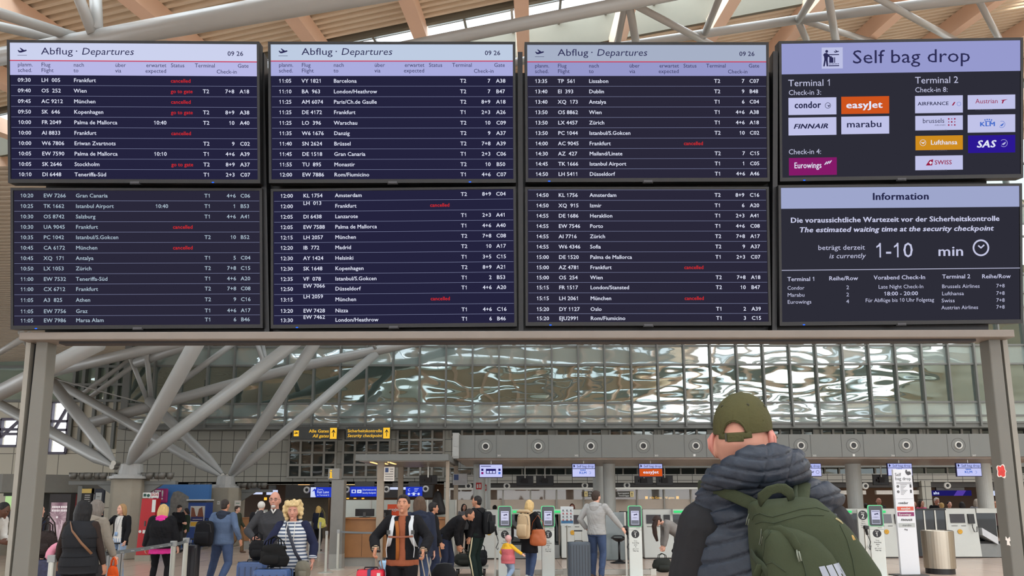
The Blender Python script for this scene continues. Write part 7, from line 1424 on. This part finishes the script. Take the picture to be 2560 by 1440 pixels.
# --- people beyond the counters
def bust(px, Y, H, label, skin, hair, hc, top, rz=0., face=False, **kw):
    p = Person(label, px, Y, rz, H, skin, vox=.016, faceless=not face, fem=hair in ('bob', 'long', 'bun'), **kw); p.top('jacket', top, .03, .82); p.trousers(BLK); p.shoes(SH_B)
    if hair: p.hair(hair, hc)
    return p
p = bust(2196, 25, 1.66, 'bald man in a dark suit and white shirt beyond the machines, left of the totem', 'ruddy', 'fringe', (190, 184, 176), CHAR, .1, True); p.add('shirt_front', MB().loft([(0, -.12, 1.46), (0, -.165, 1.3), (0, -.165, 1.1)], [(.045, .02), (.05, .015), (.03, .01)], 12, (1, 0, 0)), WHT)
bust(2302, 25, 1.58, 'dark-haired woman in pink beyond the glass barrier, right of the totem', 'fair', 'bob', (52, 36, 30), cloth('pink_top', (206, 84, 120)), .3, True)
bust(2283, 25.4, 1.54, 'person in pink half hidden at the right edge of the totem', 'fair', 'bob', (140, 110, 90), cloth('pink_top', (206, 84, 120)))
p = bust(2341, 25.2, 1.66, 'white-haired man with glasses in black beyond the glass barrier', 'ruddy', 'short', (206, 200, 192), BLK, 0, True); p.glasses(); p.beard((206, 200, 192))
bust(2353, 24.2, 1.50, 'person with short blond hair in front of the white-haired man', 'fair', 'crop', (206, 170, 110), cloth('light_pink', (206, 180, 176)), PI)
bust(2372, 25, 1.54, 'dark-haired person in a red top beyond the counter', 'fair', 'crop', (34, 26, 26), cloth('red_top', (176, 52, 56)), -.1, True)
bust(2404, 24.6, 1.52, 'person with dark hair in navy, back turned, beyond the rightmost machine', 'fair', 'bob', (30, 26, 28), DNAVY, PI - .2)
bust(2441, 24.6, 1.61, 'grey-haired woman in a grey jacket beyond the rightmost machine', 'fair', 'bob', (168, 158, 146), cloth('grey_jacket', (126, 126, 130)), PI - 1.0)
p = bust(2486, 25, 1.56, 'man with glasses in a dark shirt partly hidden by the right post', 'tan', 'crop', (50, 40, 36), cloth('dark_plaid', (70, 52, 52)), -.2, True); p.glasses()
bust(1430, 23.4, 1.50, 'red-haired staff person behind the icon board', 'fair', 'bob', (110, 46, 36), WHT, 0, True); bust(1237, 23.6, 1.46, 'dark-haired staff person behind the leftmost machine', 'fair', 'bun', (24, 22, 24), DNAVY, PI - .5); bust(1160, 23.6, 1.5, 'dark-haired person behind the track-trousers man', 'fair', 'bob', (30, 26, 28), cloth('grey_jacket', (126, 126, 130)), .4, True)
bust(2163, 25.6, 1.48, 'dark-haired person beyond the angled kiosk', 'tan', 'crop', (40, 30, 28), BLK, PI)
# --- left luggage
suitcase('dark suitcase with a blue floral print behind the thick stanchion', (at(124, 1420, 9.7).x, 9.7, 0), .1, .36, .88, .3, (34, 38, 62), .12, 0, M=mat('floral_print', (40, 44, 72), var=.9, scale=22))
g = at(148, 1385, 9.65); r = thing('neck_pillow', 'pink neck pillow on the dark floral suitcase', 'pillow', (g.x, 9.62, .895)); obj('cushion', MB().loft([(.10 * math.cos(a), .04 * math.sin(a), .06 + .10 * math.sin(a)) for a in [math.radians(-40 + 260 * k / 12) for k in range(13)]], [.03] + [.05] * 11 + [.03], 14), cloth('pillow_pink', (214, 142, 160)), r, smooth=True)
soft_bag('dark furry shoulder bag between the left post and the floral suitcase', 'fur_bag', 'bag', (at(116, 1350, 9.75).x, 9.75, .885), 0, .28, .36, .16, (44, 38, 36), .2, 15, True, M=cloth('fur_dark', (50, 42, 40), bump=1., bs=60))
suitcase('silver ribbed suitcase with a black centre band in the left queue', (at(277, 1420, 12.0).x, 12.0, 0), .0, .30, .83, .22, (150, 150, 148), .12, 6)
suitcase('slim black suitcase right of the pink-hood woman', (at(457, 1420, 13.9).x, 14.3, 0), .0, .22, .80, .22, (34, 34, 38), .1, 3)
# ================================================================== MAN IN THE OLIVE CAP (nearest figure)
from mathutils.bvhtree import BVHTree
YH = 2.15
man = Person('man from behind in an olive cap, navy quilted hooded vest and black sleeves', 1906, YH, PI - .04, 1.90, 'ruddy', wr=(-.27, -.10, .90), wl=(.27, -.10, .90), vox=.0055, sh=.81, fat=1.02, hoff=(.038, 0, .015), hx=.92, faceless=True, hy=-.5, hp=-.06)
IM = (Matrix.Translation(man.r.location) @ Matrix.Rotation(man.r.rotation_euler[2], 4, 'Z')).inverted()
def LP(px, py, Y): return IM @ at(px, py, Y)
def raw(name, mb, m, parent=None, **kw): return obj(name, mb, m, parent or man.r, smooth=kw.pop('smooth', True), **kw)
M_vest = mat('vest_navy_nylon', (35, 43, 55), rough=.5, var=.10, scale=9, bump=.22, bscale=34, spec=.4)
M_slv = mat('sleeve_black', (11, 12, 17), rough=.8, var=.1, bump=.2, bscale=20)
man.top('sweater', M_slv, .004, .9, armpad=.018)
mb = MB(); man.torso(mb, .024, .86, 1.45); n0 = len(mb.v)
for row in (((1750, 1262, .02), (1768, 1250, .05), (1800, 1240, .085), (1850, 1232, .10), (1930, 1228, .10), (2010, 1234, .10), (2050, 1240, .085), (2080, 1252, .05), (2098, 1266, .02)), ((1760, 1300, .02), (1776, 1296, .06), (1812, 1292, .10), (1930, 1290, .125), (2030, 1294, .10), (2070, 1300, .06), (2088, 1306, .02))):
    mb.loft([LP(x, y, 2.12) for x, y, _ in row], [(r_, .028 + .02 * min(1, r_ / .08)) for *_, r_ in row], 20, (0, 1, 0))
mb.v = [tuple(Vector(v_) / man.k) if i >= n0 else v_ for i, v_ in enumerate(mb.v)]
for q in (-1, 1): mb.ball(man.U((q * .128, .015, 1.385)), (.045, .085, .06), 14, 10); mb.loft([man.U((q * .125, .012, 1.425)), man.U((q * .09, .02, 1.465)), man.U((q * .04, .03, 1.51))], [(.062, .085), (.062, .085), (.058, .07)], 16, (0, 1, 0))
mb.loft([man.U((0, .03, 1.43)), man.U((0, .028, 1.50)), man.U((0, .022, 1.555))], [(.10, .09), (.088, .08), (.074, .07)], 20, (1, 0, 0))
vest = man.part('quilted_vest', mb, M_vest, .0052)
man.trousers(DJEAN, .014); man.shoes(SH_B)
# hood bundle behind the neck
mb = MB(); sd = (1, 0, 0)
cs = [(1755, 1212, 2.10, .010), (1772, 1206, 2.06, .026), (1804, 1193, 2.03, .038), (1845, 1178, 2.01, .050), (1890, 1164, 2.0, .060), (1935, 1163, 2.01, .060), (1972, 1168, 2.03, .054), (1998, 1180, 2.06, .040), (2012, 1190, 2.09, .018)]
mb.loft([LP(x, y, Y) for x, y, Y, _ in cs], [(r * .95, r * 1.02) for *_, r in cs], 26, (0, 1, 0))
for x, y, Y, r in ((1893, 1150, 2.06, .040), (1935, 1148, 2.07, .042), (1968, 1158, 2.08, .040)): mb.ball(LP(x, y + 5, Y), (r, r, r * .75), 18, 12)
mb.loft([LP(1790, 1200, 2.14), LP(1790, 1188, 2.22), LP(1820, 1175, 2.30)], [.03, .035, .02], 14); mb.loft([LP(1992, 1178, 2.13), LP(1985, 1150, 2.2), LP(1950, 1135, 2.26)], [.035, .038, .02], 14)
hood = raw('hood', mb, M_vest, remesh=.0052, sm=6)
# cap
hc = man.hc * man.k + Vector((0, .004, .046)); CR = (.0785, .102, .101)
OLV = mat('cap_olive_twill', (76, 74, 46), rough=.85, var=.14, scale=30, bump=.2, bscale=120, spec=.2)
nu, nv = 216, 66; v = []; f = []
for i in range(nv + 1):
    for k in range(nu):
        a = 2 * PI * k / nu; back = math.sin(a)
        tmax = PI * (.535 + .045 * max(0, back) - .02 * max(0, -back)); t = tmax * i / nv; g_ = 1 - .012 * math.exp(-((a % (PI / 3)) / .05) ** 2)
        v.append((CR[0] * math.sin(t) * math.cos(a) * g_, CR[1] * math.sin(t) * math.sin(a) * g_, CR[2] * math.cos(t) * (1 + .03 * math.sin(t))))
for i in range(nv):
    for k in range(nu):
        a = 2 * PI * (k + .5) / nu; x = CR[0] * math.cos(a); z = CR[2] * math.cos(PI * .555 * (i + .5) / nv)
        if math.sin(a) > 0 and (x / .031) ** 2 + ((z + .022) / .036) ** 2 < 1 and z < .03: continue
        f.append((i * nu + k, (i + 1) * nu + k, (i + 1) * nu + (k + 1) % nu, i * nu + (k + 1) % nu))
mb = MB().add([hc + Vector(q) for q in v], f); cap = raw('cap', mb, OLV)
sl = cap.modifiers.new('t', 'SOLIDIFY'); sl.thickness = .004; sl.offset = 1; LAZY.append(cap)
def CP(a, z, e=.003):
    t = math.acos(max(-1, min(1, z / CR[2]))); return hc + Vector((CR[0] * math.sin(t) * math.cos(a) * (1 + e / .09), CR[1] * math.sin(t) * math.sin(a) * (1 + e / .1), z))
for k in range(6): raw('panel_seam', MB().tube([CP(PI / 6 + k * PI / 3 + PI / 6 * 0, z, .0045) for z in (.095, .08, .06, .035, .012)], .0011, 6), OLV, cap)
raw('button', MB().ball(hc + Vector((0, 0, .104)), (.008, .008, .004), 12, 8), OLV, cap)
for a in (PI * .5 - .55, PI * .5 + .55, PI * .5 - 1.4, PI * .5 + 1.4): raw('eyelet', MB().lathe([(.0022, -.001), (.0046, -.001), (.0046, .0015), (.0022, .0015)], 14, tuple(CP(a, .058, .006)), 'y'), mat('eyelet_dark_olive', (48, 48, 28)), cap)
raw('opening_binding', MB().tube([hc + Vector((.032 * math.cos(q), CR[1] * math.sqrt(max(.05, 1 - (.032 * math.cos(q) / CR[0]) ** 2 - ((-.022 + .037 * math.sin(q)) / CR[2]) ** 2)) + .004, -.022 + .037 * math.sin(q))) for q in [PI * k / 14 for k in range(15)]], .0028, 8), OLV, cap)
yb = hc.y + CR[1]
raw('strap', MB().loft([hc + Vector((-.045, CR[1] * .84, -.027)), hc + Vector((-.02, CR[1] * .965, -.030)), hc + Vector((.02, CR[1] * .965, -.030)), hc + Vector((.045, CR[1] * .84, -.027))], [(.004, .010)] * 4, 10, (0, 1, 0)), OLV, cap)
raw('strap_tab', MB().box(hc.x - .026, hc.x + .020, yb - .006, yb + .001, hc.z - .047, hc.z - .030), OLV, cap, bevel=.002, smooth=False); raw('buckle', MB().box(hc.x + .020, hc.x + .025, yb - .006, yb + .002, hc.z - .045, hc.z - .022), mat('buckle_dark', (52, 50, 36), rough=.4, metal=.3), cap, smooth=False)
raw('peak', MB().loft([hc + Vector((0, -.09, -.015)), hc + Vector((0, -.14, -.022)), hc + Vector((0, -.175, -.038))], [(.075, .004), (.07, .004), (.045, .003)], 18, (1, 0, 0)), OLV, cap)
# ears, neck folds (on the head itself)
for q in (-1, 1):
    c = man.hc * man.k + Vector((q * .073, .008, -.004)); 
    e = raw('ear', MB().loft([c + Vector((0, .0, -.036)), c + Vector((q * .006, .006, -.022)), c + Vector((q * .013, .012, .006)), c + Vector((q * .012, .012, .026)), c + Vector((q * .003, .004, .036))], [(.006, .006), (.010, .012), (.012, .019), (.011, .017), (.006, .008)], 16, (1, 0, 0)), mat('skin_ear', (196, 128, 114), rough=.5, var=.08), smooth=True, subs=1)
    raw('ear_rim', MB().tube([c + Vector((q * .010, -.004, -.03)), c + Vector((q * .021, .018, -.006)), c + Vector((q * .022, .020, .018)), c + Vector((q * .012, .008, .036)), c + Vector((q * .004, -.012, .030))], .0042, 8), MATS['skin_ear'], e)
HR = Matrix.Translation(hc) @ Matrix.Rotation(-.5, 4, 'Z') @ Matrix.Translation(-hc)
for o in list(man.r.children):
    if o.name.split('.')[0] in ('cap', 'ear'):
        for q in [o] + list(o.children): q.data.transform(HR)
# ---- olive backpack
PKM = mat('pack_olive_canvas', (58, 65, 47), rough=.85, var=.10, scale=5, bump=.12, bscale=220, spec=.2); PKD = mat('pack_seam_olive', (44, 54, 34), rough=.8)
bp = thing('backpack', 'olive green backpack with three grey stripes, worn by the man in the olive cap', 'backpack', man.r.location, man.r.rotation_euler[2])
rg = [(1950, 1246, 58, .020), (1955, 1252, 82, .05), (1962, 1266, 86, .075), (1976, 1292, 98, .09), (1994, 1330, 115, .098), (2014, 1380, 130, .102), (2038, 1440, 146, .105), (2050, 1520, 150, .105), (2060, 1610, 148, .10), (2064, 1680, 136, .08), (2066, 1700, 100, .05)]
mb = MB(); n = 40; v = []; f = []
for x, y, hw, dp in rg:
    c = at(x, y, 1.94); tilt = -.20
    for k in range(n):
        a = 2 * PI * k / n; cx, sy = math.cos(a), math.sin(a); cx = math.copysign(abs(cx) ** .62, cx); sy = math.copysign(abs(sy) ** .62, sy)
        w = hw * .00102; p = Vector((w * cx, dp * sy, -tilt * w * cx * .35 if y < 1300 else -tilt * w * cx * .5)); v.append(IM @ (c + p))
for i in range(len(rg) - 1):
    for k in range(n): f.append((i * n + k, (i + 1) * n + k, (i + 1) * n + (k + 1) % n, i * n + (k + 1) % n))
f += [tuple(range(n)), tuple(reversed(range((len(rg) - 1) * n, len(rg) * n)))]
mb.add(v, f); body = raw('main_compartment', mb, PKM, bp, remesh=.006, sm=10)
pk = [(1938, 1316, 14, .008), (1950, 1326, 40, .03), (1972, 1350, 64, .042), (1992, 1390, 80, .05), (2008, 1440, 92, .054), (2022, 1510, 98, .054), (2032, 1590, 92, .05), (2034, 1620, 60, .03)]
mb = MB(); v = []; f = []
for x, y, hw, dp in pk:
    c = at(x, y, 1.845)
    for k in range(n): a = 2 * PI * k / n; cx, sy = math.cos(a), math.sin(a); cx = math.copysign(abs(cx) ** .7, cx); sy = math.copysign(abs(sy) ** .7, sy); w = hw * .00099; v.append(IM @ (c + Vector((w * cx, dp * sy, .10 * w * cx))))
for i in range(len(pk) - 1):
    for k in range(n): f.append((i * n + k, (i + 1) * n + k, (i + 1) * n + (k + 1) % n, i * n + (k + 1) % n))
f += [tuple(range(n)), tuple(reversed(range((len(pk) - 1) * n, len(pk) * n)))]
mb.add(v, f); pocket = raw('front_pocket', mb, PKM, bp, remesh=.005, sm=8)
mb = MB().loft([LP(2128, 1372, 1.93), LP(2140, 1392, 1.91), LP(2150, 1440, 1.90), LP(2160, 1540, 1.90), LP(2160, 1600, 1.92)], [.012, .03, .042, .046, .03], 20); raw('side_pocket', mb, PKM, bp, remesh=.005, sm=6)
# ribbons
def ribbon(name, pts, w, m, parent, t=.004, side=None, n=10): return raw(name, MB().loft(pts, [(w, t)] * len(pts), n, side), m, parent)
ribbon('shoulder_strap', [LP(1748, 1216, 2.26), LP(1762, 1212, 2.17), LP(1782, 1219, 2.075), LP(1826, 1236, 2.02), LP(1872, 1256, 1.985), LP(1900, 1272, 1.965)], .0175, PKM, bp, .005, (0, 0, 1), 12)
ribbon('shoulder_strap', [LP(2018, 1206, 2.26), LP(2014, 1192, 2.17), LP(2011, 1196, 2.08), LP(2008, 1218, 2.02), LP(2005, 1244, 1.985), LP(2004, 1262, 1.965)], .0185, PKM, bp, .005, (1, 0, 0), 12)
ribbon('shoulder_strap_edge', [LP(1990, 1204, 2.05), LP(1988, 1225, 2.0), LP(1990, 1250, 1.96)], .006, PKD, bp, .004, (1, 0, 0))
ribbon('top_handle', [LP(1898, 1256, 1.90), LP(1904, 1243, 1.88), LP(1924, 1226, 1.865), LP(1942, 1221, 1.862), LP(1958, 1221, 1.866), LP(1974, 1232, 1.88), LP(1980, 1250, 1.90)], .0135, PKM, bp, .003, (0, .55, 1), 12)
bake_lazy()
def bvh(*os):
    V = []; F = []
    for o in os:
        k = len(V); V += [q.co.copy() for q in o.data.vertices]; F += [[i + k for i in p.vertices] for p in o.data.polygons]
    return BVHTree.FromPolygons(V, F)
T_pack = bvh(body, pocket); camL = IM @ CAM; IR = IM.to_3x3()
def hit(px, py, e=.002, T=None):
    d = (IR @ ray(px, py)).normalized(); h, nn, i, dist = (T or T_pack).ray_cast(camL, d)
    return (h - d * e) if h else LP(px, py, 1.86)
def line(name, pts, r, m, seg=6, e=.001, parent=None):
    P = []
    for (x0, y0), (x1, y1) in zip(pts, pts[1:]): P += [hit(x0 + (x1 - x0) * k / seg, y0 + (y1 - y0) * k / seg, e) for k in range(seg)]
    P.append(hit(*pts[-1], e)); return raw(name, MB().tube(P, r, 6), m, parent or bp)
line('main_zip', [(1880, 1300), (1886, 1288), (1900, 1283), (1918, 1290), (1932, 1292), (1960, 1284), (1998, 1273), (2040, 1268), (2072, 1278)], .0016, PKD)
line('zip_flap_seam', [(1888, 1310), (1905, 1304), (1935, 1308), (1968, 1298), (2010, 1287), (2060, 1288)], .0013, PKD)
line('pocket_zip', [(1916, 1345), (1924, 1322), (1944, 1318), (1968, 1330), (1985, 1348), (1998, 1378), (2012, 1420), (2020, 1460)], .0018, PKD)
line('pocket_seam', [(1908, 1390), (1912, 1350), (1926, 1330)], .0013, PKD); line('side_seam', [(2100, 1312), (2118, 1350), (2132, 1400), (2140, 1450)], .0014, PKD); line('lower_seam', [(1890, 1420), (1930, 1405), (1965, 1430)], .0014, PKD)
# the flap of the front pocket
P0 = [hit(1921, 1322, .004), hit(1950, 1322, .006), hit(1976, 1340, .007), hit(1990, 1362, .007), hit(1998, 1384, .005)]; raw('pocket_flap', MB().loft(P0, [(.006, .004), (.010, .004), (.012, .004), (.010, .004), (.005, .003)], 10, (0, 0, 1)), PKM, bp)
M_pull = mat('zip_pull_grey', (96, 100, 84), rough=.4)
raw('zip_pull', MB().tube([LP(1872, 1284, 1.93), LP(1868, 1296, 1.92), LP(1865, 1312, 1.92), LP(1869, 1313, 1.92), LP(1873, 1297, 1.92)], .0012, 6), M_pull, bp)
raw('zip_pull', MB().tube([hit(1903, 1322, .005), hit(1902, 1342, .008), hit(1898, 1362, .008), hit(1903, 1362, .008), hit(1906, 1342, .008)], .0013, 6), M_pull, bp)
raw('zip_pull', MB().tube([hit(1992, 1374, .006), hit(1993, 1386, .010), hit(1998, 1404, .010), hit(2003, 1402, .010), hit(1999, 1386, .010), hit(1996, 1374, .006)], .0022, 8), mat('zip_pull_light', (112, 118, 104), rough=.4), bp)
for name, q in (('stripe_mark', ((2047, 1417), (2061.5, 1414.5), (2092, 1476), (2072, 1478))), ('stripe_mark', ((2065, 1414.5), (2080, 1411), (2113, 1476), (2094, 1477))), ('stripe_mark', ((2083, 1410.5), (2097, 1406.5), (2134, 1474), (2115, 1476)))):
    v = []; N = 6
    for i in range(N + 1):
        for j in range(4):
            a = [q[0][c] + (q[3][c] - q[0][c]) * i / N for c in (0, 1)]; b = [q[1][c] + (q[2][c] - q[1][c]) * i / N for c in (0, 1)]; v.append(hit(a[0] + (b[0] - a[0]) * j / 3, a[1] + (b[1] - a[1]) * j / 3, .0018))
    raw(name, MB().add(v, [(i * 4 + j, i * 4 + j + 1, i * 4 + j + 5, i * 4 + j + 4) for i in range(N) for j in range(3)]), mat('reflective_grey', (142, 148, 160), rough=.5), bp)
cd_ = raw('cord_loop', MB().tube([hit(2090, 1296, .003), hit(2102, 1304, .006), LP(2112, 1318, 1.88), LP(2118, 1332, 1.87), LP(2124, 1340, 1.87)], .0024, 8), mat('cord_beige', (178, 166, 124), rough=.8, bump=.5, bscale=300), bp)
raw('tassel', MB().loft([LP(2122, 1338, 1.87), LP(2127, 1343, 1.865), LP(2134, 1352, 1.86)], [.005, .0075, .006], 10), mat('tassel_gold', (186, 150, 84), rough=.7, bump=.6, bscale=200), cd_)
ribbon('webbing_strap', [LP(1878, 1380, 1.93), LP(1890, 1400, 1.89), LP(1908, 1416, 1.845), LP(1924, 1440, 1.83)], .011, PKD, bp, .003, (0, .2, 1)); ribbon('webbing_strap', [LP(1884, 1470, 1.90), LP(1892, 1436, 1.87), LP(1902, 1412, 1.85)], .010, PKM, bp, .003, (1, 0, 0))
# quilting: stitched channels and wrinkles pressed into vest and hood
def quilt(o, fn, depth, wid, wr=.0015, seed=0.):
    me = o.data; N = len(me.vertices); co_ = np.empty(N * 3, 'f'); me.vertices.foreach_get('co', co_); nn = np.empty(N * 3, 'f'); me.vertices.foreach_get('normal', nn); co_ = co_.reshape(-1, 3); nn = nn.reshape(-1, 3)
    d = fn(co_); puff = -depth * np.exp(-(d / wid) ** 2)
    x, y, z = co_.T; wrk = wr * (np.sin(95 * z + 60 * x + 3 * np.sin(40 * x + seed)) * np.sin(70 * x - 50 * z + 2 * np.sin(33 * z)) )
    co_ += nn * (puff + wrk)[:, None]; me.vertices.foreach_set('co', co_.ravel()); me.update()
def dist_lines(u, per): m_ = np.mod(u, per); return np.minimum(m_, per - m_)
quilt(vest, lambda c: np.minimum(dist_lines(c[:, 2] + .22 * c[:, 0] + .03 * np.sin(9 * c[:, 0]), .046), np.where(c[:, 1] > 0, 9, 9)), .0085, .0034, .0008)
HC = LP(1885, 1175, 2.03)
quilt(hood, lambda c: np.minimum(dist_lines(c[:, 2] - .35 * np.abs(c[:, 0] - HC.x) ** 1.3 + .2 * c[:, 1], .036), np.minimum(np.abs(c[:, 0] - HC.x + .012 + .25 * (c[:, 2] - HC.z)), np.abs(c[:, 0] - HC.x + .082 + .3 * (c[:, 2] - HC.z)))), .0075, .004, .0016, 1.)
bake_lazy(); apply_cuts(); wrinkle_all()
